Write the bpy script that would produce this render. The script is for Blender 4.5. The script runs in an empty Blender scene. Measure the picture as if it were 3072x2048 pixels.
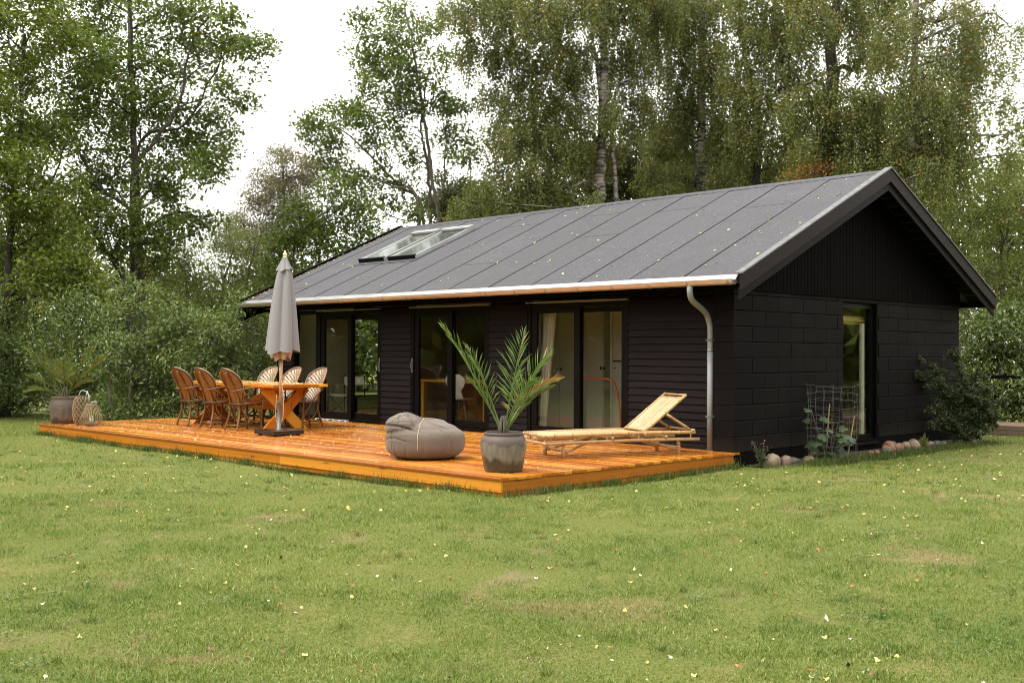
import bpy, bmesh, math, random
import numpy as np
from mathutils import Vector, Matrix
R = math.radians
SC = bpy.context.scene
COL = SC.collection

# ------------------------------------------------------------------ camera
cam_data = bpy.data.cameras.new('camera')
cam = bpy.data.objects.new('camera', cam_data)
COL.objects.link(cam)
CAM = Vector((7.8389, -11.8519, 1.2539))
cr = Vector((0.70986786, 0.70432307, 0.00407882))
cu = Vector((0.00365817, -0.0094778, 0.99994839))
cf = Vector((-0.70432538, 0.7098163, 0.00930452))
cam.matrix_world = Matrix(((cr.x, cu.x, -cf.x, CAM.x), (cr.y, cu.y, -cf.y, CAM.y), (cr.z, cu.z, -cf.z, CAM.z), (0, 0, 0, 1)))
cam_data.sensor_width = 36.0
cam_data.lens = 39.025
cam_data.clip_start = 0.05
cam_data.clip_end = 2000
SC.camera = cam

# ------------------------------------------------------------------ overcast sky
SUN_EL, SUN_AZ = 58.0, 200.0        # azimuth clockwise from +Y
world = bpy.data.worlds.new('World')
SC.world = world
world.use_nodes = True
wn, wl = world.node_tree.nodes, world.node_tree.links
wn.clear()
w_out = wn.new('ShaderNodeOutputWorld')
w_bg = wn.new('ShaderNodeBackground')
w_bg.inputs['Strength'].default_value = 0.10
w_sky = wn.new('ShaderNodeTexSky')
w_sky.sky_type = 'NISHITA'
w_sky.sun_disc = False
w_sky.sun_elevation = R(SUN_EL)
w_sky.sun_rotation = R(SUN_AZ)
w_sky.air_density = 1.0
w_sky.dust_density = 4.0
w_hs = wn.new('ShaderNodeHueSaturation')
w_hs.inputs['Saturation'].default_value = 0.12
w_mix = wn.new('ShaderNodeMixRGB')
w_mix.inputs['Fac'].default_value = 0.86
w_mix.inputs['Color2'].default_value = (12.0, 11.8, 11.3, 1)     # thick even cloud
wl.new(w_sky.outputs['Color'], w_hs.inputs['Color'])
wl.new(w_hs.outputs['Color'], w_mix.inputs['Color1'])
wl.new(w_mix.outputs['Color'], w_bg.inputs['Color'])
wl.new(w_bg.outputs['Background'], w_out.inputs['Surface'])

sun_data = bpy.data.lights.new('sun', 'SUN')
sun_data.energy = 1.5
sun_data.angle = R(30)
sun_data.color = (1.0, 0.94, 0.84)
sun = bpy.data.objects.new('sun', sun_data)
COL.objects.link(sun)
sd = Vector((math.sin(R(SUN_AZ)) * math.cos(R(SUN_EL)), math.cos(R(SUN_AZ)) * math.cos(R(SUN_EL)), math.sin(R(SUN_EL))))
sun.rotation_euler = (-sd).to_track_quat('-Z', 'Y').to_euler()
sun.location = sd * 40

SC.view_settings.view_transform = 'Standard'
SC.view_settings.look = 'None'
SC.view_settings.exposure = 1.22
SC.view_settings.gamma = 1.0
SC.view_settings.use_curve_mapping = False
SC.render.engine = 'CYCLES'
SC.cycles.use_denoising = True
SC.cycles.filter_width = 1.0
SC.cycles.max_bounces = 8
SC.cycles.transparent_max_bounces = 16
SC.cycles.sample_clamp_indirect = 6

# ------------------------------------------------------------------ helpers
random.seed(7)
RNG = np.random.default_rng(11)
GROUND = -0.2


class MB:
    """collects shapes, builds them as one mesh object"""
    def __init__(s):
        s.v, s.f, s.m = [], [], []

    def add(s, vs, fs, mi=0):
        o = len(s.v)
        s.v += [tuple(p) for p in vs]
        s.f += [tuple(i + o for i in f) for f in fs]
        s.m += [mi] * len(fs)
        return s

    def box(s, x0, x1, y0, y1, z0, z1, mi=0):
        return s.add([(x0, y0, z0), (x1, y0, z0), (x1, y1, z0), (x0, y1, z0), (x0, y0, z1), (x1, y0, z1), (x1, y1, z1), (x0, y1, z1)],
                     [(0, 3, 2, 1), (4, 5, 6, 7), (0, 1, 5, 4), (1, 2, 6, 5), (2, 3, 7, 6), (3, 0, 4, 7)], mi)

    def obox(s, c, ax, ay, az, mi=0):
        c, ax, ay, az = Vector(c), Vector(ax), Vector(ay), Vector(az)
        P = [c + ax * i + ay * j + az * k for k in (-1, 1) for i, j in ((-1, -1), (1, -1), (1, 1), (-1, 1))]
        return s.add(P, [(0, 3, 2, 1), (4, 5, 6, 7), (0, 1, 5, 4), (1, 2, 6, 5), (2, 3, 7, 6), (3, 0, 4, 7)], mi)

    def bar(s, a, b, w, h, up=(0, 0, 1), mi=0):
        a, b = Vector(a), Vector(b)
        d = (b - a)
        t = d.normalized()
        side = t.cross(Vector(up)).normalized()
        u = side.cross(t).normalized()
        return s.obox((a + b) / 2, d / 2, side * w / 2, u * h / 2, mi)

    def prism(s, prof, a, b, fx, mi=0):
        """2-D profile extruded from a to b; fx(p, t) gives the 3-D point"""
        n = len(prof)
        vs = [fx(p, a) for p in prof] + [fx(p, b) for p in prof]
        fs = [tuple(range(n - 1, -1, -1)), tuple(range(n, 2 * n))]
        fs += [(i, (i + 1) % n, n + (i + 1) % n, n + i) for i in range(n)]
        return s.add(vs, fs, mi)

    def tube(s, pts, rad, n=8, mi=0, caps=True, mis=None):
        pts = [Vector(p) for p in pts]
        if not hasattr(rad, '__len__'):
            rad = [rad] * len(pts)
        ref = None
        rings = []
        for i, p in enumerate(pts):
            t = (pts[min(i + 1, len(pts) - 1)] - pts[max(i - 1, 0)]).normalized()
            if ref is None:
                ref = t.orthogonal().normalized()
            ref = (ref - t * ref.dot(t))
            ref = ref.normalized() if ref.length > 1e-6 else t.orthogonal().normalized()
            bi = t.cross(ref)
            rings.append([p + (ref * math.cos(2 * math.pi * k / n) + bi * math.sin(2 * math.pi * k / n)) * rad[i] for k in range(n)])
        o = len(s.v)
        for r in rings:
            s.v += [tuple(q) for q in r]
        for i in range(len(rings) - 1):
            for k in range(n):
                k2 = (k + 1) % n
                s.f.append((o + i * n + k, o + i * n + k2, o + (i + 1) * n + k2, o + (i + 1) * n + k))
                s.m.append(mis[i] if mis else mi)
        if caps:
            s.f.append(tuple(o + k for k in range(n - 1, -1, -1))); s.m.append(mi)
            e = o + (len(rings) - 1) * n
            s.f.append(tuple(e + k for k in range(n))); s.m.append(mi)
        return s

    def lathe(s, prof, n=32, c=(0, 0, 0), mi=0, mis=None):
        o = len(s.v)
        for r, z in prof:
            for k in range(n):
                a = 2 * math.pi * k / n
                s.v.append((c[0] + r * math.cos(a), c[1] + r * math.sin(a), c[2] + z))
        for i in range(len(prof) - 1):
            for k in range(n):
                k2 = (k + 1) % n
                s.f.append((o + i * n + k, o + i * n + k2, o + (i + 1) * n + k2, o + (i + 1) * n + k))
                s.m.append(mis[i] if mis else mi)
        s.f.append(tuple(o + k for k in range(n - 1, -1, -1))); s.m.append(mi)
        e = o + (len(prof) - 1) * n
        s.f.append(tuple(e + k for k in range(n))); s.m.append(mi)
        return s

    def mesh(s, name, mats, smooth=False):
        me = bpy.data.meshes.new(name)
        me.from_pydata(s.v, [], s.f)
        mats = mats if isinstance(mats, (list, tuple)) else [mats]
        for m in mats:
            me.materials.append(m)
        if len(mats) > 1:
            me.polygons.foreach_set('material_index', s.m)
        if smooth:
            me.polygons.foreach_set('use_smooth', [True] * len(me.polygons))
        me.update()
        return me

    def build(s, name, mats, parent=None, smooth=False, **kw):
        return link(name, s.mesh(name, mats, smooth), parent, **kw)


def link(name, data, parent=None, loc=None, rot=None, label=None, cat=None, group=None, kind=None):
    o = bpy.data.objects.new(name, data)
    COL.objects.link(o)
    if parent is not None:
        o.parent = parent
    if loc is not None:
        o.location = loc
    if rot is not None:
        o.rotation_euler = rot
    if label: o['label'] = label
    if cat: o['category'] = cat
    if group: o['group'] = group
    if kind: o['kind'] = kind
    return o


def thing(name, label, cat, loc=(0, 0, 0), rz=0.0, group=None):
    return link(name, None, None, loc, (0, 0, rz), label, cat, group)


def copy_tree(o, parent=None):
    c = o.copy()
    COL.objects.link(c)
    c.parent = parent
    for ch in o.children:
        copy_tree(ch, c)
    return c


def smooth_by_angle(me, ang=40):
    me.polygons.foreach_set('use_smooth', [True] * len(me.polygons))
    try:
        me.set_sharp_from_angle(angle=R(ang))
    except Exception:
        pass


def spline(pts, n=8):
    """Catmull-Rom through the points"""
    P = [np.array(p, float) for p in pts]
    P = [2 * P[0] - P[1]] + P + [2 * P[-1] - P[-2]]
    out = []
    for i in range(1, len(P) - 2):
        for k in range(n):
            t = k / n
            a, b, c, d = P[i - 1], P[i], P[i + 1], P[i + 2]
            out.append(0.5 * ((2 * b) + (-a + c) * t + (2 * a - 5 * b + 4 * c - d) * t * t + (-a + 3 * b - 3 * c + d) * t ** 3))
    out.append(P[-2])
    return out


def np_mesh(name, V, F, mats):
    """fast mesh from numpy: F is (n,3) or (n,4)"""
    me = bpy.data.meshes.new(name)
    nv, nf, k = len(V), len(F), F.shape[1]
    me.vertices.add(nv)
    me.vertices.foreach_set('co', np.ascontiguousarray(V, dtype=np.float32).ravel())
    me.loops.add(nf * k)
    me.loops.foreach_set('vertex_index', np.ascontiguousarray(F, dtype=np.int32).ravel())
    me.polygons.add(nf)
    me.polygons.foreach_set('loop_start', np.arange(0, nf * k, k, dtype=np.int32))
    me.polygons.foreach_set('loop_total', np.full(nf, k, dtype=np.int32))
    for m in (mats if isinstance(mats, (list, tuple)) else [mats]):
        me.materials.append(m)
    me.update(calc_edges=True)
    return me


# ------------------------------------------------------------------ materials
class NT:
    def __init__(s, name):
        s.mat = bpy.data.materials.new(name)
        s.mat.use_nodes = True
        s.n, s.l = s.mat.node_tree.nodes, s.mat.node_tree.links
        s.bsdf = s.n['Principled BSDF']
        s.out = s.n['Material Output']

    def new(s, t, **kw):
        x = s.n.new(t)
        for k, v in kw.items():
            if hasattr(x, k):
                setattr(x, k, v)
            else:
                x.inputs[k].default_value = v
        return x

    def lk(s, a, b):
        s.l.new(a, b)

    def coord(s, kind='Object', scale=(1, 1, 1), rot=(0, 0, 0)):
        if kind == 'World':
            src = s.new('ShaderNodeNewGeometry').outputs['Position']
        else:
            src = s.new('ShaderNodeTexCoord').outputs[kind]
        m = s.new('ShaderNodeMapping')
        m.inputs['Scale'].default_value = scale
        m.inputs['Rotation'].default_value = rot
        s.lk(src, m.inputs['Vector'])
        return m.outputs['Vector']

    def noise(s, vec, scale=5, detail=4, rough=0.55, dist=0.0):
        x = s.new('ShaderNodeTexNoise')
        x.inputs['Scale'].default_value = scale
        x.inputs['Detail'].default_value = detail
        x.inputs['Roughness'].default_value = rough
        x.inputs['Distortion'].default_value = dist
        s.lk(vec, x.inputs['Vector'])
        return x.outputs['Fac']

    def ramp(s, fac, stops):
        x = s.new('ShaderNodeValToRGB')
        e = x.color_ramp.elements
        while len(e) < len(stops):
            e.new(0.5)
        for i, (p, c) in enumerate(stops):
            e[i].position = p
            e[i].color = (c, c, c, 1) if not hasattr(c, '__len__') else (*c, 1)
        s.lk(fac, x.inputs['Fac'])
        return x.outputs['Color']

    def mix(s, fac, a, b, mode='MIX'):
        x = s.new('ShaderNodeMixRGB', blend_type=mode)
        for i, q in (('Fac', fac), ('Color1', a), ('Color2', b)):
            if isinstance(q, (int, float)):
                x.inputs[i].default_value = q if i == 'Fac' else (q, q, q, 1)
            elif isinstance(q, tuple):
                x.inputs[i].default_value = (*q, 1)
            else:
                s.lk(q, x.inputs[i])
        return x.outputs['Color']

    def math(s, op, a, b=0.0, clamp=False):
        x = s.new('ShaderNodeMath', operation=op, use_clamp=clamp)
        for i, q in ((0, a), (1, b)):
            if isinstance(q, (int, float)):
                x.inputs[i].default_value = q
            else:
                s.lk(q, x.inputs[i])
        return x.outputs[0]

    def bump(s, h, strength=0.3, dist=0.01, normal=None):
        x = s.new('ShaderNodeBump')
        x.inputs['Strength'].default_value = strength
        x.inputs['Distance'].default_value = dist
        s.lk(h, x.inputs['Height'])
        if normal is not None:
            s.lk(normal, x.inputs['Normal'])
        return x.outputs['Normal']

    def set(s, **kw):
        names = {'color': 'Base Color', 'rough': 'Roughness', 'normal': 'Normal', 'metal': 'Metallic', 'spec': 'Specular IOR Level', 'coat': 'Coat Weight', 'coatr': 'Coat Roughness', 'sheen': 'Sheen Weight'}
        for k, v in kw.items():
            i = s.bsdf.inputs[names[k]]
            if isinstance(v, (int, float)):
                i.default_value = v
            elif isinstance(v, tuple):
                i.default_value = (*v, 1)
            else:
                s.lk(v, i)
        return s.mat


def objrand(t):
    return t.new('ShaderNodeObjectInfo').outputs['Random']


def m_paint_wood(name, c, axis='x', rough=0.5, grain=0.35, spec=0.1):
    """dark painted sawn timber"""
    t = NT(name)
    sc = {'x': (1.5, 40, 40), 'y': (40, 1.5, 40), 'z': (40, 40, 1.5)}[axis]
    g = t.noise(t.coord('World', sc), 1.0, 6, 0.65)
    b = t.noise(t.coord('World'), 2.3, 4)
    col = t.mix(t.math('MULTIPLY', objrand(t), 0.6), c, tuple(x * 0.62 for x in c))
    col = t.mix(t.ramp(g, [(0.35, 0.0), (0.75, 0.55)]), col, tuple(min(1, x * 1.9 + 0.004) for x in c))
    col = t.mix(t.ramp(b, [(0.5, 0.0), (0.8, 0.35)]), col, tuple(x * 0.6 for x in c))
    return t.set(color=col, rough=t.math('ADD', t.math('MULTIPLY', g, 0.25), rough - 0.12), normal=t.bump(g, grain, 0.004), spec=spec)


def m_plain(name, c, rough=0.5, metal=0.0, noise=0.15, scale=8, spec=0.5, bump=0.0):
    t = NT(name)
    n = t.noise(t.coord('World'), scale, 5)
    col = t.mix(t.ramp(n, [(0.3, 0.0), (0.75, 1.0)]), tuple(x * (1 - noise) for x in c), tuple(min(1, x * (1 + noise)) for x in c))
    kw = {}
    if bump:
        kw['normal'] = t.bump(t.noise(t.coord('World'), scale * 12, 3), bump, 0.003)
    return t.set(color=col, rough=rough, metal=metal, spec=spec, **kw)


def m_block():
    t = NT('block_paint')
    f = t.noise(t.coord('World'), 130, 5, 0.7)
    p = t.new('ShaderNodeTexVoronoi')
    p.inputs['Scale'].default_value = 55
    t.lk(t.coord('World'), p.inputs['Vector'])
    pits = t.ramp(p.outputs['Distance'], [(0.02, 0.0), (0.16, 1.0)])
    big = t.noise(t.coord('World'), 1.4, 5)
    c = (0.0042, 0.0030, 0.0032)
    col = t.mix(t.math('MULTIPLY', objrand(t), 0.7), c, (0.0060, 0.0043, 0.0045))
    col = t.mix(t.ramp(big, [(0.45, 0.0), (0.72, 0.8)]), col, (0.0085, 0.0074, 0.0070))
    sp = t.new('ShaderNodeSeparateXYZ')
    t.lk(t.coord('World'), sp.inputs[0])
    sn = t.math('ADD', sp.outputs['Z'], t.math('MULTIPLY', t.noise(t.coord('World'), 9, 5, .7), -.55))
    col = t.mix(t.ramp(t.math('ADD', sn, .5), [(.12, .55), (.46, 0.0)]), col, (0.030, 0.022, 0.016))
    chips = t.noise(t.coord('World'), 31, 4, .7)
    col = t.mix(t.ramp(chips, [(.70, 0.0), (.76, .5)]), col, (0.05, 0.045, 0.042))
    h = t.math('ADD', t.math('MULTIPLY', f, 0.6), t.math('MULTIPLY', pits, 0.5))
    return t.set(color=col, rough=0.72, spec=0.09, normal=t.bump(h, 0.6, 0.006))


def m_felt():
    t = NT('roofing_felt')
    f = t.noise(t.coord('World'), 46, 2, 0.9)
    m = t.noise(t.coord('World'), 22, 4, 0.7)
    b = t.noise(t.coord('World'), 0.9, 6)
    st = t.noise(t.coord('World', (6, 0.7, 0.7)), 1.0, 4)
    col = t.ramp(f, [(0.32, (0.018, 0.018, 0.0208)), (0.5, (0.048, 0.0475, 0.0555)), (0.66, (0.135, 0.133, 0.150))])
    col = t.mix(t.ramp(m, [(0.4, 0.0), (0.7, 0.4)]), col, (0.036, 0.0352, 0.042))
    col = t.mix(t.ramp(b, [(0.42, 0.0), (0.68, 0.55)]), col, (0.074, 0.072, 0.080))
    col = t.mix(t.math('MULTIPLY', objrand(t), 0.3), col, (0.05, 0.047, 0.049))
    col = t.mix(t.ramp(st, [(0.55, 0.0), (0.8, 0.3)]), col, (0.04, 0.038, 0.038))
    return t.set(color=col, rough=t.ramp(b, [(0.3, 0.55), (0.7, 0.75)]), spec=0.3, normal=t.bump(f, 0.5, 0.004))


def m_deck(name='deck_wood', axis='x', wet=True, grooves=True, tint=(1, 1, 1)):
    t = NT(name)
    sc = {'x': (.45, 30, 30), 'y': (30, .45, 30), 'z': (30, 30, .45)}[axis]
    v = t.coord('World', sc)
    g = t.noise(v, 1.0, 6, 0.62, 0.6)
    b = t.noise(t.coord('World', (0.7, 2.4, 2.4)), 1.3, 4)
    k = t.new('ShaderNodeTexVoronoi')
    k.inputs['Scale'].default_value = 1.0
    ks = {'x': (1.6, 8, 8), 'y': (8, 1.6, 8), 'z': (8, 8, 1.6)}[axis]
    t.lk(t.coord('World', ks), k.inputs['Vector'])
    knots = t.ramp(k.outputs['Distance'], [(0.05, 1.0), (0.15, 0.0)])
    T = lambda c: tuple(a * q for a, q in zip(c, tint))
    col = t.ramp(g, [(0.28, T((0.36, 0.092, 0.005))), (0.5, T((0.51, 0.152, 0.008))), (0.72, T((0.60, 0.215, 0.014)))])
    rr_ = t.math('MULTIPLY', objrand(t), 0.95)
    col = t.mix(t.ramp(rr_, [(0.3, 0.0), (0.95, 0.65)]), col, T((0.26, 0.062, 0.004)))  # random board tone, widened to paint in uneven wet reflections
    col = t.mix(t.ramp(rr_, [(0.0, 0.9), (0.4, 0.0)]), col, T((0.70, 0.32, 0.04)))
    col = t.mix(t.ramp(b, [(0.5, 0.0), (0.85, 0.3)]), col, T((0.54, 0.17, 0.014)))
    col = t.mix(t.math('MULTIPLY', knots, 0.75), col, T((0.12, 0.028, 0.006)))
    h = t.math('MULTIPLY', g, 0.4)
    kw = {}
    if grooves:
        wv = t.new('ShaderNodeTexWave', wave_type='BANDS', bands_direction='Y', wave_profile='SIN')
        wv.inputs['Scale'].default_value = 19.0
        t.lk(t.coord('Object'), wv.inputs['Vector'])
        col = t.mix(t.ramp(wv.outputs['Fac'], [(0.0, 0.45), (0.3, 0.0)]), col, T((0.17, 0.034, 0.004)))
        h = t.math('ADD', h, t.math('MULTIPLY', wv.outputs['Fac'], 0.8))
    if wet:
        w = t.noise(t.coord('World'), 2.1, 5)
        rough = t.ramp(w, [(0.35, 0.16), (0.62, 0.34)])
        kw = dict(coat=0.25, coatr=0.12)
    else:
        rough = 0.42
    return t.set(color=col, rough=rough, normal=t.bump(h, 0.35, 0.004), spec=0.5, **kw)


def m_leaf(name, stops, spots=None, rough=0.42, trans=0.32, scale=0.7):
    """leaf colours vary leaf by leaf and clump by clump"""
    t = NT(name)
    ri = t.new('ShaderNodeNewGeometry').outputs['Random Per Island']
    cl = t.noise(t.coord('World'), scale, 3)
    f = t.math('ADD', t.math('MULTIPLY', ri, 0.55), t.math('MULTIPLY', cl, 0.5), True)
    col = t.ramp(f, stops)
    if spots:
        thr, c2, c3 = spots
        patch = t.noise(t.coord('World'), 0.9, 2)
        rr = t.math('FRACT', t.math('MULTIPLY', ri, 37.7))
        lim = t.math('ADD', t.math('MULTIPLY', t.ramp(patch, [(0.5, 0.0), (0.72, 1.0)]), thr * 4), thr)
        sel = t.math('LESS_THAN', rr, lim)
        c23 = t.mix(t.math('FRACT', t.math('MULTIPLY', ri, 91.3)), c2, c3)
        col = t.mix(sel, col, c23)
    b = t.bsdf
    t.lk(col, b.inputs['Base Color'])
    b.inputs['Roughness'].default_value = rough
    b.inputs['Specular IOR Level'].default_value = 0.45
    tr = t.new('ShaderNodeBsdfTranslucent')
    t.lk(t.mix(1.0, col, (1.25, 1.3, 0.7), 'MULTIPLY'), tr.inputs['Color'])
    mx = t.new('ShaderNodeMixShader')
    mx.inputs['Fac'].default_value = trans
    t.lk(b.outputs[0], mx.inputs[1])
    t.lk(tr.outputs[0], mx.inputs[2])
    t.lk(mx.outputs[0], t.out.inputs['Surface'])
    return t.mat


def m_glass(name='glass', tint=(0.92, 0.95, 0.93), base=0.05):
    t = NT(name)
    lw = t.new('ShaderNodeLayerWeight')
    lw.inputs['Blend'].default_value = 0.5
    p5 = t.math('POWER', lw.outputs['Facing'], 5.0)
    f = t.math('ADD', t.math('MULTIPLY', p5, 1 - base), base, True)
    tr = t.new('ShaderNodeBsdfTransparent')
    tr.inputs['Color'].default_value = (*tint, 1)
    gl = t.new('ShaderNodeBsdfGlossy')
    gl.inputs['Roughness'].default_value = 0.015
    w = t.noise(t.coord('World'), 1.3, 2)
    t.lk(t.bump(w, 0.05, 0.02), gl.inputs['Normal'])
    mx = t.new('ShaderNodeMixShader')
    t.lk(f, mx.inputs['Fac'])
    t.lk(tr.outputs[0], mx.inputs[1])
    t.lk(gl.outputs[0], mx.inputs[2])
    t.lk(mx.outputs[0], t.out.inputs['Surface'])
    t.n.remove(t.bsdf)
    return t.mat


def m_bark(name, c1, c2, birch=False):
    t = NT(name)
    if birch:
        n = t.noise(t.coord('World', (1.2, 1.2, 5)), 2.4, 5, 0.6, 0.4)
        big = t.noise(t.coord('World'), 1.1, 3)
        f = t.math('ADD', t.math('MULTIPLY', n, 0.7), t.math('MULTIPLY', big, 0.4))
        col = t.ramp(f, [(0.44, c1), (0.52, tuple(x * 0.8 for x in c1)), (0.60, c2)])
        return t.set(color=col, rough=0.8, normal=t.bump(n, 0.5, 0.02))
    n = t.noise(t.coord('World', (9, 9, 1.6)), 2.0, 6, 0.65, 0.5)
    col = t.ramp(n, [(0.3, c2), (0.7, c1)])
    return t.set(color=col, rough=0.85, normal=t.bump(n, 0.8, 0.02))


def m_bamboo(name, c1, c2):
    t = NT(name)
    n = t.noise(t.coord('World'), 9, 4)
    f = t.noise(t.coord('World'), 60, 3)
    col = t.mix(t.ramp(n, [(0.35, 0.0), (0.7, 1.0)]), c1, c2)
    col = t.mix(t.ramp(f, [(0.6, 0.0), (0.8, 0.35)]), col, tuple(x * 0.45 for x in c1))
    col = t.mix(t.math('MULTIPLY', objrand(t), 0.7), col, tuple(x * 0.6 for x in c1))
    return t.set(color=col, rough=0.34, spec=0.5, normal=t.bump(f, 0.12, 0.003))


M = {}
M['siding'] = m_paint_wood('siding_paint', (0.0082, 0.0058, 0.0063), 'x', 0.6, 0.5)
M['block'] = m_block()
M['mortar'] = m_plain('mortar_paint', (0.0036, 0.0028, 0.0029), 0.8, spec=.06, bump=0.3)
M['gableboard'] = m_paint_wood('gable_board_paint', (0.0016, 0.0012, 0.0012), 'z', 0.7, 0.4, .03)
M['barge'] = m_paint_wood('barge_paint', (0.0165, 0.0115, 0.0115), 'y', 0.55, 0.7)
M['barge_shaded'] = m_paint_wood('barge_shaded_paint', (0.0085, 0.0060, 0.0062), 'y', 0.6, 0.7)  # lower board: shadow of the step above put into a darker colour
M['bargecap'] = m_plain('barge_cap_felt', (0.115, 0.113, 0.115), 0.5, noise=0.4, scale=14, bump=0.3)
M['black'] = m_plain('black_frame_paint', (0.0018, 0.0017, 0.0017), 0.45, noise=0.2, spec=.15)
M['blacktrim'] = m_plain('black_timber', (0.0018, 0.0015, 0.0015), 0.7, noise=0.25, spec=.06)
M['felt'] = m_felt()
M['felt_dark'] = m_plain('felt_lap', (0.012, 0.012, 0.013), 0.7)
M['zinc'] = m_plain('zinc', (0.56, 0.54, 0.52), 0.36, 0.75, noise=0.12, scale=5)
M['zinc_dull'] = m_plain('zinc_dull', (0.36, 0.36, 0.36), 0.42, 0.6, noise=0.18, scale=4)
M['greypipe'] = m_plain('grey_pipe', (0.25, 0.258, 0.255), 0.42, 0.0, noise=0.12, scale=3)
M['steel'] = m_plain('steel', (0.15, 0.15, 0.145), 0.45, 0.25, noise=0.12)
M['glass'] = m_glass()
M['skyglass'] = m_plain('skylight_glass', (0.50, 0.55, 0.53), 0.10, 0.95, noise=.2, scale=3)
M['intwall'] = m_plain('interior_wall', (0.36, 0.30, 0.23), 0.7, noise=0.05)
M['intfloor'] = m_deck('interior_floor', 'x', False, False, (0.6, 1.1, 4))
M['white'] = m_plain('white_lacquer', (0.50, 0.44, 0.36), 0.45, noise=0.04)
M['whiteplastic'] = m_plain('white_plastic', (0.62, 0.62, 0.60), 0.4, noise=0.08)
M['deck'] = m_deck('deck_wood', 'x', True, True)
M['fascia_x'] = m_deck('deck_fascia_front', 'x', False, False, (1.08, 1.22, 1.4))
M['fascia_y'] = m_deck('deck_fascia_side', 'y', False, False, (1.08, 1.22, 1.4))
M['table_x'] = m_deck('table_top_wood', 'x', True, False, (1.2, 1.4, 1.4))
M['table_l'] = m_deck('table_leg_wood', 'z', False, False, (1.15, 1.3, 1.5))
M['rattan'] = m_bamboo('rattan_brown', (0.25, 0.108, 0.028), (0.14, 0.055, 0.014))
M['rattan_dk'] = m_bamboo('rattan_dark', (0.075, 0.03, 0.012), (0.045, 0.019, 0.009))
M['weave_l'] = m_bamboo('weave_light', (0.40, 0.28, 0.155), (0.29, 0.19, 0.095))
M['weave_d'] = m_bamboo('weave_dark', (0.17, 0.095, 0.04), (0.11, 0.06, 0.026))
M['weave_rim'] = m_bamboo('weave_rim', (0.36, 0.27, 0.18), (0.24, 0.17, 0.11))
M['bamboo'] = m_bamboo('bamboo', (0.50, 0.33, 0.155), (0.38, 0.225, 0.09))
M['bamboo_node'] = m_bamboo('bamboo_node', (0.24, 0.11, 0.035), (0.15, 0.06, 0.02))
M['bamboo_slat'] = m_bamboo('bamboo_slat', (0.58, 0.42, 0.225), (0.48, 0.32, 0.15))
M['lantern'] = m_bamboo('lantern_cane', (0.36, 0.26, 0.145), (0.26, 0.175, 0.09))
M['lantern_dk'] = m_plain('lantern_metal', (0.10, 0.085, 0.07), 0.5)
M['candle'] = m_plain('candle_wax', (0.72, 0.69, 0.62), 0.4)
M['rope'] = m_plain('pale_rope', (0.60, 0.60, 0.60), 0.7)
M['granite'] = m_plain('black_granite', (0.022, 0.02, 0.022), 0.18, noise=0.6, scale=90)
M['palewood'] = m_bamboo('pale_pole_wood', (0.66, 0.40, 0.19), (0.56, 0.32, 0.14))
M['cream'] = m_plain('cream_paint', (0.62, 0.56, 0.30), 0.35)
M['soil'] = m_plain('soil', (0.045, 0.032, 0.022), 0.9, noise=0.5, scale=30, bump=0.6)
M['wire'] = m_plain('galvanised_wire', (0.115, 0.098, 0.092), 0.6, 0.1)
M['curtain'] = m_plain('curtain_cloth', (0.60, 0.54, 0.43), 0.8, noise=0.05)
M['rosebud'] = m_plain('rose_bud', (0.26, 0.07, 0.06), 0.6)
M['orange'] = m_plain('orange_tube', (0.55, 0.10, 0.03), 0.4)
M['canvas'] = m_plain('canvas', (0.50, 0.46, 0.40), 0.8)
M['blind'] = m_plain('bamboo_blind', (0.40, 0.27, 0.07), 0.6, noise=0.4, scale=40)
M['weathered'] = m_paint_wood('weathered_timber', (0.16, 0.115, 0.08), 'y', 0.8, 0.5)
M['bark_oak'] = m_bark('bark_oak', (0.075, 0.06, 0.045), (0.022, 0.018, 0.014))
M['bark_thin'] = m_bark('bark_thin', (0.14, 0.115, 0.085), (0.06, 0.05, 0.036))
M['bark_birch'] = m_bark('bark_birch', (0.24, 0.21, 0.17), (0.028, 0.022, 0.018), True)
M['bark_dark'] = m_bark('bark_dark', (0.05, 0.038, 0.028), (0.012, 0.010, 0.008))
M['twig'] = m_plain('twig', (0.045, 0.034, 0.024), 0.8)


def m_fabric(name, c, c2, wr=0.35, scale=5):
    t = NT(name)
    fine = t.noise(t.coord('World', (1, 1, 3)), 170, 3)
    w = t.noise(t.coord('Object', (1, 1, 1)), scale, 5, 0.5, 0.8)
    col = t.mix(t.ramp(fine, [(0.3, 0.0), (0.7, 1.0)]), c, c2)
    h = t.math('ADD', t.math('MULTIPLY', fine, 0.12), w)
    return t.set(color=col, rough=0.85, spec=0.25, sheen=0.15, normal=t.bump(h, wr, 0.03))


M['parasol'] = m_fabric('parasol_cloth', (0.195, 0.192, 0.198), (0.24, 0.236, 0.243), 0.12, 9)
M['parasol_in'] = m_fabric('parasol_lining', (0.36, 0.24, 0.16), (0.44, 0.30, 0.21), 0.2, 9)
M['beanbag'] = m_fabric('beanbag_cloth', (0.118, 0.094, 0.076), (0.160, 0.130, 0.107), 0.36, 6)
M['piping'] = m_plain('piping', (0.42, 0.34, 0.24), 0.8)


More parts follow.
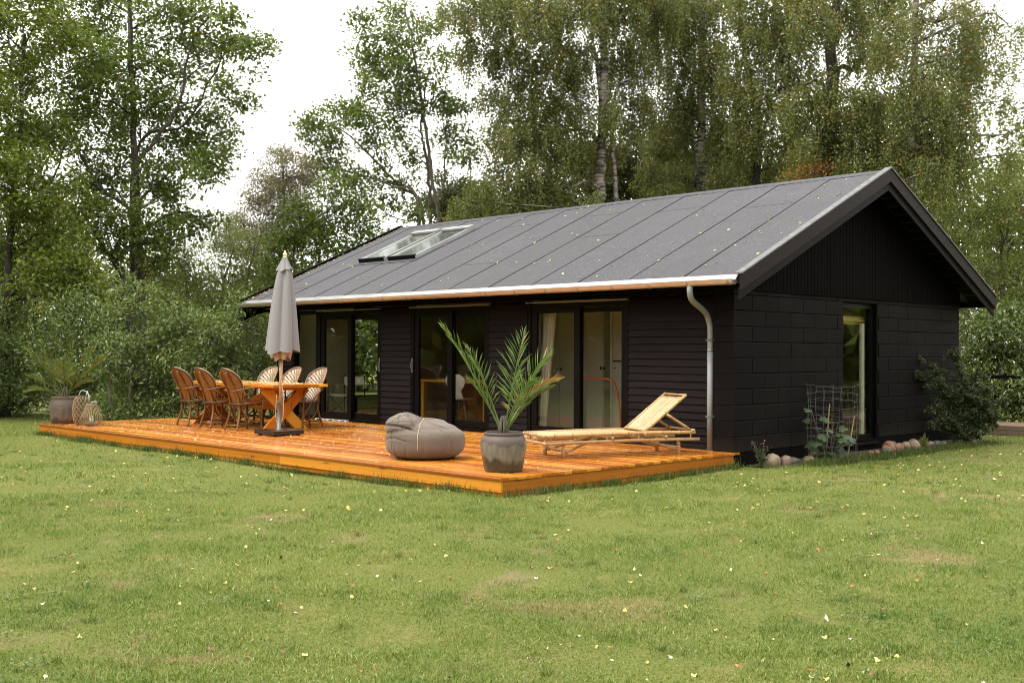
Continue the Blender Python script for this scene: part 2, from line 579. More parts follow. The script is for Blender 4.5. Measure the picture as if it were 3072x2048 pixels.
def m_pot(name, top, mid, dark, z0, z1):
    """glazed pot: bare rim, run glaze below"""
    t = NT(name)
    sep = t.new('ShaderNodeSeparateXYZ')
    t.lk(t.new('ShaderNodeTexCoord').outputs['Object'], sep.inputs[0])
    drip = t.noise(t.coord('Object', (1, 1, 0.35)), 7, 4, 0.6)
    streak = t.noise(t.coord('Object', (9, 9, 1.3)), 1.9, 5, 0.65)
    n = t.noise(t.coord('Object'), 9, 5)
    z = t.math('ADD', sep.outputs['Z'], t.math('MULTIPLY', t.math('SUBTRACT', drip, 0.5), 0.22))
    up = t.ramp(z, [(z1 - 0.012, 0.0), (z1 + 0.012, 1.0)])
    lo = t.ramp(t.math('ADD', z, t.math('MULTIPLY', t.math('SUBTRACT', streak, 0.5), 0.06)), [(z0 - 0.03, 1.0), (z0 + 0.03, 0.0)])
    c = t.mix(t.ramp(streak, [(0.4, 0.0), (0.62, 1.0)]), mid, tuple(min(1, x * 1.35 + 0.015) for x in mid))
    c = t.mix(up, c, top)
    c = t.mix(lo, c, dark)
    c = t.mix(t.ramp(n, [(0.5, 0.0), (0.8, 0.4)]), c, tuple(x * 0.6 for x in mid))
    return t.set(color=c, rough=t.mix(up, 0.26, 0.6), spec=0.5, normal=t.bump(n, 0.12, 0.01))


M['pot_near'] = m_pot('glazed_pot_near', (0.092, 0.066, 0.055), (0.135, 0.122, 0.098), (0.030, 0.031, 0.022), 0.15, 0.295)
M['pot_far'] = m_pot('glazed_pot_far', (0.11, 0.08, 0.063), (0.105, 0.08, 0.066), (0.055, 0.035, 0.025), 0.10, 0.30)

# foliage: yellow-green to dark green, real leaf albedos
L = {}
L['oak'] = m_leaf('oak_leaf', [(0.12, (0.0398, 0.0619, 0.0129)), (0.5, (0.0976, 0.1399, 0.0294)), (0.9, (0.1843, 0.2349, 0.0570))], (0.002, (0.30, 0.10, 0.02), (0.25, 0.17, 0.03)), rough=0.4, trans=.4)
L['leafy'] = m_leaf('broad_leaf', [(0.12, (0.0470, 0.0670, 0.0106)), (0.5, (0.1174, 0.1576, 0.0264)), (0.9, (0.2295, 0.2723, 0.0493))], (0.006, (0.32, 0.22, 0.03), (0.20, 0.17, 0.03)), trans=.4)
L['light'] = m_leaf('light_leaf', [(0.1, (0.0762, 0.0973, 0.0257)), (0.5, (0.1564, 0.1925, 0.0515)), (0.9, (0.2492, 0.2804, 0.0842))], (0.006, (0.3, 0.22, 0.04), (0.2, 0.1, 0.03)), trans=.4)
L['brown'] = m_leaf('brownish_leaf', [(0.1, (0.08, 0.072, 0.042)), (0.5, (0.150, 0.135, 0.078)), (0.9, (0.22, 0.20, 0.11))], rough=0.6)
L['birch'] = m_leaf('birch_leaf', [(0.1, (0.0520, 0.0626, 0.0163)), (0.5, (0.1301, 0.1489, 0.0408)), (0.9, (0.2251, 0.2394, 0.0775))], (0.014, (0.42, 0.27, 0.04), (0.38, 0.15, 0.04)), trans=.42)
L['dark'] = m_leaf('dark_leaf', [(0.1, (0.0207, 0.0276, 0.0088)), (0.5, (0.0517, 0.0633, 0.0176)), (0.9, (0.1058, 0.1150, 0.0330))], (0.006, (0.3, 0.18, 0.03), (0.2, 0.1, 0.02)))
L['shrub'] = m_leaf('shrub_leaf', [(0.1, (0.0456, 0.0742, 0.0218)), (0.5, (0.1214, 0.1733, 0.0523)), (0.9, (0.2221, 0.2785, 0.1002))], (.008, (.26, .18, .12), (.22, .18, .10)), rough=0.34, scale=1.2)
L['small'] = m_leaf('small_leaf', [(0.1, (0.0199, 0.0323, 0.0124)), (0.5, (0.0559, 0.0770, 0.0274)), (0.9, (0.1056, 0.1304, 0.0559))], rough=0.33, scale=2)
L['laurel'] = m_leaf('glossy_leaf', [(0.1, (0.0290, 0.0456, 0.0146)), (0.5, (0.0746, 0.1077, 0.0311)), (0.9, (0.1552, 0.1966, 0.0579))], rough=0.25, scale=2)
L['fig'] = m_leaf('fig_leaf', [(0.1, (0.0331, 0.0556, 0.0207)), (0.5, (0.0621, 0.0984, 0.0414)), (0.9, (0.0911, 0.1326, 0.0662))], rough=0.4, scale=3)
L['palm'] = m_leaf('palm_leaf', [(0.1, (0.0491, 0.0931, 0.0216)), (0.5, (0.1147, 0.1863, 0.0468)), (0.9, (0.2403, 0.3353, 0.1170))], (0.02, (0.45, 0.30, 0.16), (0.40, 0.34, 0.20)), rough=0.25, trans=0.22, scale=3)
L['palm_far'] = m_leaf('palm_leaf_far', [(0.1, (0.0690, 0.0897, 0.0248)), (0.5, (0.1311, 0.1587, 0.0414)), (0.9, (0.2070, 0.2346, 0.0690))], (0.02, (0.38, 0.30, 0.12), (0.30, 0.24, 0.10)), rough=0.35, trans=0.3, scale=3)
L['palm_dead'] = m_leaf('palm_leaf_dry', [(0.1, (0.25, 0.13, 0.055)), (0.9, (0.42, 0.26, 0.13))], rough=0.5)
L['fallen'] = m_leaf('fallen_leaf', [(0.05, (0.30, 0.12, 0.02)), (0.25, (0.48, 0.34, 0.06)), (0.6, (0.58, 0.46, 0.16)), (0.95, (0.62, 0.56, 0.36))], rough=0.45, trans=0.15, scale=8)
L['litter'] = m_leaf('pale_litter', [(0.05, (0.46, 0.30, 0.10)), (0.5, (0.60, 0.50, 0.28)), (0.95, (0.66, 0.62, 0.48))], rough=0.5, trans=.1, scale=8)
L['autumn'] = m_leaf('autumn_leaf', [(0.1, (0.1312, 0.0368, 0.0063)), (0.5, (0.2205, 0.0735, 0.0105)), (0.9, (0.2625, 0.1365, 0.0158))], trans=.35)

# ------------------------------------------------------------------ lawn
def ground_z(x, y):
    return GROUND + 0.018 * np.sin(x * 0.55 + 0.4) * np.cos(y * 0.43 + 1.0) + 0.012 * np.sin(x * 1.3 + y * 0.9) + 0.006 * np.sin(x * 3.1 - y * 2.3)


def lawn_patches(t):
    """shared by ground and blades: worn spots, dry moss, lush clumps"""
    a = t.ramp(t.noise(t.coord('World'), 0.42, 5, 0.6), [(0.38, 0.0), (0.62, 1.0)])
    worn = t.ramp(t.noise(t.coord('World', (1, 1, 0)), 0.9, 5, 0.62, 0.4), [(0.585, 0.0), (0.70, 1.0)])
    moss = t.ramp(t.noise(t.coord('World', (1.3, .8, 0)), 1.9, 5, 0.65, 0.6), [(0.56, 0.0), (0.72, 1.0)])
    return a, worn, moss


def m_lawn():
    t = NT('lawn_ground')
    a, worn, moss = lawn_patches(t)
    f = t.noise(t.coord('World'), 70, 4, 0.7)
    col = t.ramp(f, [(0.25, (0.045, 0.055, 0.012)), (0.5, (0.125, 0.145, 0.030)), (0.8, (0.27, 0.26, 0.09))])
    col = t.mix(t.math('MULTIPLY', moss, .6), col, (0.24, 0.20, 0.085))
    col = t.mix(t.math('MULTIPLY', worn, .85), col, t.ramp(f, [(.3, (0.10, 0.07, 0.035)), (.7, (0.33, 0.27, 0.16))]))
    return t.set(color=col, rough=0.9, spec=0.15, normal=t.bump(f, 0.8, 0.02))


M['lawn'] = m_lawn()
xs = np.unique(np.concatenate([np.linspace(-140, -25, 12), np.linspace(-25, 16, 83), np.linspace(16, 120, 12)]))
ys = np.unique(np.concatenate([np.linspace(-120, -18, 12), np.linspace(-18, 25, 87), np.linspace(25, 160, 14)]))
gx, gy = np.meshgrid(xs, ys, indexing='ij')
gz = ground_z(gx, gy)
ny = len(ys)
ii, jj = np.meshgrid(np.arange(len(xs) - 1), np.arange(ny - 1), indexing='ij')
ii, jj = ii.ravel(), jj.ravel()
lawn_F = np.stack([ii * ny + jj, (ii + 1) * ny + jj, (ii + 1) * ny + jj + 1, ii * ny + jj + 1], 1)
lawn_me = np_mesh('lawn', np.stack([gx.ravel(), gy.ravel(), gz.ravel()], 1), lawn_F, M['lawn'])
lawn_me.polygons.foreach_set('use_smooth', [True] * len(lawn_me.polygons))
lawn = link('lawn', lawn_me, kind='structure', label='mown lawn with yellow fallen leaves in front of the cabin', cat='lawn')
bed = MB()
prof = [(0.02, 0.25), (0.55, 0.35), (0.62, 1.2), (0.5, 2.0), (0.75, 2.6), (0.6, 3.4), (0.5, 4.6), (0.62, 5.6), (0.5, 6.6), (0.02, 6.9)]
bv = [(x, y, GROUND + 0.028 - 0.02 * (x > 0.3)) for x, y in prof]
bed.add(bv, [tuple(range(len(bv)))])
bed.build('soil_bed', M['soil'], kind='structure', label='narrow strip of bare soil along the block gable wall', cat='soil')

# ------------------------------------------------------------------ cabin
W = 6.764
RIDGE_Y, RIDGE_Z = W / 2, 3.90
EAVE_Y, EAVE_Z = -0.45, 2.19
SL = (RIDGE_Z - EAVE_Z) / (RIDGE_Y - EAVE_Y)
XL, XR = -10.68, 0.40
XWL = -10.30                       # left end wall
YF = 0.15                          # plane of the timber front
cabin = thing('cabin', 'long black cabin with grey felt gable roof and three sliding glass doors', 'house', (0, 0, 0))


def roof_z(y):
    return RIDGE_Z - SL * abs(y - RIDGE_Y)


# --- block gable wall
WY0, WY1, WZ0, WZ1 = 2.79, 3.825, -0.03, 1.99
wall = MB()
wall.box(-0.29, -0.012, 0.012, WY0, -0.45, 2.09)
wall.box(-0.29, -0.0121, WY1, W - 0.012, -0.45, 2.09)
wall.box(-0.29, -0.0122, WY0, WY1, -0.45, WZ0 - 0.06)
wall.box(-0.29, -0.0122, WY0, WY1, WZ1, 2.09)
gable_wall = wall.build('gable_wall', M['mortar'], cabin)
J = 0.0022
rb = random.Random(3)
for k in range(11):
    z0 = -0.008 + 0.2 * k
    z1 = z0 + 0.2 if k < 10 else 2.088
    joints = [0.0] + ([0.43 + 0.628 * i for i in range(11)] if k % 2 else [0.745 + 0.628 * i for i in range(11)])
    joints = [j for j in joints if j < W - 0.15] + [W]
    spans = []
    for a, b in zip(joints[:-1], joints[1:]):
        if z1 <= WZ1 + 0.02 and a < WY1 and b > WY0:
            if a < WY0 - 0.06: spans.append((a, WY0 + J))
            if b > WY1 + 0.06: spans.append((WY1 - J, b))
        else:
            spans.append((a, b))
    for a, b in spans:
        d = rb.uniform(-0.002, 0.002)
        deep = -0.30 if a == 0.0 else -0.05
        ya = 0.0 + rb.uniform(-.002, .002) if a == 0 else a + J
        c = 0.006
        q = MB()
        # block with worn, chamfered front arrises
        x1 = d
        yb = b - J
        za, zb = z0 + .003, z1 - .003
        c, ct, cv = .010, .012, .003
        vs = [(deep, ya + (c if a == 0 else 0), za), (deep, yb, za), (deep, yb, zb), (deep, ya + (c if a == 0 else 0), zb),
              (x1 - c, ya, za), (x1 - c, yb, za), (x1 - c, yb, zb), (x1 - c, ya, zb),
              (x1, ya + cv, za + .004), (x1, yb - cv, za + .004), (x1, yb - cv, zb - ct), (x1, ya + cv, zb - ct)]
        if a == 0:
            vs[0] = (deep, ya, za); vs[3] = (deep, ya, zb)
        q.add(vs, [(0, 3, 2, 1), (0, 1, 5, 4), (1, 2, 6, 5), (2, 3, 7, 6), (3, 0, 4, 7), (4, 5, 9, 8), (5, 6, 10, 9), (6, 7, 11, 10), (7, 4, 8, 11), (8, 9, 10, 11)])
        q.build('block', M['block'], gable_wall)
pl = MB()
pl.box(-0.28, -0.004, 0.006, 0.68, -0.5, -0.014).box(-0.28, -0.004, 0.92, W - 0.01, -0.5, -0.014)
pl.box(-0.28, -0.004, 0.68, 0.92, -0.5, -0.10).box(-0.28, -0.06, 0.68, 0.92, -0.10, -0.014)
pl.build('plinth', M['mortar'], gable_wall)
MB().box(-0.05, 0.012, 0.675, 0.925, -0.112, -0.098).build('vent_sill', M['zinc_dull'], gable_wall)

# --- upright boards in the gable triangle
core = MB()
core.add([(-0.2, 0.0, 2.07), (-0.2, W, 2.07), (-0.2, W, roof_z(W) - .1), (-0.2, RIDGE_Y, RIDGE_Z - .1), (-0.2, 0.0, roof_z(0) - .1),
          (-0.004, 0.0, 2.07), (-0.004, W, 2.07), (-0.004, W, roof_z(W) - .1), (-0.004, RIDGE_Y, RIDGE_Z - .1), (-0.004, 0.0, roof_z(0) - .1)],
         [(4, 3, 2, 1, 0), (5, 6, 7, 8, 9), (0, 1, 6, 5), (1, 2, 7, 6), (2, 3, 8, 7), (3, 4, 9, 8), (4, 0, 5, 9)])
gable_cladding = core.build('gable_cladding', M['blacktrim'], cabin)
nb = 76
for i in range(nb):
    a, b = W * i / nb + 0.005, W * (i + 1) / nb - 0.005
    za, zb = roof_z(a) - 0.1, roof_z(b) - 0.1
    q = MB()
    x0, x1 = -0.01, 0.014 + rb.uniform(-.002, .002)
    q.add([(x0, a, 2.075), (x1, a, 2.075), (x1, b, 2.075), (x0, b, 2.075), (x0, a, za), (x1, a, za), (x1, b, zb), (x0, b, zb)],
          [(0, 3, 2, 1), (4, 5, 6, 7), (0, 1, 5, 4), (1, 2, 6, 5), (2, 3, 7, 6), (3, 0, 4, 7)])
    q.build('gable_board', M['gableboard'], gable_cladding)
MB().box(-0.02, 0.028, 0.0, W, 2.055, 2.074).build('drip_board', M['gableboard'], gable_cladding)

# --- gable window
gw = MB()
fx0, fx1 = -0.13, -0.065
gw.box(fx0, fx1, WY0 + .002, WY0 + 0.075, WZ0, WZ1).box(fx0, fx1, WY1 - 0.075, WY1 - .002, WZ0, WZ1)
gw.box(fx0, fx1, WY0 + 0.075, WY1 - 0.075, WZ1 - 0.075, WZ1).box(fx0, fx1, WY0 + 0.075, WY1 - 0.075, WZ0, WZ0 + 0.08)
gwin = gw.build('gable_window', M['black'], cabin)
MB().box(-0.10, -0.092, WY0 + 0.07, WY1 - 0.07, WZ0 + 0.07, WZ1 - 0.07).build('pane', M['glass'], gwin)
MB().prism([(-0.20, -0.03), (-0.20, -0.088), (0.035, -0.088), (0.035, -0.062)], WY0 + .003, WY1 - .003, lambda p, t: (p[0], t, p[1])).build('sill', M['siding'], gwin)
rv = MB()
rv.box(-0.289, -0.0135, WY0 - .011, WY0 + .0015, WZ0, WZ1).box(-0.289, -0.0135, WY1 - .0015, WY1 + .011, WZ0, WZ1)
rv.build('reveal', M['blacktrim'], gwin)
q = MB()
for i in range(5):
    a = i * 1.2566
    q.tube([(-0.24 + .035 * math.cos(a), WY0 + 0.02, 1.74 + .035 * math.sin(a)), (-0.24 + .035 * math.cos(a), WY1 - 0.02, 1.74 + .035 * math.sin(a))], 0.034, 8)
blind = q.build('rolled_blind', M['blind'], gwin, True)
MB().box(-0.170, -0.136, 3.60, 3.69, 0.05, 1.70).build('inner_post', M['white'], gwin)

# --- end wall on the far left, back wall, inner rooms
lw = MB()
lz = 0.25
for (y0, y1, z0, z1) in ((YF, 1.85, -0.4, 2.15), (2.75, W, -0.4, 2.15), (1.85, 2.75, -0.4, 0.30), (1.85, 2.75, 1.95, 2.15)):
    lw.box(XWL - 0.15, XWL, y0, y1, z0, z1)
lw.add([(XWL - .15, YF, 2.15), (XWL - .15, W, 2.15), (XWL - .15, RIDGE_Y, RIDGE_Z - .12), (XWL, YF, 2.15), (XWL, W, 2.15), (XWL, RIDGE_Y, RIDGE_Z - .12)],
       [(0, 2, 1), (3, 4, 5), (0, 1, 4, 3), (1, 2, 5, 4), (2, 0, 3, 5)])
lw.build('end_wall', [M['siding']], cabin)
ew = MB()
ew.box(XWL - .10, XWL - .04, 1.852, 1.91, .30, 1.95).box(XWL - .10, XWL - .04, 2.69, 2.748, .30, 1.95).box(XWL - .10, XWL - .04, 1.91, 2.69, .302, .36).box(XWL - .10, XWL - .04, 1.91, 2.69, 1.89, 1.948)
ewin = ew.build('end_window', M['black'], cabin)
MB().box(XWL - .075, XWL - .067, 1.905, 2.695, .355, 1.895).build('pane', M['glass'], ewin)
MB().box(XWL - .15, -0.291, W - 0.14, W - .013, -0.4, 2.15).build('back_wall', M['siding'], cabin)
MB().box(XWL + .001, -0.292, YF + .02, W - .141, -0.06, -0.012).build('interior_floor', M['intfloor'], cabin)
MB().box(XWL + .001, -0.292, YF + .02, W - .141, 2.16, 2.20).build('interior_ceiling', M['intwall'], cabin)
iw = MB()
iw.box(XWL + .002, -0.293, W - .16, W - .1415, -.011, 2.159)
iw.box(-0.31, -0.2925, YF + .05, WY0 - .05, -.011, 2.159).box(-0.31, -0.2925, WY1 + .05, W - .16, -.011, 2.159)
iw.box(XWL + .001, XWL + .02, YF + .1, 1.849, -.011, 2.159).box(XWL + .001, XWL + .02, 2.751, W - .16, -.011, 2.159)
iw.box(-4.90, -4.80, 0.9, W - .16, -.011, 2.159)
iw.build('interior_wall', M['intwall'], cabin)

# --- timber front: four cladding fields between the doors
fields = [(-10.30, -9.90), (-7.235, -6.44), (-4.555, -3.735), (-1.795, -0.302)]
for fa, fb in fields:
    pan = MB().box(fa, fb, YF + .012, YF + .11, -0.30, 2.02).build('cladding', M['blacktrim'], cabin)
    for i in range(21):
        z0 = -0.02 + 0.099 * i
        if z0 + .1 > 2.03: break
        dy = rb.uniform(-.002, .002)
        e0, e1 = rb.uniform(0, .004), rb.uniform(0, .004)
        # lapped board: proud at its lower edge
        prof = [(YF + .012, z0 + .116), (YF + .012, z0), (YF - .020 + dy, z0 + .001), (YF - .022 + dy, z0 + .004), (YF - .001 + dy, z0 + .116)]
        MB().prism(prof, fa + e0, fb - e1, lambda p, t: (t, p[0], p[1])).build('siding_board', M['siding'], pan)
bm_ = MB().box(XWL - .15, -0.302, YF - .03, YF + .10, 2.03, 2.19)
bm_.build('eaves_beam', M['blacktrim'], cabin)
MB().box(XWL - .15, -.302, YF + .004, YF + .10, -.4, -.022).build('base_beam', M['blacktrim'], cabin)


def sliding_door(x0, x1, handle_left, open_side):
    """two-leaf sliding door in a black frame"""
    z0, z1 = 0.0, 1.965
    f = MB()
    f.box(x0, x0 + .06, YF - .01, YF + .11, z0, z1).box(x1 - .06, x1, YF - .01, YF + .11, z0, z1)
    f.box(x0 + .06, x1 - .06, YF - .01, YF + .11, z1 - .06, z1).box(x0 + .06, x1 - .06, YF - .01, YF + .11, z0 - .05, z0 + .04)
    d = f.build('sliding_door', M['black'], cabin)
    mid = (x0 + x1) / 2
    for s, (a, b, y) in enumerate(((x0 + .065, mid + .06, YF + .005), (mid - .06, x1 - .065, YF + .055))):
        w = 0.11
        lf = MB()
        za, zb = z0 + .045, z1 - .065
        lf.box(a, a + w, y, y + .045, za, zb).box(b - w, b, y, y + .045, za, zb)
        lf.box(a + w, b - w, y, y + .045, zb - .075, zb).box(a + w, b - w, y, y + .045, za, za + .11)
        leaf = lf.build('door_leaf', M['black'], d)
        MB().box(a + w - .01, b - w + .01, y + .018, y + .026, za + .10, zb - .065).build('pane', M['glass'], d)
    MB().box(x0 - .01, x1 + .01, YF - .055, YF - .012, z1 + .012, z1 + .026).build('flashing', M['zinc'], d)
    hx = x0 + .035 if handle_left else x1 - .035
    h = MB().box(hx - .012, hx + .012, YF - .022, YF - .0102, .90, 1.14)
    h.box(hx - .008, hx + .008, YF - .045, YF - .022, .96, 1.08)
    h.build('handle', M['steel'], d)
    g = MB()
    g.box(x0, x0 + .95, YF - .075, YF - .012, -.004, .024)
    g.build('threshold', M['whiteplastic'], d)
    s_ = MB()
    for i in range(5):
        s_.box(x0 + .06 + i * .18, x0 + .18 + i * .18, YF - .0765, YF - .0745, .004, .017)
    s_.build('threshold_slot', M['black'], d)
    return d


sliding_door(-9.085, -7.24, False, 1)
sliding_door(-6.435, -4.56, True, 1)
sliding_door(-3.73, -1.80, True, 1)
fw_ = MB()
fw_.box(-9.90, -9.84, YF - .01, YF + .10, -.02, 2.0).box(-9.16, -9.09, YF - .01, YF + .10, -.02, 2.0).box(-9.84, -9.16, YF - .01, YF + .10, -.02, .06).box(-9.84, -9.16, YF - .01, YF + .10, 1.93, 2.0)
fwin = fw_.build('fixed_window', M['black'], cabin)
MB().box(-9.85, -9.15, YF + .04, YF + .048, .05, 1.94).build('pane', M['glass'], fwin)

# --- roof
def on_roof(x, s, h=0.0):
    """front slope: s metres up from the eave, h above the surface"""
    L_ = math.hypot(1, SL)
    return (x, EAVE_Y + s / L_ - h * SL / L_, EAVE_Z + s * SL / L_ + h / L_)


def on_back(x, s, h=0.0):
    p = on_roof(x, s, h)
    return (p[0], 2 * RIDGE_Y - p[1], p[2])


SLEN = (RIDGE_Y - EAVE_Y) * math.hypot(1, SL)
slab = MB()
T = 0.10
for fn in (on_roof, on_back):
    A = [fn(XL, 0, 0), fn(XR, 0, 0), fn(XR, SLEN, 0), fn(XL, SLEN, 0)]
    B = [(p[0], p[1], p[2] - T) for p in A]
    slab.add(A + B, [(0, 1, 2, 3), (7, 6, 5, 4), (0, 4, 5, 1), (1, 5, 6, 2), (3, 7, 4, 0)] if fn is on_roof else [(3, 2, 1, 0), (4, 5, 6, 7), (1, 5, 4, 0), (2, 6, 5, 1), (0, 4, 7, 3)])
roof = slab.build('roof', M['felt_dark'], cabin)
seams = [XR - 0.02] + [-0.45 - 0.885 * i for i in range(12)]
seams = [s for s in seams if s > XL + .3] + [XL + 0.03]
cross = {1: [2.95], 2: [], 3: [3.25], 4: [2.2], 5: [3.45], 6: [1.2], 7: [3.3], 8: [], 9: [], 10: [3.5], 11: [0.55], 12: []}
for i in range(len(seams) - 1):
    b, a = seams[i], seams[i + 1]
    cuts = [0.0] + cross.get(i, []) + [SLEN - 0.0]
    for s0, s1 in zip(cuts[:-1], cuts[1:]):
        q = MB()
        hb, ha = 0.0105, 0.004
        j0 = 0.012 if s0 > 0 else 0.0
        sk = rb.uniform(-.012, .012)
        P = [on_roof(a + .003 + sk, s0 + j0, 0.001), on_roof(b - .007 + sk * .5, s0 + j0, 0.001), on_roof(b - .007 - sk, s1, 0.001), on_roof(a + .003 - sk * .5, s1, 0.001),
             on_roof(a + .003 + sk, s0 + j0, ha), on_roof(b - .007 + sk * .5, s0 + j0, hb), on_roof(b - .007 - sk, s1, hb), on_roof(a + .003 - sk * .5, s1, ha)]
        q.add(P, [(0, 3, 2, 1), (4, 5, 6, 7), (0, 1, 5, 4), (1, 2, 6, 5), (2, 3, 7, 6), (3, 0, 4, 7)])
        q.m = [0, 0, 1 if s0 > 0 else 0, 1, 0, 0]          # bare bitumen on the lapped edges
        q.build('roofing_sheet', [M['felt'], M['felt_dark']], roof)
for i in range(12):
    a, b = XL + .03 + i * .92, min(XR - .02, XL + .03 + (i + 1) * .92 - .01)
    q = MB()
    P = [on_back(a, 0, .001), on_back(b, 0, .001), on_back(b, SLEN, .001), on_back(a, SLEN, .001), on_back(a, 0, .01), on_back(b, 0, .006), on_back(b, SLEN, .006), on_back(a, SLEN, .01)]
    q.add(P, [(0, 1, 2, 3), (7, 6, 5, 4), (0, 4, 5, 1), (1, 5, 6, 2), (2, 6, 7, 3), (3, 7, 4, 0)])
    q.build('roofing_sheet', M['felt'], roof)
MB().prism([(RIDGE_Y - .14, RIDGE_Z - .14 * SL + .014), (RIDGE_Y, RIDGE_Z + .018), (RIDGE_Y + .14, RIDGE_Z - .14 * SL + .014), (RIDGE_Y, RIDGE_Z + .004)], XL + .02, XR - .02, lambda p, t: (t, p[0], p[1])).build('ridge_strip', M['felt'], roof)

# barge boards on the near gable (two deep, both slopes) and cap strips
for fn, nm in ((on_roof, 0), (on_back, 1)):
    for (x0, x1, h0, h1, s0, mt, pn) in ((XR, XR + .032, -.165, .03, -.035, 'barge', 'barge_board'), (XR - .034, XR - .004, -.285, -.150, -.02, 'barge_shaded', 'barge_board'), (XR - .055, XR + .048, .031, .05, -.05, 'bargecap', 'barge_cap'),
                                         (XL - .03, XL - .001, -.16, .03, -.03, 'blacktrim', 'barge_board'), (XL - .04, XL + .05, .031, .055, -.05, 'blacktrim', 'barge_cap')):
        L_ = math.hypot(1, SL)

        def P(x, s, h, plumb):
            p = fn(x, s, 0)
            return (p[0], p[1], p[2] + h)
        q = MB()
        vs = [P(x0, s0, h0, 0), P(x1, s0, h0, 0), P(x1, SLEN, h0, 0), P(x0, SLEN, h0, 0), P(x0, s0, h1, 0), P(x1, s0, h1, 0), P(x1, SLEN, h1, 0), P(x0, SLEN, h1, 0)]
        fs = [(0, 3, 2, 1), (4, 5, 6, 7), (0, 1, 5, 4), (1, 2, 6, 5), (2, 3, 7, 6), (3, 0, 4, 7)]
        if nm:
            fs = [tuple(reversed(f)) for f in fs]
        q.add(vs, fs)
        q.build(pn, M[mt], roof)
# rafter ends / soffit boards under the gable overhang
sf = MB()
for fn in (on_roof, on_back):
    for k in range(16):
        s = 0.12 + k * 0.255
        a, b = fn(0.03, s, 0), fn(0.03, s + .2, 0)
        z = -T - .012
        vs = [(0.03, a[1], a[2] + z), (XR - .04, a[1], a[2] + z), (XR - .04, b[1], b[2] + z), (0.03, b[1], b[2] + z)]
        sf.add(vs + [(v[0], v[1], v[2] + .01) for v in vs], [(0, 1, 2, 3), (4, 7, 6, 5), (0, 4, 5, 1), (1, 5, 6, 2), (2, 6, 7, 3), (3, 7, 4, 0)])
sf.build('soffit', M['blacktrim'], roof)
for fn in (on_roof, on_back):
    MB().bar(fn(XL + .02, .03, -.10), fn(XR - .04, .03, -.10), .03, .15, (0, 0, 1)).build('eaves_board', M['blacktrim'], roof)
# curved bracket under the far left eave
br = MB()
prof = [(-.45, 2.06), (YF, 2.06), (YF, 2.0), (0.0, 1.99), (-.15, 1.955), (-.28, 1.915), (-.38, 1.87), (-.45, 1.83)]
br.prism(prof, XL + .0, XL + .05, lambda p, t: (t, p[0], p[1]))
br.build('eaves_bracket', M['blacktrim'], cabin)

# --- gutter
GY, GZ, GR = -0.515, 2.135, 0.064
g = MB()
arc = [(GY + GR * math.cos(a), GZ + GR * math.sin(a)) for a in np.linspace(math.pi, 2 * math.pi, 11)]
arc2 = [(GY + (GR - .006) * math.cos(a), GZ + (GR - .006) * math.sin(a)) for a in np.linspace(2 * math.pi, math.pi, 11)]
g.prism([(GY - GR - .008, GZ + .004), (GY - GR - .004, GZ - .006)] + arc[1:] + [(GY + GR, GZ + .01), (GY + GR - .006, GZ + .01)] + arc2 + [(GY - GR, GZ + .008)], XL - .02, XR - .055, lambda p, t: (t, p[0], p[1]))
for xe in (XL - .021, XR - .057):
    g.prism([(GY + GR, GZ)] + [(GY + GR * math.cos(a), GZ + GR * math.sin(a)) for a in np.linspace(0, -math.pi, 11)][1:], xe, xe + .004, lambda p, t: (t, p[0], p[1]))
gutter = g.build('gutter', M['zinc'], cabin, True)
smooth_by_angle(gutter.data, 35)
fl_s = ((-.10, -.020), (-.002, .013))
MB().add([on_roof(XL + .03, *fl_s[0]), on_roof(XR - .03, *fl_s[0]), on_roof(XR - .03, *fl_s[1]), on_roof(XL + .03, *fl_s[1]),
          on_roof(XL + .03, fl_s[0][0], fl_s[0][1] - .003), on_roof(XR - .03, fl_s[0][0], fl_s[0][1] - .003), on_roof(XR - .03, fl_s[1][0], fl_s[1][1] - .003), on_roof(XL + .03, fl_s[1][0], fl_s[1][1] - .003)],
         [(0, 1, 2, 3), (7, 6, 5, 4), (0, 4, 5, 1), (1, 5, 6, 2), (2, 6, 7, 3), (3, 7, 4, 0)]).build('eaves_flashing', M['zinc_dull'], gutter)
for i in range(19):
    x = XL + .15 + i * .6
    if x > XR - .08: break
    q = MB()
    ring = [(GY + (GR + .005) * math.cos(a), GZ + (GR + .005) * math.sin(a)) for a in np.linspace(math.pi * .97, 2 * math.pi, 10)]
    ring_in = [(GY + (GR + .0005) * math.cos(a), GZ + (GR + .0005) * math.sin(a)) for a in np.linspace(2 * math.pi, math.pi * .97, 10)]
    q.prism(ring + ring_in, x, x + .025, lambda p, t: (t, p[0], p[1]))
    q.build('gutter_bracket', M['zinc_dull'], gutter)

# --- downpipe
dp = spline([(-0.30, GY, GZ - .05), (-0.30, GY + .0, GZ - .14), (-0.33, GY + .10, GZ - .235), (-0.37, -0.10, GZ - .36), (-0.39, 0.02, GZ - .47), (-0.39, 0.055, GZ - .60), (-0.39, 0.055, 1.2)], 6)
down = MB().tube(dp, 0.038, 14).build('downpipe', M['greypipe'], cabin, True)
MB().tube([(-0.39, .055, 1.28), (-0.39, .055, -.03)], 0.0415, 14).build('lower_pipe', M['greypipe'], down, True)
MB().tube([(-0.39, .055, 1.27), (-0.39, .055, 1.30)], 0.045, 14).build('pipe_collar', M['zinc_dull'], down, True)
for z in (1.40, 0.42):
    q = MB().tube([(-0.39, .055, z), (-0.39, .055, z + .028)], 0.046, 14)
    q.box(-.455, -.435, .045, .065, z + .004, z + .024).box(-.345, -.325, .045, .065, z + .004, z + .024)
    q.box(-.395, -.385, .09, YF, z + .006, z + .022)
    q.build('pipe_clip', M['steel'], down)

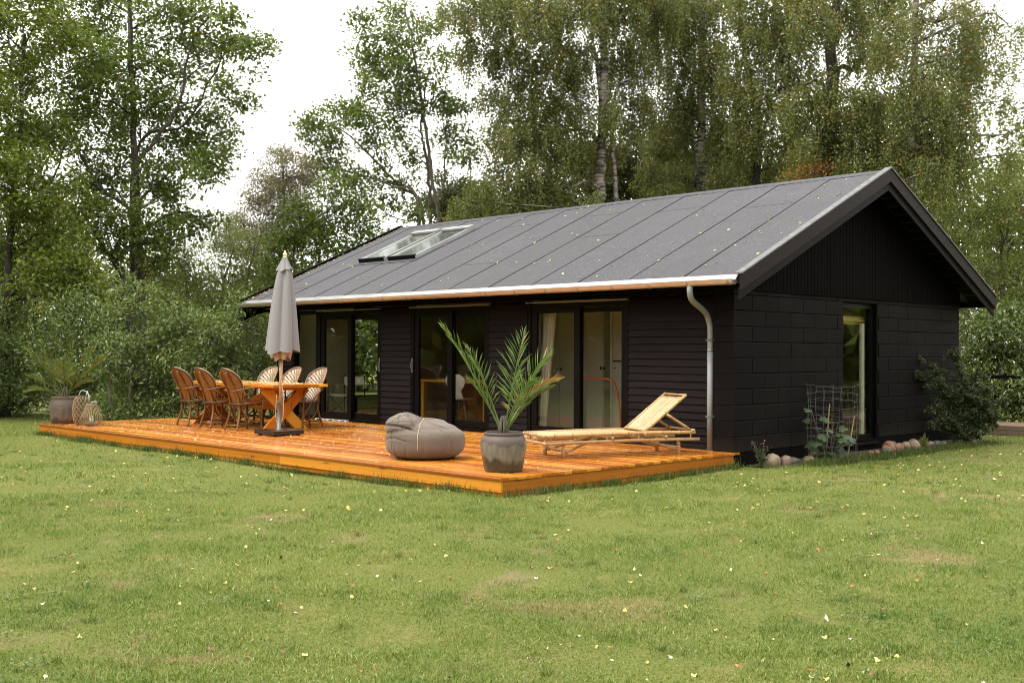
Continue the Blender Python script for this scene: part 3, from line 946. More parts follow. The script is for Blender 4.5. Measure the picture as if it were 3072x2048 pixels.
# --- two roof windows
def skylight(x0, x1, s0, s1):
    def B(mb, xa, xb, sa, sb, ha, hb):
        P = [on_roof(xa, sa, ha), on_roof(xb, sa, ha), on_roof(xb, sb, ha), on_roof(xa, sb, ha), on_roof(xa, sa, hb), on_roof(xb, sa, hb), on_roof(xb, sb, hb), on_roof(xa, sb, hb)]
        mb.add(P, [(0, 3, 2, 1), (4, 5, 6, 7), (0, 1, 5, 4), (1, 2, 6, 5), (2, 3, 7, 6), (3, 0, 4, 7)])
    f = MB()
    B(f, x0, x0 + .05, s0, s1, .005, .075); B(f, x1 - .05, x1, s0, s1, .005, .075)
    B(f, x0 + .05, x1 - .05, s0, s0 + .05, .005, .07); B(f, x0 + .05, x1 - .05, s1 - .08, s1, .005, .085)
    B(f, x0 + .05, x1 - .05, s0 + .05, s1 - .08, .005, .02)
    sk = f.build('skylight', M['zinc_dull'], cabin)
    g = MB(); B(g, x0 + .048, x1 - .048, s0 + .048, s1 - .078, .052, .06)
    g.build('pane', M['skyglass'], sk)
    h = MB(); B(h, x0 - .01, x1 + .01, s1 - .10, s1 + .05, .0755, .105)
    h.build('hood', M['zinc_dull'], sk)
    c = MB(); B(c, x0 - .006, x1 + .006, s0 - .012, s0 + .03, .076, .092); B(c, x0 + .005, x1 - .005, s0 - .008, s0 - .001, .01, .075)
    c.build('lower_bar', M['black'], sk)
    fl = MB(); B(fl, x0 - .08, x1 + .08, s0 - .14, s1 + .14, .0125, .016)
    fl.build('flashing', M['felt'], sk)


rs = lambda y: (y - EAVE_Y) * math.hypot(1, SL)
skylight(-9.27, -8.50, rs(1.22), rs(2.62))
skylight(-8.36, -7.57, rs(1.20), rs(2.62))

# ------------------------------------------------------------------ deck
DX0, DX1, DY0, DY1 = -11.17, 0.02, -4.115, 0.118
deck = thing('wooden_deck', 'wet orange stained timber deck in front of the black cabin', 'deck', (0, 0, 0))
PITCH, PW, TH = 0.1178, 0.1105, 0.028
plank_cache = {}
rd = random.Random(5)
row = 0
y = DY0
while y + PW < DY1 + .02:
    cuts = [DX0]
    x = DX0 + rd.choice([1.8, 2.7, 3.6, 4.2])
    while x < DX1 - 1.2:
        cuts.append(x); x += rd.choice([3.6, 4.2, 4.8])
    cuts.append(DX1)
    for a, b in zip(cuts[:-1], cuts[1:]):
        ln = round(b - a - (.003 if b != DX1 else 0), 3)
        if ln not in plank_cache:
            c = .004
            prof = [(0, -TH), (PW, -TH), (PW, -c), (PW - c, 0), (c, 0), (0, -c)]
            plank_cache[ln] = MB().prism(prof, 0, ln, lambda p, t: (t, p[0], p[1])).mesh('plank', M['deck'])
        link('plank', plank_cache[ln], deck, (a + (rd.uniform(-.004, .004) if b == DX1 else 0), y, rd.uniform(-.0025, .0015)), (rd.uniform(-.022, .022), 0, 0))
    y += PITCH
    row += 1
JZ = -TH - .001
fb = MB
# front fascia in lengths, side fascia, far left fascia
xx = [DX0 + .01, -7.7, -3.9, DX1 - .018]
for a, b in zip(xx[:-1], xx[1:]):
    MB().box(a + .001, b - .001, DY0 + .014, DY0 + .04, -.145, JZ).build('fascia_board', M['fascia_x'], deck)
    MB().box(a + .001, b - .001, DY0 + .03, DY0 + .055, -.20, -.1465).build('fascia_board', M['fascia_x'], deck)
yy = [DY0 + .041, -2.2, DY1 - .12]
for a, b in zip(yy[:-1], yy[1:]):
    MB().box(DX1 - .042, DX1 - .017, a + .001, b - .001, -.145, JZ).build('fascia_board', M['fascia_y'], deck)
    MB().box(DX1 - .06, DX1 - .034, a + .02, b - .001, -.21, -.1465).build('fascia_board', M['fascia_y'], deck)
MB().box(DX0 + .012, DX0 + .04, DY0 + .041, DY1, -.18, JZ).build('fascia_board', M['fascia_y'], deck)
for x in np.arange(DX0 + .3, DX1 - .1, .6):
    MB().box(x, x + .045, DY0 + .06, DY1 - .02, -.19, JZ - .001).build('joist', M['soil'], deck)

# ------------------------------------------------------------------ dining table
TX0, TX1, TY0, TY1, TZ = -9.78, -6.80, -2.31, -1.29, 0.725
table = thing('picnic_table', 'long orange timber dining table with crossed legs on the deck', 'table', (-8.29, -1.8, 0))
tl = lambda x, y, z: (x + 8.29, y + 1.8, z)
pw = (TY1 - TY0) / 6
for i in range(6):
    y0 = TY0 + i * pw
    c = .004
    prof = [(y0 + .002, TZ - .042), (y0 + pw - .002, TZ - .042), (y0 + pw - .002, TZ - c), (y0 + pw - .006, TZ), (y0 + .006, TZ), (y0 + .002, TZ - c)]
    MB().prism(prof, TX0 + rd.uniform(-.006, .006), TX1 + rd.uniform(-.004, .004), lambda p, t: tl(t, *p)).build('top_plank', M['table_x'], table)
for xe in (-9.42, -7.26):
    def leg(ya, yb, x):
        # slanting leg board, cut level at floor and apron
        w = .165
        z0, z1 = 0.0, TZ - .10
        h = z1 - z0
        k = w / 2 * math.hypot(1, (yb - ya) / h)
        vs = [tl(x + dx, yy_, zz) for dx in (-.024, .024) for yy_, zz in ((ya - k, z0), (ya + k, z0), (yb + k, z1), (yb - k, z1))]
        return MB().add(vs, [(0, 3, 2, 1), (4, 5, 6, 7), (0, 1, 5, 4), (1, 2, 6, 5), (2, 3, 7, 6), (3, 0, 4, 7)])
    leg(-2.12, -1.47, xe + .026).build('leg', M['table_l'], table)
    leg(-1.47, -2.12, xe - .026).build('leg', M['table_l'], table)
    MB().prism([(-2.24, TZ - .0425), (-1.36, TZ - .0425), (-1.40, TZ - .099), (-2.20, TZ - .099)], xe - .055, xe + .055, lambda p, t: tl(t, *p)).build('apron', M['table_l'], table)
MB().box(-9.36 + 8.29, -7.32 + 8.29, -.025, .025, .30, .45).build('stretcher', M['table_x'], table)
for a, b, zb in ((-8.15, -7.34, .62), (-8.45, -9.36, .62)):
    MB().bar(tl(a, -1.8, .46), tl(b, -1.8, zb), .045, .09).build('brace', M['table_x'], table)


# ------------------------------------------------------------------ wicker chairs
def make_chair():
    t = thing('wicker_chair', '', 'chair')

    def back_pt(u, w, off=0.0):
        """u across -1..1, w up 0..1"""
        z = .43 + .545 * w
        lean = -.165 - .235 * w ** 1.15
        half = .150 + .085 * math.sin(min(1, w / .62) * math.pi / 2)
        if w > .62:
            q = (w - .62) / .38
            half *= math.sqrt(max(0.0, 1 - q ** 2.3))
        x = u * half
        return (x, lean + 1.5 * x * x + off, z)
    nu, nv = 12, 22
    mb = MB()
    vs = []
    for j in range(nv + 1):
        for i in range(nu + 1):
            vs.append(back_pt(-1 + 2 * i / nu, j / nv * .995, .012 + (.006 if (i + j) % 2 else -.002)))
    o = len(mb.v)
    mb.v += vs
    for j in range(nv):
        for i in range(nu):
            a = j * (nu + 1) + i
            mb.f.append((a, a + 1, a + nu + 2, a + nu + 1))
            mb.m.append(((i + j // 2) % 2))
    mb.build('woven_back', [M['weave_l'], M['weave_d']], t)
    mb = MB()
    for j in range(nv + 1):
        for i in range(nu + 1):
            mb.v.append(back_pt(-1 + 2 * i / nu, j / nv * .995, -.004))
    for j in range(nv):
        for i in range(nu):
            a = j * (nu + 1) + i
            mb.f.append((a, a + nu + 1, a + nu + 2, a + 1))
            mb.m.append(0)
    mb.build('back_panel', M['rattan'], t, True)
    loop = [back_pt(-1, w) for w in np.linspace(0, .97, 14)] + [back_pt(s, .99) for s in (-.4, .4)] + [back_pt(1, w) for w in np.linspace(.97, 0, 14)]
    loop = [(x, y + .004, z) for x, y, z in loop]
    mb = MB().tube(loop, .012, 8)
    mb.build('back_frame', M['rattan_dk'], t, True)
    MB().tube([(x * 1.02, y + .014, z + .006 * (z > .8)) for x, y, z in loop], .009, 6).build('back_rim', M['weave_rim'], t, True)
    # seat: woven pad
    mb = MB()
    n = 14

    def seat_pt(i, j):
        u, v = -1 + 2 * i / n, -1 + 2 * j / n
        x = u * math.sqrt(1 - v * v * .36)
        yv = v * math.sqrt(1 - u * u * .36)
        return (x * .225, .02 + yv * .235, .425 + (.004 if (i + j) % 2 else -.002) - .012 * (1 - u * u) * (1 - v * v))
    for j in range(n + 1):
        for i in range(n + 1):
            mb.v.append(seat_pt(i, j))
    for j in range(n):
        for i in range(n):
            a = j * (n + 1) + i
            mb.f.append((a, a + 1, a + n + 2, a + n + 1)); mb.m.append((i + j) % 2)
    rim = [seat_pt(i, 0) for i in range(n)] + [seat_pt(n, j) for j in range(n)] + [seat_pt(i, n) for i in range(n, 0, -1)] + [seat_pt(0, j) for j in range(n, -1, -1)]
    o = len(mb.v)
    mb.v += [(x, y, .40) for x, y, z in rim]
    seat = mb.build('seat', [M['weave_rim'], M['weave_d']], t)
    MB().tube([(x, y, .412) for x, y, z in rim], .015, 6).build('seat_frame', M['rattan_dk'], t, True)
    for s in (-1, 1):
        MB().tube(spline([(s * .175, -.235, 0), (s * .160, -.205, .12), (s * .135, -.165, .28), (s * .125, -.172, .42), (s * .115, -.222, .62), (s * .098, -.335, .80), (s * .082, -.388, .91)], 5), [.0175] * 31, 8).build('leg', M['rattan'], t, True)
        MB().tube(spline([(s * .205, .19, 0), (s * .20, .185, .2), (s * .19, .175, .41)], 4), .016, 8).build('leg', M['rattan'], t, True)
        MB().tube(spline([(s * .05, -.262, .615), (s * .19, -.225, .635), (s * .265, -.10, .665), (s * .285, .06, .675), (s * .28, .16, .655), (s * .265, .205, .58), (s * .245, .20, .46), (s * .215, .185, .28), (s * .20, .18, .14)], 5), .0135, 8).build('arm', M['rattan'], t, True)
        MB().tube(spline([(s * .225, -.19, .63), (s * .25, -.02, .50), (s * .235, .10, .33), (s * .205, .17, .17)], 5), .0105, 6).build('arm_brace', M['rattan'], t, True)
        MB().tube(spline([(s * .215, -.19, .63), (s * .19, -.13, .57), (s * .175, -.13, .44), (s * .17, -.12, .30), (s * .20, -.02, .17), (s * .205, .12, .13), (s * .205, .18, .20)], 5), .0105, 6).build('side_loop', M['rattan'], t, True)
        MB().tube([(s * .165, -.20, .12), (s * .203, .185, .10)], .0095, 6).build('stretcher', M['rattan_dk'], t, True)
    MB().tube([(-.168, -.215, .085), (.168, -.215, .085)], .0095, 6).build('stretcher', M['rattan'], t, True)
    MB().tube([(-.20, .185, .15), (.20, .185, .15)], .0095, 6).build('stretcher', M['rattan_dk'], t, True)
    MB().tube([(-.125, -.178, .41), (.125, -.178, .41)], .012, 6).build('stretcher', M['rattan'], t, True)
    return t


chair0 = make_chair()
spots = [(-9.10, -2.345, 0.03, 'brown wicker chair seen from behind, leftmost of the near three at the table'),
         (-8.37, -2.335, -0.02, 'brown wicker chair seen from behind, middle of the near three at the table'),
         (-7.59, -2.335, 0.02, 'brown wicker chair seen from behind, nearest the parasol on the near side'),
         (-8.90, -1.28, math.pi + .04, 'pale woven back of the wicker chair hidden partly by the parasol pole'),
         (-8.19, -1.28, math.pi - .03, 'wicker chair on the cabin side of the table, middle of three'),
         (-7.46, -1.27, math.pi + .02, 'wicker chair on the cabin side, at the table end nearest the sliding door')]
for i, (x, y, rz, lab) in enumerate(spots):
    c = chair0 if i == 0 else copy_tree(chair0)
    c.location = (x, y, 0)
    c.rotation_euler = (0, 0, rz)
    c['label'] = lab
    c['group'] = 'wicker chairs around the dining table'

# ------------------------------------------------------------------ parasol
PX, PY = -6.33, -2.51
base = thing('parasol_stand', 'square polished black stone parasol base on the deck', 'parasol base', (PX, PY, 0))
b = .262
c = .008
prof = [(-b, .018), (b, .018), (b, .082 - c), (b - c, .082), (-b + c, .082), (-b, .082 - c)]
MB().prism(prof, -b, b, lambda p, t: (p[0], t, p[1])).build('slab', M['granite'], base)
for sx in (-1, 1):
    for sy in (-1, 1):
        MB().lathe([(.03, 0), (.03, .0175)], 12, (sx * .2, sy * .2, 0)).build('foot', M['black'], base)
MB().lathe([(.06, .0825), (.06, .088), (.031, .092), (.031, .485), (.034, .487), (.034, .50), (.026, .50), (.026, .49)], 20).build('socket', M['steel'], base, True)
for z in (.14, .42):
    MB().tube([(-.028, 0, z), (-.075, -.01, z)], .006, 8).tube([(-.075, -.01, z - .012), (-.075, -.01, z + .012)], .010, 8).build('clamp_screw', M['steel'], base)
par = thing('parasol', 'closed grey parasol with cream finial on a wooden pole beside the table', 'parasol', (PX, PY, 0))
lean = lambda z: (.0195 * z, .0195 * z)
MB().tube([(*lean(.485), .485), (*lean(1.16), 1.16)], .0245, 14).build('pole', M['palewood'], par, True)
MB().tube([(*lean(1.16), 1.16), (*lean(2.62), 2.62)], .0235, 12).build('upper_pole', M['whiteplastic'], par, True)


def pleated(name, zs, rs_, pleat, n, mat, parent, hem_wave=0.0, ph=0.0, deep=1.0):
    mb = MB()
    seg = 96
    for j, (z, r) in enumerate(zip(zs, rs_)):
        f = j / (len(zs) - 1)
        for k in range(seg):
            a = 2 * math.pi * k / seg
            w = (0.5 + 0.5 * math.cos(n * a + ph + .35 * math.sin(2 * a))) ** 0.55
            w2 = .06 * math.sin(3 * a + 1.3 + 2 * f) * deep
            rr = r * (1 - pleat * (1 - w) + w2)
            zz = z + (hem_wave * (1 - w) + hem_wave * .5 * math.sin(2 * a + .7)) * f ** 4
            lx, ly = lean(zz)
            mb.v.append((lx + rr * math.cos(a), ly + rr * math.sin(a), zz))
    for j in range(len(zs) - 1):
        for k in range(seg):
            k2 = (k + 1) % seg
            mb.f.append((j * seg + k2, j * seg + k, (j + 1) * seg + k, (j + 1) * seg + k2)); mb.m.append(0)
    return mb.build(name, mat, parent, True)


zs = [2.60, 2.52, 2.46, 2.36, 2.22, 2.05, 1.85, 1.65, 1.45, 1.30, 1.22]
pleated('canopy', zs, [.05, .085, .105, .135, .158, .182, .206, .228, .248, .262, .268], .34, 5, M['parasol'], par, .045, .9)
pleated('canopy_lining', [2.3, 1.9, 1.5, 1.25, 1.12], [.10, .14, .175, .19, .15], .45, 6, M['parasol_in'], par, .05, 2.0, 2)
pleated('vent_cap', [2.655, 2.62, 2.57, 2.52, 2.47, 2.45], [.035, .05, .072, .10, .128, .138], .30, 7, M['parasol'], par, .03, .3)
lx, ly = lean(2.65)
MB().lathe([(.033, 0), (.034, .012), (.024, .016), (.020, .022), (.030, .035), (.034, .05), (.030, .066), (.016, .08), (.012, .088), (.016, .098), (.010, .108), (.002, .112)], 20, (lx, ly, 2.645)).build('finial', M['cream'], par, True)
MB().tube(spline([(.03, -.03, 1.15), (.035, -.02, .95), (.055, .01, .75), (.06, .03, .55), (.055, .035, .33), (.04, .03, .22), (-.005, .0, .17 + .02)], 6), .0035, 6).tube(spline([(-.03, -.025, .60), (-.04, -.03, .45), (-.05, -.03, .30), (-.035, -.02, .17)], 5), .003, 6).build('cord', M['rope'], par, True)

# ------------------------------------------------------------------ bean bag (cloth sack slumped on the deck)
bb = thing('bean_bag', 'slumped brown grey fabric bean bag with folded top on the deck', 'bean bag', (-2.10, -3.30, 0), math.pi / 4)


def blob(mb, c, r, n=40, m=24, p=2.0):
    o = len(mb.v)
    for j in range(m + 1):
        th = math.pi * j / m - math.pi / 2
        for k in range(n):
            ph = 2 * math.pi * k / n
            cx, sx = math.cos(th), math.sin(th)
            e = 2.0 / p
            f = lambda v: math.copysign(abs(v) ** e, v)
            mb.v.append((c[0] + r[0] * f(cx) * math.cos(ph), c[1] + r[1] * f(cx) * math.sin(ph), c[2] + r[2] * f(sx)))
    for j in range(m):
        for k in range(n):
            k2 = (k + 1) % n
            mb.f.append((o + j * n + k, o + j * n + k2, o + (j + 1) * n + k2, o + (j + 1) * n + k)); mb.m.append(0)


# local x = across the picture, local y = away
bmb = MB()
blob(bmb, (0.02, 0.0, .195), (.47, .43, .198), p=3.1)
blob(bmb, (0.0, .02, .30), (.41, .37, .135), p=2.6)
blob(bmb, (-.21, -.01, .375), (.235, .31, .125), p=2.5)
blob(bmb, (-.22, .03, .43), (.15, .22, .085), p=2.2)
blob(bmb, (.02, .10, .40), (.25, .22, .065), p=2.5)
tmp = bmb.build('bean_bag_tmp', M['beanbag'])
md = tmp.modifiers.new('r', 'REMESH'); md.mode = 'VOXEL'; md.voxel_size = .014
md = tmp.modifiers.new('s', 'SMOOTH'); md.factor = .8; md.iterations = 6
dg = bpy.context.evaluated_depsgraph_get()
bag_me = bpy.data.meshes.new_from_object(tmp.evaluated_get(dg))
bpy.data.objects.remove(tmp)
bv = np.empty(len(bag_me.vertices) * 3, np.float32)
bag_me.vertices.foreach_get('co', bv); bv = bv.reshape(-1, 3)
bn = np.empty(len(bag_me.vertices) * 3, np.float32)
bag_me.vertices.foreach_get('normal', bn); bn = bn.reshape(-1, 3)
# folds: creases radiating from the gathered top, pulled diagonally, fading to the floor
x_, y_, z_ = bv.T
up_ = np.clip((z_ - .13) / .30, 0, 1)
ang = np.arctan2(y_ + .02, x_ + .26)
rad = np.hypot(x_ + .26, y_ + .02)
warp = .35 * np.sin(x_ * 6 + 1) + .3 * np.sin(y_ * 7 + z_ * 5)
fold = np.exp(-((np.sin(ang * 4.0 + 2.0 * rad + warp * 2)) / .15) ** 2)
fold2 = np.exp(-((np.sin(z_ * 19 + 4.0 * x_ * (1 + x_) + warp * 1.6)) / .15) ** 2)
fold3 = np.exp(-((np.sin(z_ * 33 - 7.0 * x_ + warp * 2.6)) / .2) ** 2)
left = np.clip((.06 - x_) / .30, 0, 1)
mid_ = np.clip((z_ - .20) / .10, 0, 1)
disp = (-.030 * fold * np.clip((z_ - .34) / .06, 0, 1) - .030 * fold2 * left * mid_ - .012 * fold3 * left * mid_)
disp += .018 * left * mid_ * (1 - fold2) + .008 * np.sin(x_ * 9 + z_ * 6 + warp) * np.cos(y_ * 8) * (z_ > .05)
disp -= .010 * np.exp(-((np.sin(ang * 7 + z_ * 2 + warp)) / .2) ** 2) * (1 - up_) * np.clip(z_ / .06, 0, 1)
bv = bv + bn * disp[:, None]
bv[:, 2] = np.maximum(bv[:, 2], .002 + .0)
bag_me.vertices.foreach_set('co', bv.astype(np.float32).ravel())
bag_me.update()
if not bag_me.materials:
    bag_me.materials.append(M['beanbag'])
bag_me.polygons.foreach_set('use_smooth', [True] * len(bag_me.polygons))
bag = link('sack', bag_me, bb)


def seam(phi, name, mat, r, up=True):
    """piping over the sack in the upright plane at angle phi"""
    bm2 = bmesh.new(); bm2.from_mesh(bag_me)
    from mathutils.bvhtree import BVHTree
    tree = BVHTree.FromBMesh(bm2); bm2.free()
    pts = []
    for th in np.linspace(-.02, math.pi * .62, 34):
        d = Vector((math.cos(phi) * math.cos(th), math.sin(phi) * math.cos(th), math.sin(th)))
        o = Vector((0, .0, .12))
        hit = tree.ray_cast(o + d * 1.5, -d)
        if hit[0] is not None:
            pts.append(hit[0] + hit[1] * r * .4)
    if len(pts) > 3:
        MB().tube(pts, r, 6).build(name, mat, bag, True)


seam(-math.pi / 2 - .10, 'piping', M['piping'], .0045)
seam(-math.pi / 2 + .62, 'seam', M['beanbag'], .004)
seam(-math.pi / 2 - .95, 'seam', M['beanbag'], .004)

# ------------------------------------------------------------------ bamboo lounger
LU, LV = Vector((.395, .919, 0)).normalized(), Vector((.919, -.395, 0)).normalized()
lou = thing('bamboo_lounger', 'bamboo sun lounger with raised slatted backrest near the downpipe', 'sun lounger', (-1.157, -2.064, 0), math.atan2(.919, .395))
# local x = along towards the head, local -y = towards the camera side


def pole(a, b, r, name, parent=lou, step=.24, off=None, bow=0.0):
    a, b = Vector(a), Vector(b)
    ln = (b - a).length
    pts, rad, mis = [], [], []
    off = rd.uniform(.05, step) if off is None else off
    ts = [0.0]
    node = []
    p = off
    while p < ln - .02:
        ts += [p - .012, p - .004, p + .004, p + .012]
        node.append(p)
        p += step * rd.uniform(.85, 1.15)
    ts.append(ln)
    ts = sorted(set(ts))
    for t in ts:
        f = t / ln
        q = a.lerp(b, f)
        q = q + Vector((0, 0, bow * 4 * f * (1 - f)))
        pts.append(q)
        isn = any(abs(abs(t - n) - .004) < .001 for n in node)
        rad.append(r * (1.13 if isn else 1.0) * (1.0 - .08 * f))
    for i in range(len(ts) - 1):
        m_ = (ts[i] + ts[i + 1]) / 2
        mis.append(1 if any(abs(m_ - n) < .005 for n in node) else 0)
    MB().tube(pts, rad, 9, 0, True, mis).build(name, [M['bamboo'], M['bamboo_node']], parent, True)


for s in (-1, 1):
    pole((-.28, s * .30, .268), (1.76, s * .30, .275), .024, 'upper_rail', bow=.012)
    pole((-.27, s * .30, .180), (1.82, s * .30, .190), .022, 'lower_rail', bow=.012)
    pole((0.0, s * .265, 0), (0.0, s * .265, .18), .024, 'leg')
    pole((1.55, s * .265, 0), (1.55, s * .265, .18), .024, 'leg')
    for u in (-.18, .13, .55, .98, 1.35, 1.70):
        pole((u, s * .30, .19), (u, s * .30, .285 if u > 1.3 else .262), .010, 'spacer', step=.5)
    pole((1.08, s * .25, .292), (1.665, s * .25, .735), .022, 'backrest_rail')
    pole((1.385, s * .262, .50), (1.735, s * .262, .295), .018, 'prop')
    pole((0.03, s * .25, .07), (.55, s * .10, .235), .018, 'brace')
    pole((1.52, s * .25, .07), (1.0, s * .10, .235), .018, 'brace')
for u, z, r in ((-.26, .272, .021), (-.255, .186, .020), (.62, .232, .018), (1.06, .270, .020), (1.735, .302, .016), (1.35, .232, .017)):
    pole((u, -.33, z), (u, .33, z), r, 'crossbar')
for u in (0.0, 1.55):
    pole((u + .02, -.26, .09), (u + .02, .26, .09), .016, 'crossbar')
for w in (.03, .895, .975):
    p0 = Vector((1.08, 0, .297)).lerp(Vector((1.665, 0, .74)), w)
    pole((p0.x, -.255, p0.z), (p0.x, .255, p0.z), .015, 'crossbar')
ns = 13
for i in range(ns):
    y0 = -.27 + .54 * i / ns
    y1 = y0 + .54 / ns - .013
    z = .272
    seg = []
    xs_ = [-.25, .1, .45, .8, 1.06]
    mb = MB()
    for x in xs_:
        f = (x + .28) / 2.04
        zz = z + .012 * 4 * f * (1 - f) + rd.uniform(-.002, .002)
        seg.append([(x, y0, zz), (x, (y0 + y1) / 2, zz + .007), (x, y1, zz), (x, (y0 + y1) / 2, zz - .004)])
    o = 0
    mb.v = [p for s_ in seg for p in s_]
    for k in range(len(seg) - 1):
        for q in range(4):
            q2 = (q + 1) % 4
            mb.f.append((k * 4 + q, k * 4 + q2, k * 4 + 4 + q2, k * 4 + 4 + q)); mb.m.append(0)
    mb.f += [(3, 2, 1, 0), (len(mb.v) - 4, len(mb.v) - 3, len(mb.v) - 2, len(mb.v) - 1)]; mb.m += [0, 0]
    mb.build('seat_slat', M['bamboo_slat'], lou)
for i in range(11):
    y0 = -.228 + .456 * i / 11
    y1 = y0 + .456 / 11 - .012
    a = Vector((1.10, 0, .315)); b_ = Vector((1.60, 0, .694))
    d = (b_ - a).normalized(); nrm = Vector((-d.z, 0, d.x))
    mb = MB()
    vs = []
    for p in (a, b_):
        for yy_, h in ((y0, 0), ((y0 + y1) / 2, .007), (y1, 0), ((y0 + y1) / 2, -.004)):
            vs.append(p + Vector((0, yy_, 0)) + nrm * (h + rd.uniform(-.001, .001)))
    mb.add(vs, [(0, 1, 5, 4), (1, 2, 6, 5), (2, 3, 7, 6), (3, 0, 4, 7), (3, 2, 1, 0), (4, 5, 6, 7)])
    mb.build('back_slat', M['bamboo_slat'], lou)

# ------------------------------------------------------------------ palms in glazed pots
def frond(mb, base, d0, length, arch, nl, ll, width, twist=0.0, droop=0.30, start=.30):
    """one feather leaf: rachis + rows of pointed leaflets"""
    d = Vector(d0).normalized()
    p = Vector(base)
    pts = [p.copy()]
    n = 22
    for i in range(n):
        f = i / n
        d = (d + Vector((0, 0, -1)) * arch * (0.3 + 1.6 * f) / n).normalized()
        p = p + d * length / n
        pts.append(p.copy())
    rach = MB().tube(pts, [.010 * (1 - .85 * i / n) + .0015 for i in range(n + 1)], 6)
    side0 = d.cross(Vector((0, 0, 1))).normalized()
    for s in (-1, 1):
        for k in range(int(nl * .60)):
            f = start + (1 - start) * (k + rd.uniform(-.3, .3)) / (nl * .60)
            f = min(max(f, start), .995)
            x = f * n
            i = min(int(x), n - 1)
            q = pts[i].lerp(pts[i + 1], x - i)
            t = (pts[i + 1] - pts[i]).normalized()
            side = t.cross(Vector((0, 0, 1)))
            side = side.normalized() if side.length > .05 else side0
            side = (Matrix.Rotation(twist, 3, t) @ side) * s
            up = side.cross(t).normalized() * s
            if up.z < 0: up = -up
            prof = math.sin(math.pi * min(1.0, .18 + .82 * ((f - start) / (1 - start)) ** .75)) * .75 + .28
            l = ll * prof * rd.uniform(.85, 1.12)
            opening = 1.0 - .5 * f
            dd = (side * opening + t * (.62 + .5 * f) + up * rd.uniform(.1, .5)).normalized()
            tip = q + dd * l + Vector((0, 0, -droop * l * rd.uniform(.1, .8)))
            mid = q + dd * l * .45
            wv = dd.cross(up).normalized() * width * rd.uniform(.8, 1.2)
            mb.add([q, mid + wv + up * .004, tip, mid - wv + up * .004], [(0, 1, 2), (0, 2, 3)])
    return rach


def potted_palm(name, label, loc, scale, potmat, leafmat, prof, fronds, dead=()):
    t = thing(name, label, 'potted palm', loc)
    pot = MB().lathe(prof, 48).build('pot', potmat, t, True)
    smooth_by_angle(pot.data, 50)
    h = max(z for r, z in prof)
    rr = [r for r, z in prof if abs(z - h) < .02]
    MB().lathe([(min(rr) - .012, h - .075), (min(rr) * .6, h - .06), (.01, h - .05)], 24).build('soil', M['soil'], t)
    st = MB()
    for i in range(9):
        a = i * 2.4
        r0 = .035
        st.tube([(r0 * math.cos(a), r0 * math.sin(a), h - .07), (r0 * 1.3 * math.cos(a), r0 * 1.3 * math.sin(a), h + .05), (r0 * .6 * math.cos(a), r0 * .6 * math.sin(a), h + .17)], [.02, .017, .006], 6)
    st.build('stem', M['bark_thin'], t, True)
    for i, (d0, ln, arch, nl, ll, tw) in enumerate(fronds):
        mb = MB()
        ra = frond(mb, (d0[0] * .03, d0[1] * .03, h - .02), d0, ln * (1 if scale == 1 else .88), arch, nl, ll * 1.5, .0078 * scale, tw)
        lm = L['palm_dead'] if i in dead else leafmat
        fo = mb.build('frond', lm, t)
        ra.build('rachis', leafmat, fo, True)
    return t


VR = Vector((.7099, .7043, 0))     # across the view
VF = Vector((-.7043, .7098, 0))    # away


def dv(r, u, f=0.0):
    v = VR * r + Vector((0, 0, u)) + VF * f
    return (v.x, v.y, v.z)


pot_prof = [(.150, 0.0), (.196, .004), (.205, .03), (.222, .12), (.238, .22), (.243, .28), (.238, .325), (.222, .358), (.204, .372), (.200, .376), (.204, .382), (.205, .404), (.199, .412), (.184, .410), (.180, .395), (.18, .33)]
fr = [(dv(-.46, 1, -.1), 1.34, .42, 34, .25, .0), (dv(-.34, 1, .3), 1.05, .5, 30, .23, .3), (dv(.17, 1, -.1), 1.12, .30, 34, .25, -.2), (dv(.40, 1, .1), 1.0, .7, 32, .25, .2),
      (dv(.52, 1, -.2), .86, 1.1, 28, .22, .0), (dv(.3, 1, -.5), .84, .9, 26, .20, 0.),
      (dv(.55, .9, .0), .72, .9, 24, .19, .1), (dv(-.45, 1, -.05), .70, .7, 24, .20, 0.), (dv(.5, 1, .5), .85, .9, 24, .2, 0.)]
potted_palm('potted_palm', 'feathery palm in a grey glazed pot near the deck corner', (-.46, -3.61, 0), 1.0, M['pot_near'], L['palm'], pot_prof, fr, dead=(4,))
s2 = 1.0
pp2 = [(r * 1.06, z * .98) for r, z in pot_prof]
pp2 = [(.19, 0), (.222, .004), (.232, .03), (.244, .12), (.252, .22), (.252, .30), (.242, .355), (.228, .40), (.226, .425), (.230, .43), (.230, .45), (.222, .456), (.205, .45), (.2, .43), (.2, .36)]
fr2 = [(dv(-.58, 1, -.1), 1.25, .5, 32, .24, 0.), (dv(-.85, .8, .1), .85, .7, 26, .22, 0.), (dv(.12, 1, .0), 1.12, .35, 32, .26, .2), (dv(.42, 1, .1), 1.12, .4, 32, .28, 0.), (dv(.75, 1, -.1), 1.12, .5, 32, .24, .1),
       (dv(-.25, 1, -.3), 1.0, .5, 30, .24, 0.), (dv(.15, 1, -.5), .9, .8, 26, .22, 0.), (dv(-.5, 1, .4), .9, .7, 24, .22, 0.), (dv(.55, .7, -.3), .75, 1.1, 24, .2, 0.), (dv(-.9, .55, -.3), .7, .9, 22, .2, 0.)]
potted_palm('potted_palm', 'yellowish green palm in a squat brown pot at the far deck corner', (-11.02, -3.72, 0), 1.15, M['pot_far'], L['palm_far'], pp2, fr2)

# ------------------------------------------------------------------ cane lanterns
la = thing('cane_lantern', 'tall lattice cane lantern beside the far palm pot', 'lantern', (-10.42, -3.70, 0))


def bulge(f, prof):
    z = [p[1] for p in prof]; r = [p[0] for p in prof]
    return float(np.interp(f, z, r))


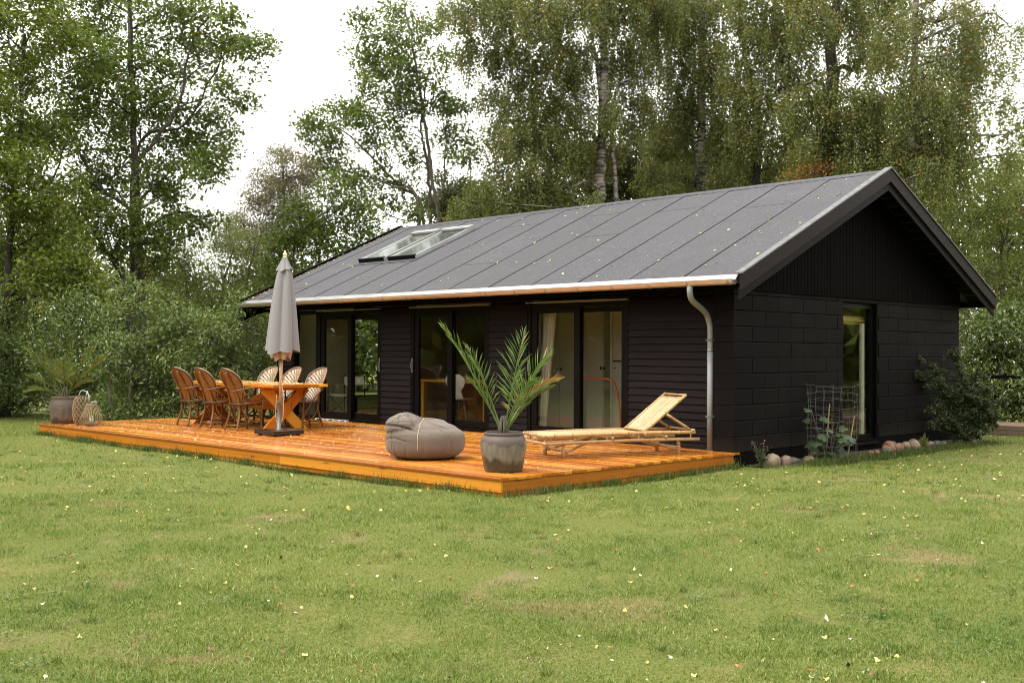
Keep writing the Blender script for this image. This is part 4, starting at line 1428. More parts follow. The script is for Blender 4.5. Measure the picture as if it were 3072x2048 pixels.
pr1 = [(.085, 0), (.125, .05), (.142, .15), (.145, .27), (.138, .37), (.115, .44), (.080, .475), (.075, .48)]
for s in (-1, 1):
    for k in range(13):
        a0 = 2 * math.pi * k / 13
        pts = []
        for i in range(19):
            z = .012 + .468 * i / 18
            r = bulge(z, pr1)
            a = a0 + s * 2.3 * i / 18
            pts.append((r * math.cos(a), r * math.sin(a), z))
        MB().tube(pts,   .0045, 5).build('cane', M['lantern'], la, True)
MB().lathe([(.078, .470), (.078, .492), (.070, .492), (.070, .470)], 24).build('rim', M['lantern_dk'], la)
MB().lathe([(.088, 0), (.09, .012), (.02, .014)], 24).build('floor_disc', M['lantern_dk'], la)
MB().tube(spline([(.05, .05, .488), (.06, .06, .55), (.075, .065, .555), (.085, .08, .47), (.09, .085, .43)], 6), .007, 6).tube(spline([(-.05, -.03, .488), (.0, -.01, .57), (.06, .05, .555), (.10, .09, .46)], 6), .007, 6).build('rope_handle', M['rope'], la, True)
lb = thing('cane_lantern', 'low pear shaped ribbed cane lantern with a candle on the deck edge', 'lantern', (-10.05, -3.70, 0))
pr2 = [(.06, 0.0), (.105, .015), (.150, .05), (.172, .10), (.165, .155), (.135, .21), (.105, .27), (.085, .33), (.078, .365)]
for k in range(30):
    a = 2 * math.pi * k / 30
    pts = [(bulge(z, pr2) * math.cos(a), bulge(z, pr2) * math.sin(a), z + .008) for z in np.linspace(0, .365, 15)]
    MB().tube(pts, .0046, 5).build('cane', M['lantern'], lb, True)
MB().lathe([(.082, .362), (.082, .385), (.072, .385), (.072, .362)], 24).build('rim', M['lantern_dk'], lb)
MB().lathe([(.062, 0), (.062, .012), (.02, .013)], 20).build('floor_disc', M['lantern_dk'], lb)
MB().lathe([(.045, .02), (.048, .022), (.048, .16), (.044, .16), (.044, .03)], 20).build('candle_glass', M['glass'], lb, True)
MB().lathe([(.035, .025), (.035, .125), (.005, .128)], 16).build('candle', M['candle'], lb, True)
MB().tube(spline([(.07, .03, .38), (.09, .05, .40), (.075, .0, .405), (.07, -.04, .385)], 5), .006, 6).build('rope_handle', M['rope'], lb, True)

# ------------------------------------------------------------------ inside the rooms (seen through the glass)
wd = thing('wardrobe', 'pale fitted wardrobe with black knobs behind the right sliding door', 'wardrobe', (-3.9, 1.62, 0))
MB().box(-.88, .40, .022, .5, -.012, 2.1).build('carcass', M['white'], wd)
for a, b in ((-1 + .13, -.525), (-.52, .06), (.065, .395)):
    dr = MB().box(a, b - .004, 0, .021, .04, 2.08).build('door', M['white'], wd)
for x in (-.565, -.48):
    MB().tube([(x, 0, .97), (x, -.03, .97)], .009, 10).tube([(x, -.03, .945), (x, -.03, .995)], .010, 10).build('knob', M['black'], wd)
for x in (.375, .44):
    MB().tube([(x, -.0, 1.0), (x, -.03, 1.0)], .009, 10).tube([(x, -.03, .975), (x, -.03, 1.025)], .010, 10).build('knob', M['black'], wd)
rm = thing('room_door', 'pale open room door with black lever handle seen through right sliding door', 'door', (-3.28, 1.55, 0))
MB().box(-.02, .02, 0, .03, 0, 2.05).box(.025, .85, .01, .04, 0, 2.05).build('panel', M['white'], rm)
MB().tube([(.08, .01, 1.12), (.08, -.04, 1.12), (.22, -.04, 1.12)], .010, 8).lathe([(.022, .0), (.022, .01)], 12, (.08, -.005, 1.0)).build('lever', M['black'], rm)


def curtain(name, label, x0, x1, xb0, xb1, yc, z0, z1):
    mb = MB()
    n = 60
    for j in range(13):
        f = j / 12
        for i in range(n + 1):
            u = i / n
            x = (x0 + (x1 - x0) * u) * (1 - f) + (xb0 + (xb1 - xb0) * u) * f
            yv = yc + .03 * math.sin(u * 34 + f) + .012 * math.sin(u * 15 + 3 * f)
            mb.v.append((x, yv, z1 + (z0 - z1) * f))
    for j in range(12):
        for i in range(n):
            a = j * (n + 1) + i
            mb.f.append((a, a + 1, a + n + 2, a + n + 1)); mb.m.append(0)
    o = mb.build(name, M['curtain'], None, True, label=label, cat='curtain', group='curtains inside the right sliding door')
    return o


curtain('curtain', 'cream curtain hanging at the right jamb of the right sliding door', -2.02, -1.80, -1.93, -1.82, .36, .03, 1.93)
curtain('curtain', 'pale curtain shape standing in for a slanted wall reflection at the left jamb of the right sliding door', -3.66, -3.40, -3.69, -3.60, .40, .03, 1.93)  # left one is added for a pale slanted wall reflection
of = thing('swing_reflection_frame', 'bent orange tube frame added indoors, standing in for a swing reflected in the right sliding door', 'tube frame', (-2.75, .9, 0))  # added in the room in place of a garden swing mirrored by the glass
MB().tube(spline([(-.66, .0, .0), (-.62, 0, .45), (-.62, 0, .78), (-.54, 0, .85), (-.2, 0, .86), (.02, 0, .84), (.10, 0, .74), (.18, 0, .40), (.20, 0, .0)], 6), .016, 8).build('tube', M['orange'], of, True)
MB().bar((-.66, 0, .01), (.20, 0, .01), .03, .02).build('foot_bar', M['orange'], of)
it = thing('indoor_table', 'orange brown wooden table standing inside the middle sliding door', 'table', (-6.9, 1.9, 0))
MB().box(-.9, .9, -.45, .45, .70, .745).build('top', M['table_x'], it)
for sx in (-.82, .82):
    for sy in (-.37, .37):
        MB().box(sx - .035, sx + .035, sy - .035, sy + .035, 0, .70).build('leg', M['table_l'], it)


def shell_chair(loc, rz, label):
    t = thing('shell_chair', label, 'chair', loc, rz, 'moulded chairs at the indoor table')
    mb = MB()
    prof = []
    for j in range(19):
        f = j / 18
        if f < .45:
            q = f / .45
            y, z = .22 - .40 * q, .45 - .02 * math.sin(q * math.pi)
            w = .20 * math.sqrt(max(.05, 1 - (1 - q) ** 4)) if q < .6 else .20 - .09 * (q - .6) / .4
        else:
            q = (f - .45) / .55
            y, z = -.18 - .12 * q, .45 + .42 * q
            w = .11 - .045 * math.sin(q * math.pi * .55) if q < .3 else .07 + .12 * math.sin(min(1, (q - .3) / .45) * math.pi / 2) * math.sqrt(max(0.02, 1 - max(0, (q - .72) / .28) ** 2))
        prof.append((y, z, w))
    for k in (0, 1):
        for y, z, w in prof:
            for i in range(9):
                u = -1 + i / 4
                mb.v.append((u * w, y + .03 * u * u - .009 * k, z - .009 * k))
    n = 9
    o2 = len(prof) * n
    for j in range(len(prof) - 1):
        for i in range(n - 1):
            a = j * n + i
            mb.f.append((a, a + 1, a + n + 1, a + n)); mb.m.append(0)
            mb.f.append((o2 + a, o2 + a + n, o2 + a + n + 1, o2 + a + 1)); mb.m.append(0)
    mb.build('shell', M['whiteplastic'], t, True)
    for s in (-1, 1):
        for f in (-1, 1):
            MB().tube([(s * .06, f * .05, .435), (s * .22, f * .22, 0)], .009, 8).build('leg', M['steel'], t)
    return t


shell_chair((-6.25, 1.12, 0), .35, 'white moulded shell chair with steel legs behind the middle sliding door')
dc = thing('director_chair', 'folding canvas chair with thin frame behind the left sliding door', 'chair', (-9.25, 1.1, 0), .15)
MB().box(-.26, .26, -.012, .012, .60, .77).build('canvas_back', M['canvas'], dc)
mb = MB()
for i in range(9):
    u = -1 + i / 4
    for yv in (-.42, -.02):
        mb.v.append((u * .26, yv, .44 - .04 * (1 - u * u)))
for i in range(8):
    mb.f.append((2 * i, 2 * i + 2, 2 * i + 3, 2 * i + 1)); mb.m.append(0)
mb.build('canvas_seat', M['canvas'], dc)
for s in (-1, 1):
    MB().tube([(s * .265, 0, .0), (s * .265, 0, .80)], .011, 8).build('post', M['black'], dc)
    MB().tube([(s * .265, -.44, .0), (s * .265, -.44, .60)], .011, 8).build('post', M['black'], dc)
    MB().box(s * .265 - .022, s * .265 + .022, -.48, .02, .602, .622).build('armrest', M['palewood'], dc)
MB().tube([(-.265, -.44, .04), (.265, -.44, .42)], .010, 8).tube([(.265, -.42, .04), (-.265, -.42, .42)], .010, 8).build('cross_brace', M['black'], dc)

# ------------------------------------------------------------------ stones along the gable
stones = [(.20, .60, .105, .15, 1, 'tall upright cream boulder next to the deck corner'), (.26, .80, .10, .10, 2, 'round pinkish brown boulder, second from the deck corner'),
          (.22, 1.02, .12, .07, 0, 'flat dark grey boulder below the vent opening'), (.30, 1.32, .115, .07, 1, 'low speckled tan boulder between the grey one and the big one'),
          (.24, 1.60, .14, .12, 1, 'large rounded tan boulder left of the wire cage'), (.40, 1.86, .055, .05, 2, 'small pinkish stone at the foot of the wire cage'),
          (.30, 3.02, .06, .05, 3, 'small orange stone just behind the wire cage'), (.33, 3.17, .07, .055, 3, 'small red brown stone under the gable window sill'),
          (.38, 3.36, .10, .075, 0, 'mossy grey green stone at the front of the row below the window'), (.31, 3.50, .11, .085, 3, 'smooth reddish stone leaning in the row below the window'),
          (.26, 3.68, .13, .125, 3, 'big tilted orange boulder, tallest below the window'), (.20, 3.92, .10, .10, 0, 'dark grey stone wedged between the orange boulders'),
          (.24, 4.02, .11, .085, 3, 'salmon coloured stone right of the tallest boulder'), (.22, 4.27, .10, .09, 1, 'brown tan stone right of the window reveal'),
          (.24, 4.52, .13, .115, 1, 'broad beige boulder left of the small weed'), (.24, 4.86, .11, .10, 2, 'grey pink stone right of the small weed'),
          (.22, 5.12, .10, .06, 2, 'low pinkish stone in the gap past the weed'), (.22, 5.36, .10, .06, 0, 'low grey stone near the end of the row'), (.24, 5.58, .07, .05, 1, 'last small tan stone before the arching shrub'), (.55, 5.98, .09, .07, 2, 'single brown stone at the foot of the arching shrub')]
stone_cols = [(0.10, 0.098, 0.085), (0.27, 0.20, 0.135), (0.25, 0.165, 0.125), (0.32, 0.145, 0.085)]


def m_stone(i, c):
    t = NT('stone_%s' % ('grey', 'tan', 'pink', 'orange')[i])
    n = t.noise(t.coord('World'), 14, 6, 0.6)
    f = t.noise(t.coord('World'), 70, 3, 0.7)
    col = t.mix(t.ramp(n, [(0.35, 0.0), (0.7, 1.0)]), tuple(x * .6 for x in c), tuple(x * 1.25 for x in c))
    col = t.mix(t.ramp(f, [(0.6, 0.0), (0.75, 0.5)]), col, (0.35, 0.33, 0.30))
    return t.set(color=col, rough=0.6, normal=t.bump(n, 0.35, 0.02))


SM = [m_stone(i, c) for i, c in enumerate(stone_cols)]
for k, (x, y, r, h, ci, lab) in enumerate(stones):
    r, h = r * .86, h * .86
    bm = bmesh.new()
    bmesh.ops.create_icosphere(bm, subdivisions=3, radius=1)
    rs2 = np.random.default_rng(100 + k)
    ph = rs2.uniform(0, 6, 6)
    ax = rs2.uniform(.85, 1.2)
    for v in bm.verts:
        p = v.co
        d = 1 + .10 * math.sin(2.3 * p.x + ph[0]) + .09 * math.sin(2.9 * p.y + ph[1]) + .07 * math.sin(3.3 * p.z + ph[2]) + .03 * math.sin(7 * p.x + 5 * p.y + ph[3])
        v.co = Vector((p.x * d * r * .85, p.y * d * r * ax, p.z * d * h))
    me = bpy.data.meshes.new('boulder'); bm.to_mesh(me); bm.free()
    me.materials.append(SM[ci])
    me.polygons.foreach_set('use_smooth', [True] * len(me.polygons))
    link('boulder', me, None, (x, y, GROUND + h * .55), (rs2.uniform(-.25, .25), rs2.uniform(-.2, .2), rs2.uniform(-.5, .5)), lab, 'stone', 'stones laid along the gable wall')

# ------------------------------------------------------------------ wire cage, fig, stakes
CX, CY, CRAD = .42, 1.71, .32
cage = thing('wire_cage', 'round wire mesh cage around the young fig at the gable', 'wire cage', (CX, CY, GROUND))
rc = random.Random(9)
nr = 11
for k in range(nr):
    z = .05 + .97 * k / (nr - 1)
    ph = rc.uniform(0, 6)
    rr = CRAD * (1.02 - .06 * math.sin(k * 1.1))
    pts = [((rr + .008 * math.sin(5 * a + ph)) * math.cos(a), (rr + .008 * math.sin(4 * a + ph)) * math.sin(a), z + .018 * math.sin(2 * a + ph) + .008 * math.sin(9 * a + ph)) for a in np.linspace(0, 2 * math.pi, 49)]
    MB().tube(pts, .0021, 5).build('ring_wire', M['wire'], cage)
for k in range(18):
    a = 2 * math.pi * k / 18
    pts = [((CRAD + .01 * math.sin(z * 9 + k)) * math.cos(a + .03 * math.sin(z * 6 + k)), (CRAD + .01 * math.sin(z * 9 + k)) * math.sin(a + .03 * math.sin(z * 6 + k)), z) for z in np.linspace(0, 1.04 - .03 * (k % 3), 12)]
    MB().tube(pts, .0016, 5).build('upright_wire', M['wire'], cage)
for (x, y, h, tx, ty, lab) in ((CX + .16, CY + .10, .62, .07, .07, 'slanting orange bamboo stake inside the wire cage'), (CX - .03, CY - .12, .78, .04, .03, 'thin upright brown stake among the fig leaves')):
    st = MB().tube([(0, 0, 0), (tx, ty, h)], .008, 8).tube([(tx * .5, ty * .5, h * .5 - .005), (tx * .5, ty * .5, h * .5 + .005)], .0095, 8)
    st.build('bamboo_stake', M['bamboo'], None, loc=(x, y, GROUND), label=lab, cat='stake', group='stakes by the fig')


def lobed_leaf(mb, p, ax, nrm, size):
    """fig leaf: five blunt lobes"""
    ax = Vector(ax).normalized(); nrm = Vector(nrm).normalized()
    sd_ = ax.cross(nrm).normalized()
    out = [(0, 0), (.18, .30), (.02, .52), (.30, .48), (.45, .62), (.62, .42), (.70, .20), (.86, .22), (1.0, 0)]
    pts = out + [(a, -b_) for a, b_ in out[-2:0:-1]]
    vs = [Vector(p) + ax * a * size + sd_ * b_ * size + nrm * (-.25 * b_ * b_ * size - .12 * a * a * size) for a, b_ in pts]
    c_ = Vector(p) + ax * .5 * size
    mb.add([c_] + vs, [(0, i + 1, (i + 1) % len(vs) + 1) for i in range(len(vs))])


fig = thing('fig_plant', 'young fig with lobed leaves growing inside the wire cage', 'plant', (CX + .02, CY - .12, GROUND))
fr_ = random.Random(21)
for si in range(5):
    a = si * 1.26 + .6
    top = (.27 * math.cos(a), .27 * math.sin(a), .36 + .17 * (si % 3))
    pts = spline([(0.02 * math.cos(a), .02 * math.sin(a), 0), (.10 * math.cos(a), .10 * math.sin(a), .2), top], 6)
    stem = MB().tube(pts, [.011 - .007 * i / (len(pts) - 1) for i in range(len(pts))], 7).build('stem', M['bark_thin'], fig, True)
    for li in range(9):
        f = .2 + .8 * li / 8
        q = Vector(pts[min(len(pts) - 1, int(f * (len(pts) - 1)))])
        az = fr_.uniform(0, 6.28)
        d = Vector((math.cos(az), math.sin(az), fr_.uniform(.1, .6))).normalized()
        ln = fr_.uniform(.05, .09)
        mb = MB()
        mb.tube([q, q + d * ln], .003, 5)
        lobed_leaf(mb, q + d * ln, d + Vector((0, 0, -.5)), (d.x * .4 + fr_.uniform(-.3, .3) + .4, d.y * .4 - .5, 1), fr_.uniform(.10, .16))
        mb.build('leaf', L['fig'], fig)

# foliage masses (x, y, z, radius) and stems (x, y, z, radius) of each tree and shrub
TREES = [
    {'name': 'oak_tree', 'label': 'tall oak with dark straight trunk rising behind the left hedge', 'cat': 'tree', 'leaf': 'oak', 'bark': 'bark_oak', 'style': 'oak', 'stems': [[(-17.57, 0.97, -0.3, 0.14), (-17.57, 0.97, 1.58, 0.122), (-17.62, 0.9, 3.61, 0.105), (-17.65, 0.85, 4.91, 0.088), (-17.71, 0.76, 7.34, 0.071), (-17.75, 0.68, 9.77, 0.054), (-17.8, 0.62, 11.07, 0.036)], [(-18.07, 1.14, -0.3, 0.057), (-18.07, 1.14, 4.15, 0.05), (-18.76, 0.44, 5.3, 0.039), (-19.23, -0.03, 6.45, 0.028), (-19.57, -0.4, 7.86, 0.017)], [(-17.2, 0.58, -0.3, 0.06), (-17.2, 0.58, 5.16, 0.052), (-16.83, 0.94, 6.27, 0.043), (-16.43, 1.32, 7.23, 0.034), (-16.2, 1.53, 8.66, 0.025), (-15.86, 1.86, 9.3, 0.016)], [(-17.62, 0.88, -0.3, 0.047), (-17.62, 0.88, 4.58, 0.041), (-17.01, 1.48, 5.23, 0.032), (-16.61, 1.87, 5.72, 0.024), (-16.2, 2.27, 5.72, 0.016)], [(-17.95, 0.95, -0.3, 0.043), (-17.95, 0.95, 5.93, 0.037), (-17.05, 1.84, 6.84, 0.029), (-16.34, 2.52, 8.64, 0.02), (-15.88, 2.97, 8.97, 0.012)]], 'blobs': [(-18.61, 1.02, 10.71, 1.17), (-19.39, 0.27, 9.7, 1.09), (-17.15, 1.34, 9.62, 0.97), (-15.88, 1.7, 9.11, 0.48), (-14.86, 1.8, 9.08, 0.28), (-15.9, 2.07, 8.47, 0.48), (-15.62, 2.45, 8.74, 0.32), (-14.43, 2.2, 8.49, 0.31), (-14.52, 2.13, 7.99, 0.35), (-17.8, 2.62, 8.68, 0.68), (-17.4, 1.67, 7.52, 0.82), (-15.42, 1.98, 7.34, 0.43), (-15.66, 2.53, 7.23, 0.31), (-17.62, 2.72, 6.79, 0.64), (-17.25, 2.78, 7.26, 0.38), (-17.66, 2.18, 6.38, 0.63), (-16.22, 1.83, 5.83, 0.4), (-16.07, 2.37, 5.96, 0.21), (-16.7, 2.47, 5.64, 0.25), (-15.49, 1.25, 5.21, 0.31), (-17.84, 0.83, 8.35, 0.98), (-17.65, -0.09, 7.19, 1.03), (-18.58, 1.39, 6.82, 0.93), (-17.64, -0.9, 7.99, 0.93), (-19.64, -0.44, 6.78, 0.91), (-19.1, 0.86, 5.8, 0.93), (-16.7, 0.71, 5.2, 0.71), (-17.91, 2.15, 4.72, 0.46), (-19.59, 0.39, 5.04, 0.84), (-16.32, 0.28, 4.03, 0.77), (-17.61, 1.72, 3.99, 0.54), (-16.77, -0.23, 3.71, 0.54), (-16.62, 1.89, 4.1, 0.36), (-16.28, 1.96, 4.41, 0.29), (-16.53, 0.81, 3.22, 0.39)], 'ls': 0.135, 'dens': 1.0, 'group': None, 'asp': 0.6},
    {'name': 'maple_tree', 'label': 'dense broadleaf tree filling the upper left corner of the garden', 'cat': 'tree', 'leaf': 'leafy', 'bark': 'bark_dark', 'style': 'oak', 'stems': [[(-16.82, -2.51, -0.3, 0.108), (-16.82, -2.51, 1.61, 0.094), (-16.76, -2.48, 3.77, 0.072), (-16.6, -2.35, 5.93, 0.05), (-16.54, -2.32, 8.09, 0.029)], [(-16.76, -2.48, -0.3, 0.041), (-16.76, -2.48, 3.77, 0.036), (-16.14, -1.88, 4.78, 0.025), (-15.88, -1.64, 5.79, 0.014)]], 'blobs': [(-16.77, -3.14, 8.11, 1.06), (-17.34, -2.07, 7.26, 0.82), (-16.6, -2.97, 5.63, 1.06), (-15.6, -2.53, 4.79, 0.76), (-17.25, -2.3, 3.82, 0.96), (-15.97, -1.88, 3.9, 0.65), (-17.97, -2.67, 2.95, 0.96), (-15.62, -2.23, 2.79, 0.63), (-15.37, -1.7, 3.23, 0.5), (-17.07, -1.8, 6.07, 0.67), (-16.61, -2.37, 9.04, 0.79), (-16.04, -1.81, 8.17, 0.58), (-15.07, -1.68, 2.65, 0.42), (-15.61, -3.0, 4.61, 0.69), (-16.92, -1.19, 4.93, 0.53), (-16.32, -3.48, 6.77, 0.9)], 'ls': 0.125, 'dens': 1.25, 'group': None, 'asp': 0.6},
    {'name': 'crooked_tree', 'label': 'small tree with a crooked forked trunk leaning left of the oak', 'cat': 'tree', 'leaf': 'leafy', 'bark': 'bark_dark', 'style': 'oak', 'stems': [[(-16.36, 0.06, -0.3, 0.089), (-16.36, 0.06, 1.64, 0.077), (-16.38, 0.03, 2.56, 0.066), (-16.55, -0.15, 3.17, 0.056), (-16.77, -0.37, 3.57, 0.045), (-16.91, -0.52, 3.93, 0.034)], [(-16.45, -0.05, -0.3, 0.039), (-16.45, -0.05, 2.79, 0.034), (-16.52, -0.12, 3.17, 0.031), (-16.61, -0.22, 3.4, 0.027), (-16.55, -0.16, 3.71, 0.023), (-16.46, -0.07, 3.94, 0.019)]], 'blobs': [(-17.42, -0.45, 4.13, 0.47), (-17.14, -0.97, 4.29, 0.42), (-17.19, -0.04, 4.3, 0.39), (-16.31, -0.09, 4.08, 0.3), (-17.95, -0.81, 3.83, 0.35), (-16.89, -0.42, 4.55, 0.35)], 'ls': 0.11, 'dens': 0.8, 'group': None, 'asp': 0.6},
    {'name': 'willow_bush', 'label': 'light green loose willow bush standing behind the left hedge', 'cat': 'bush', 'leaf': 'light', 'bark': 'bark_thin', 'style': 'fine', 'stems': [[(-19.53, 3.25, -0.3, 0.052), (-19.53, 3.25, 1.71, 0.045), (-19.53, 3.24, 2.98, 0.032), (-19.72, 3.04, 3.87, 0.018)], [(-18.89, 3.88, -0.3, 0.052), (-18.89, 3.88, 1.72, 0.045), (-18.82, 3.93, 2.98, 0.032), (-18.63, 4.11, 4.06, 0.018)], [(-18.25, 4.52, -0.3, 0.052), (-18.25, 4.52, 1.72, 0.045), (-18.38, 4.38, 3.07, 0.032), (-18.18, 4.56, 4.24, 0.018)]], 'blobs': [(-18.81, 2.84, 3.63, 0.75), (-19.66, 4.11, 4.31, 0.69), (-19.09, 4.4, 3.19, 0.87), (-18.73, 4.8, 4.12, 0.69), (-19.68, 2.93, 2.7, 0.85), (-18.27, 3.31, 2.49, 0.83), (-18.36, 4.99, 2.83, 0.64), (-19.0, 2.09, 3.25, 0.56), (-18.36, 5.2, 3.48, 0.46), (-19.7, 3.63, 3.18, 0.73), (-19.56, 2.66, 3.93, 0.4), (-19.55, 4.46, 4.7, 0.42), (-17.58, 3.89, 2.23, 0.7)], 'ls': 0.075, 'dens': 1.0, 'group': None, 'asp': 0.38},
    {'name': 'brownish_tree', 'label': 'distant grey brown tree against the white sky gap', 'cat': 'tree', 'leaf': 'brown', 'bark': 'bark_thin', 'style': 'fine', 'stems': [[(-29.49, 13.09, -0.3, 0.106), (-29.49, 13.09, 1.94, 0.092), (-29.53, 13.01, 5.25, 0.063), (-29.56, 12.93, 8.55, 0.033)]], 'blobs': [(-29.19, 12.84, 8.36, 0.98), (-30.8, 12.97, 7.95, 0.84), (-30.14, 11.87, 7.11, 0.59), (-29.82, 13.59, 7.32, 1.21), (-30.52, 12.48, 6.47, 1.0), (-32.0, 12.4, 6.31, 0.65), (-30.34, 14.27, 6.34, 1.16), (-30.18, 13.26, 9.26, 0.51), (-29.49, 14.31, 8.44, 0.81), (-30.15, 10.92, 5.53, 0.58), (-30.3, 13.13, 5.44, 1.07), (-31.32, 12.69, 5.47, 0.81)], 'ls': 0.085, 'dens': 1.1, 'group': None, 'asp': 0.5},
    {'name': 'young_oak', 'label': 'leafy green oak thicket between the brown tree and the roof', 'cat': 'tree', 'leaf': 'oak', 'bark': 'bark_thin', 'style': 'oak', 'stems': [[(-15.79, 4.84, -0.3, 0.059), (-15.79, 4.84, 1.7, 0.051), (-15.76, 4.86, 3.42, 0.036), (-15.6, 5.0, 4.79, 0.021)], [(-16.22, 4.42, -0.3, 0.049), (-16.22, 4.42, 1.7, 0.043), (-16.21, 4.41, 3.41, 0.03), (-16.15, 4.46, 4.44, 0.017)]], 'blobs': [(-15.92, 4.4, 4.33, 0.64), (-15.69, 5.06, 4.8, 0.64), (-15.14, 5.4, 4.44, 0.56), (-17.17, 4.74, 3.83, 0.57), (-15.48, 4.61, 3.81, 0.63), (-14.89, 5.42, 5.02, 0.38), (-14.66, 4.51, 5.32, 0.41), (-16.07, 4.3, 4.93, 0.34), (-14.96, 6.01, 4.39, 0.35), (-17.32, 4.53, 3.3, 0.49), (-16.68, 5.14, 3.13, 0.62), (-15.02, 5.1, 3.9, 0.51), (-15.59, 6.38, 4.91, 0.31), (-15.81, 3.94, 2.86, 0.5)], 'ls': 0.125, 'dens': 1.05, 'group': None, 'asp': 0.6},
    {'name': 'oak_tree', 'label': 'slim twin stemmed oak standing in the sky gap behind the roof ridge', 'cat': 'tree', 'leaf': 'oak', 'bark': 'bark_thin', 'style': 'oak', 'stems': [[(-15.43, 8.7, -0.3, 0.081), (-15.43, 8.7, 4.55, 0.07), (-15.45, 8.66, 5.11, 0.062), (-15.54, 8.56, 5.85, 0.054), (-15.63, 8.46, 6.88, 0.047), (-15.76, 8.31, 8.27, 0.039), (-15.92, 8.13, 9.67, 0.031), (-16.08, 7.96, 10.88, 0.023)], [(-15.82, 8.73, -0.3, 0.064), (-15.82, 8.73, 4.67, 0.056), (-15.83, 8.7, 5.52, 0.049), (-15.88, 8.64, 6.46, 0.041), (-15.97, 8.54, 7.21, 0.034), (-16.01, 8.49, 7.96, 0.026), (-15.82, 8.66, 9.28, 0.019)], [(-15.31, 8.52, -0.3, 0.037), (-15.31, 8.52, 4.99, 0.032), (-15.19, 8.63, 5.82, 0.026), (-15.15, 8.65, 6.75, 0.02), (-15.12, 8.67, 7.95, 0.014)], [(-16.05, 8.64, -0.3, 0.054), (-16.05, 8.64, 4.97, 0.047), (-16.51, 8.16, 5.91, 0.039), (-17.04, 7.62, 6.66, 0.031), (-17.57, 7.09, 7.41, 0.022), (-18.11, 6.55, 7.79, 0.014)], [(-15.46, 7.95, -0.3, 0.043), (-15.46, 7.95, 5.14, 0.037), (-15.94, 7.46, 5.77, 0.029), (-16.46, 6.94, 6.05, 0.021), (-17.11, 6.29, 6.32, 0.014)]], 'blobs': [(-16.75, 8.21, 10.98, 0.48), (-15.65, 7.43, 9.84, 0.68), (-16.63, 7.16, 10.03, 0.39), (-16.29, 6.56, 10.29, 0.22), (-16.2, 8.86, 10.48, 0.48), (-17.04, 7.96, 9.37, 0.81), (-15.27, 7.77, 9.02, 0.68), (-15.37, 8.76, 9.54, 0.37), (-16.5, 6.89, 9.35, 0.38), (-16.31, 7.74, 8.36, 0.79), (-15.71, 8.51, 8.3, 0.62), (-16.26, 6.71, 8.4, 0.38), (-15.78, 9.32, 8.25, 0.4), (-14.64, 8.8, 7.99, 0.26), (-17.26, 6.68, 7.91, 0.54), (-16.34, 6.5, 7.61, 0.51), (-16.99, 5.7, 7.49, 0.38), (-17.54, 5.7, 7.46, 0.22), (-16.47, 7.17, 7.27, 0.53), (-16.86, 8.44, 7.41, 0.48), (-18.09, 7.12, 7.25, 0.55), (-17.88, 6.17, 7.04, 0.37), (-15.23, 8.72, 7.23, 0.37), (-15.32, 9.23, 7.46, 0.36), (-15.37, 9.73, 7.11, 0.3), (-14.9, 8.73, 6.63, 0.31), (-16.28, 8.64, 6.79, 0.38), (-17.03, 6.8, 6.23, 0.54), (-16.81, 7.57, 5.92, 0.45), (-16.4, 8.38, 6.01, 0.38), (-17.52, 6.59, 6.4, 0.45), (-16.56, 8.09, 5.39, 0.38), (-17.18, 7.5, 5.53, 0.38), (-15.12, 7.6, 4.98, 0.27), (-14.13, 8.65, 6.53, 0.2), (-16.04, 7.07, 6.47, 0.36)], 'ls': 0.13, 'dens': 1.0, 'group': None, 'asp': 0.6},
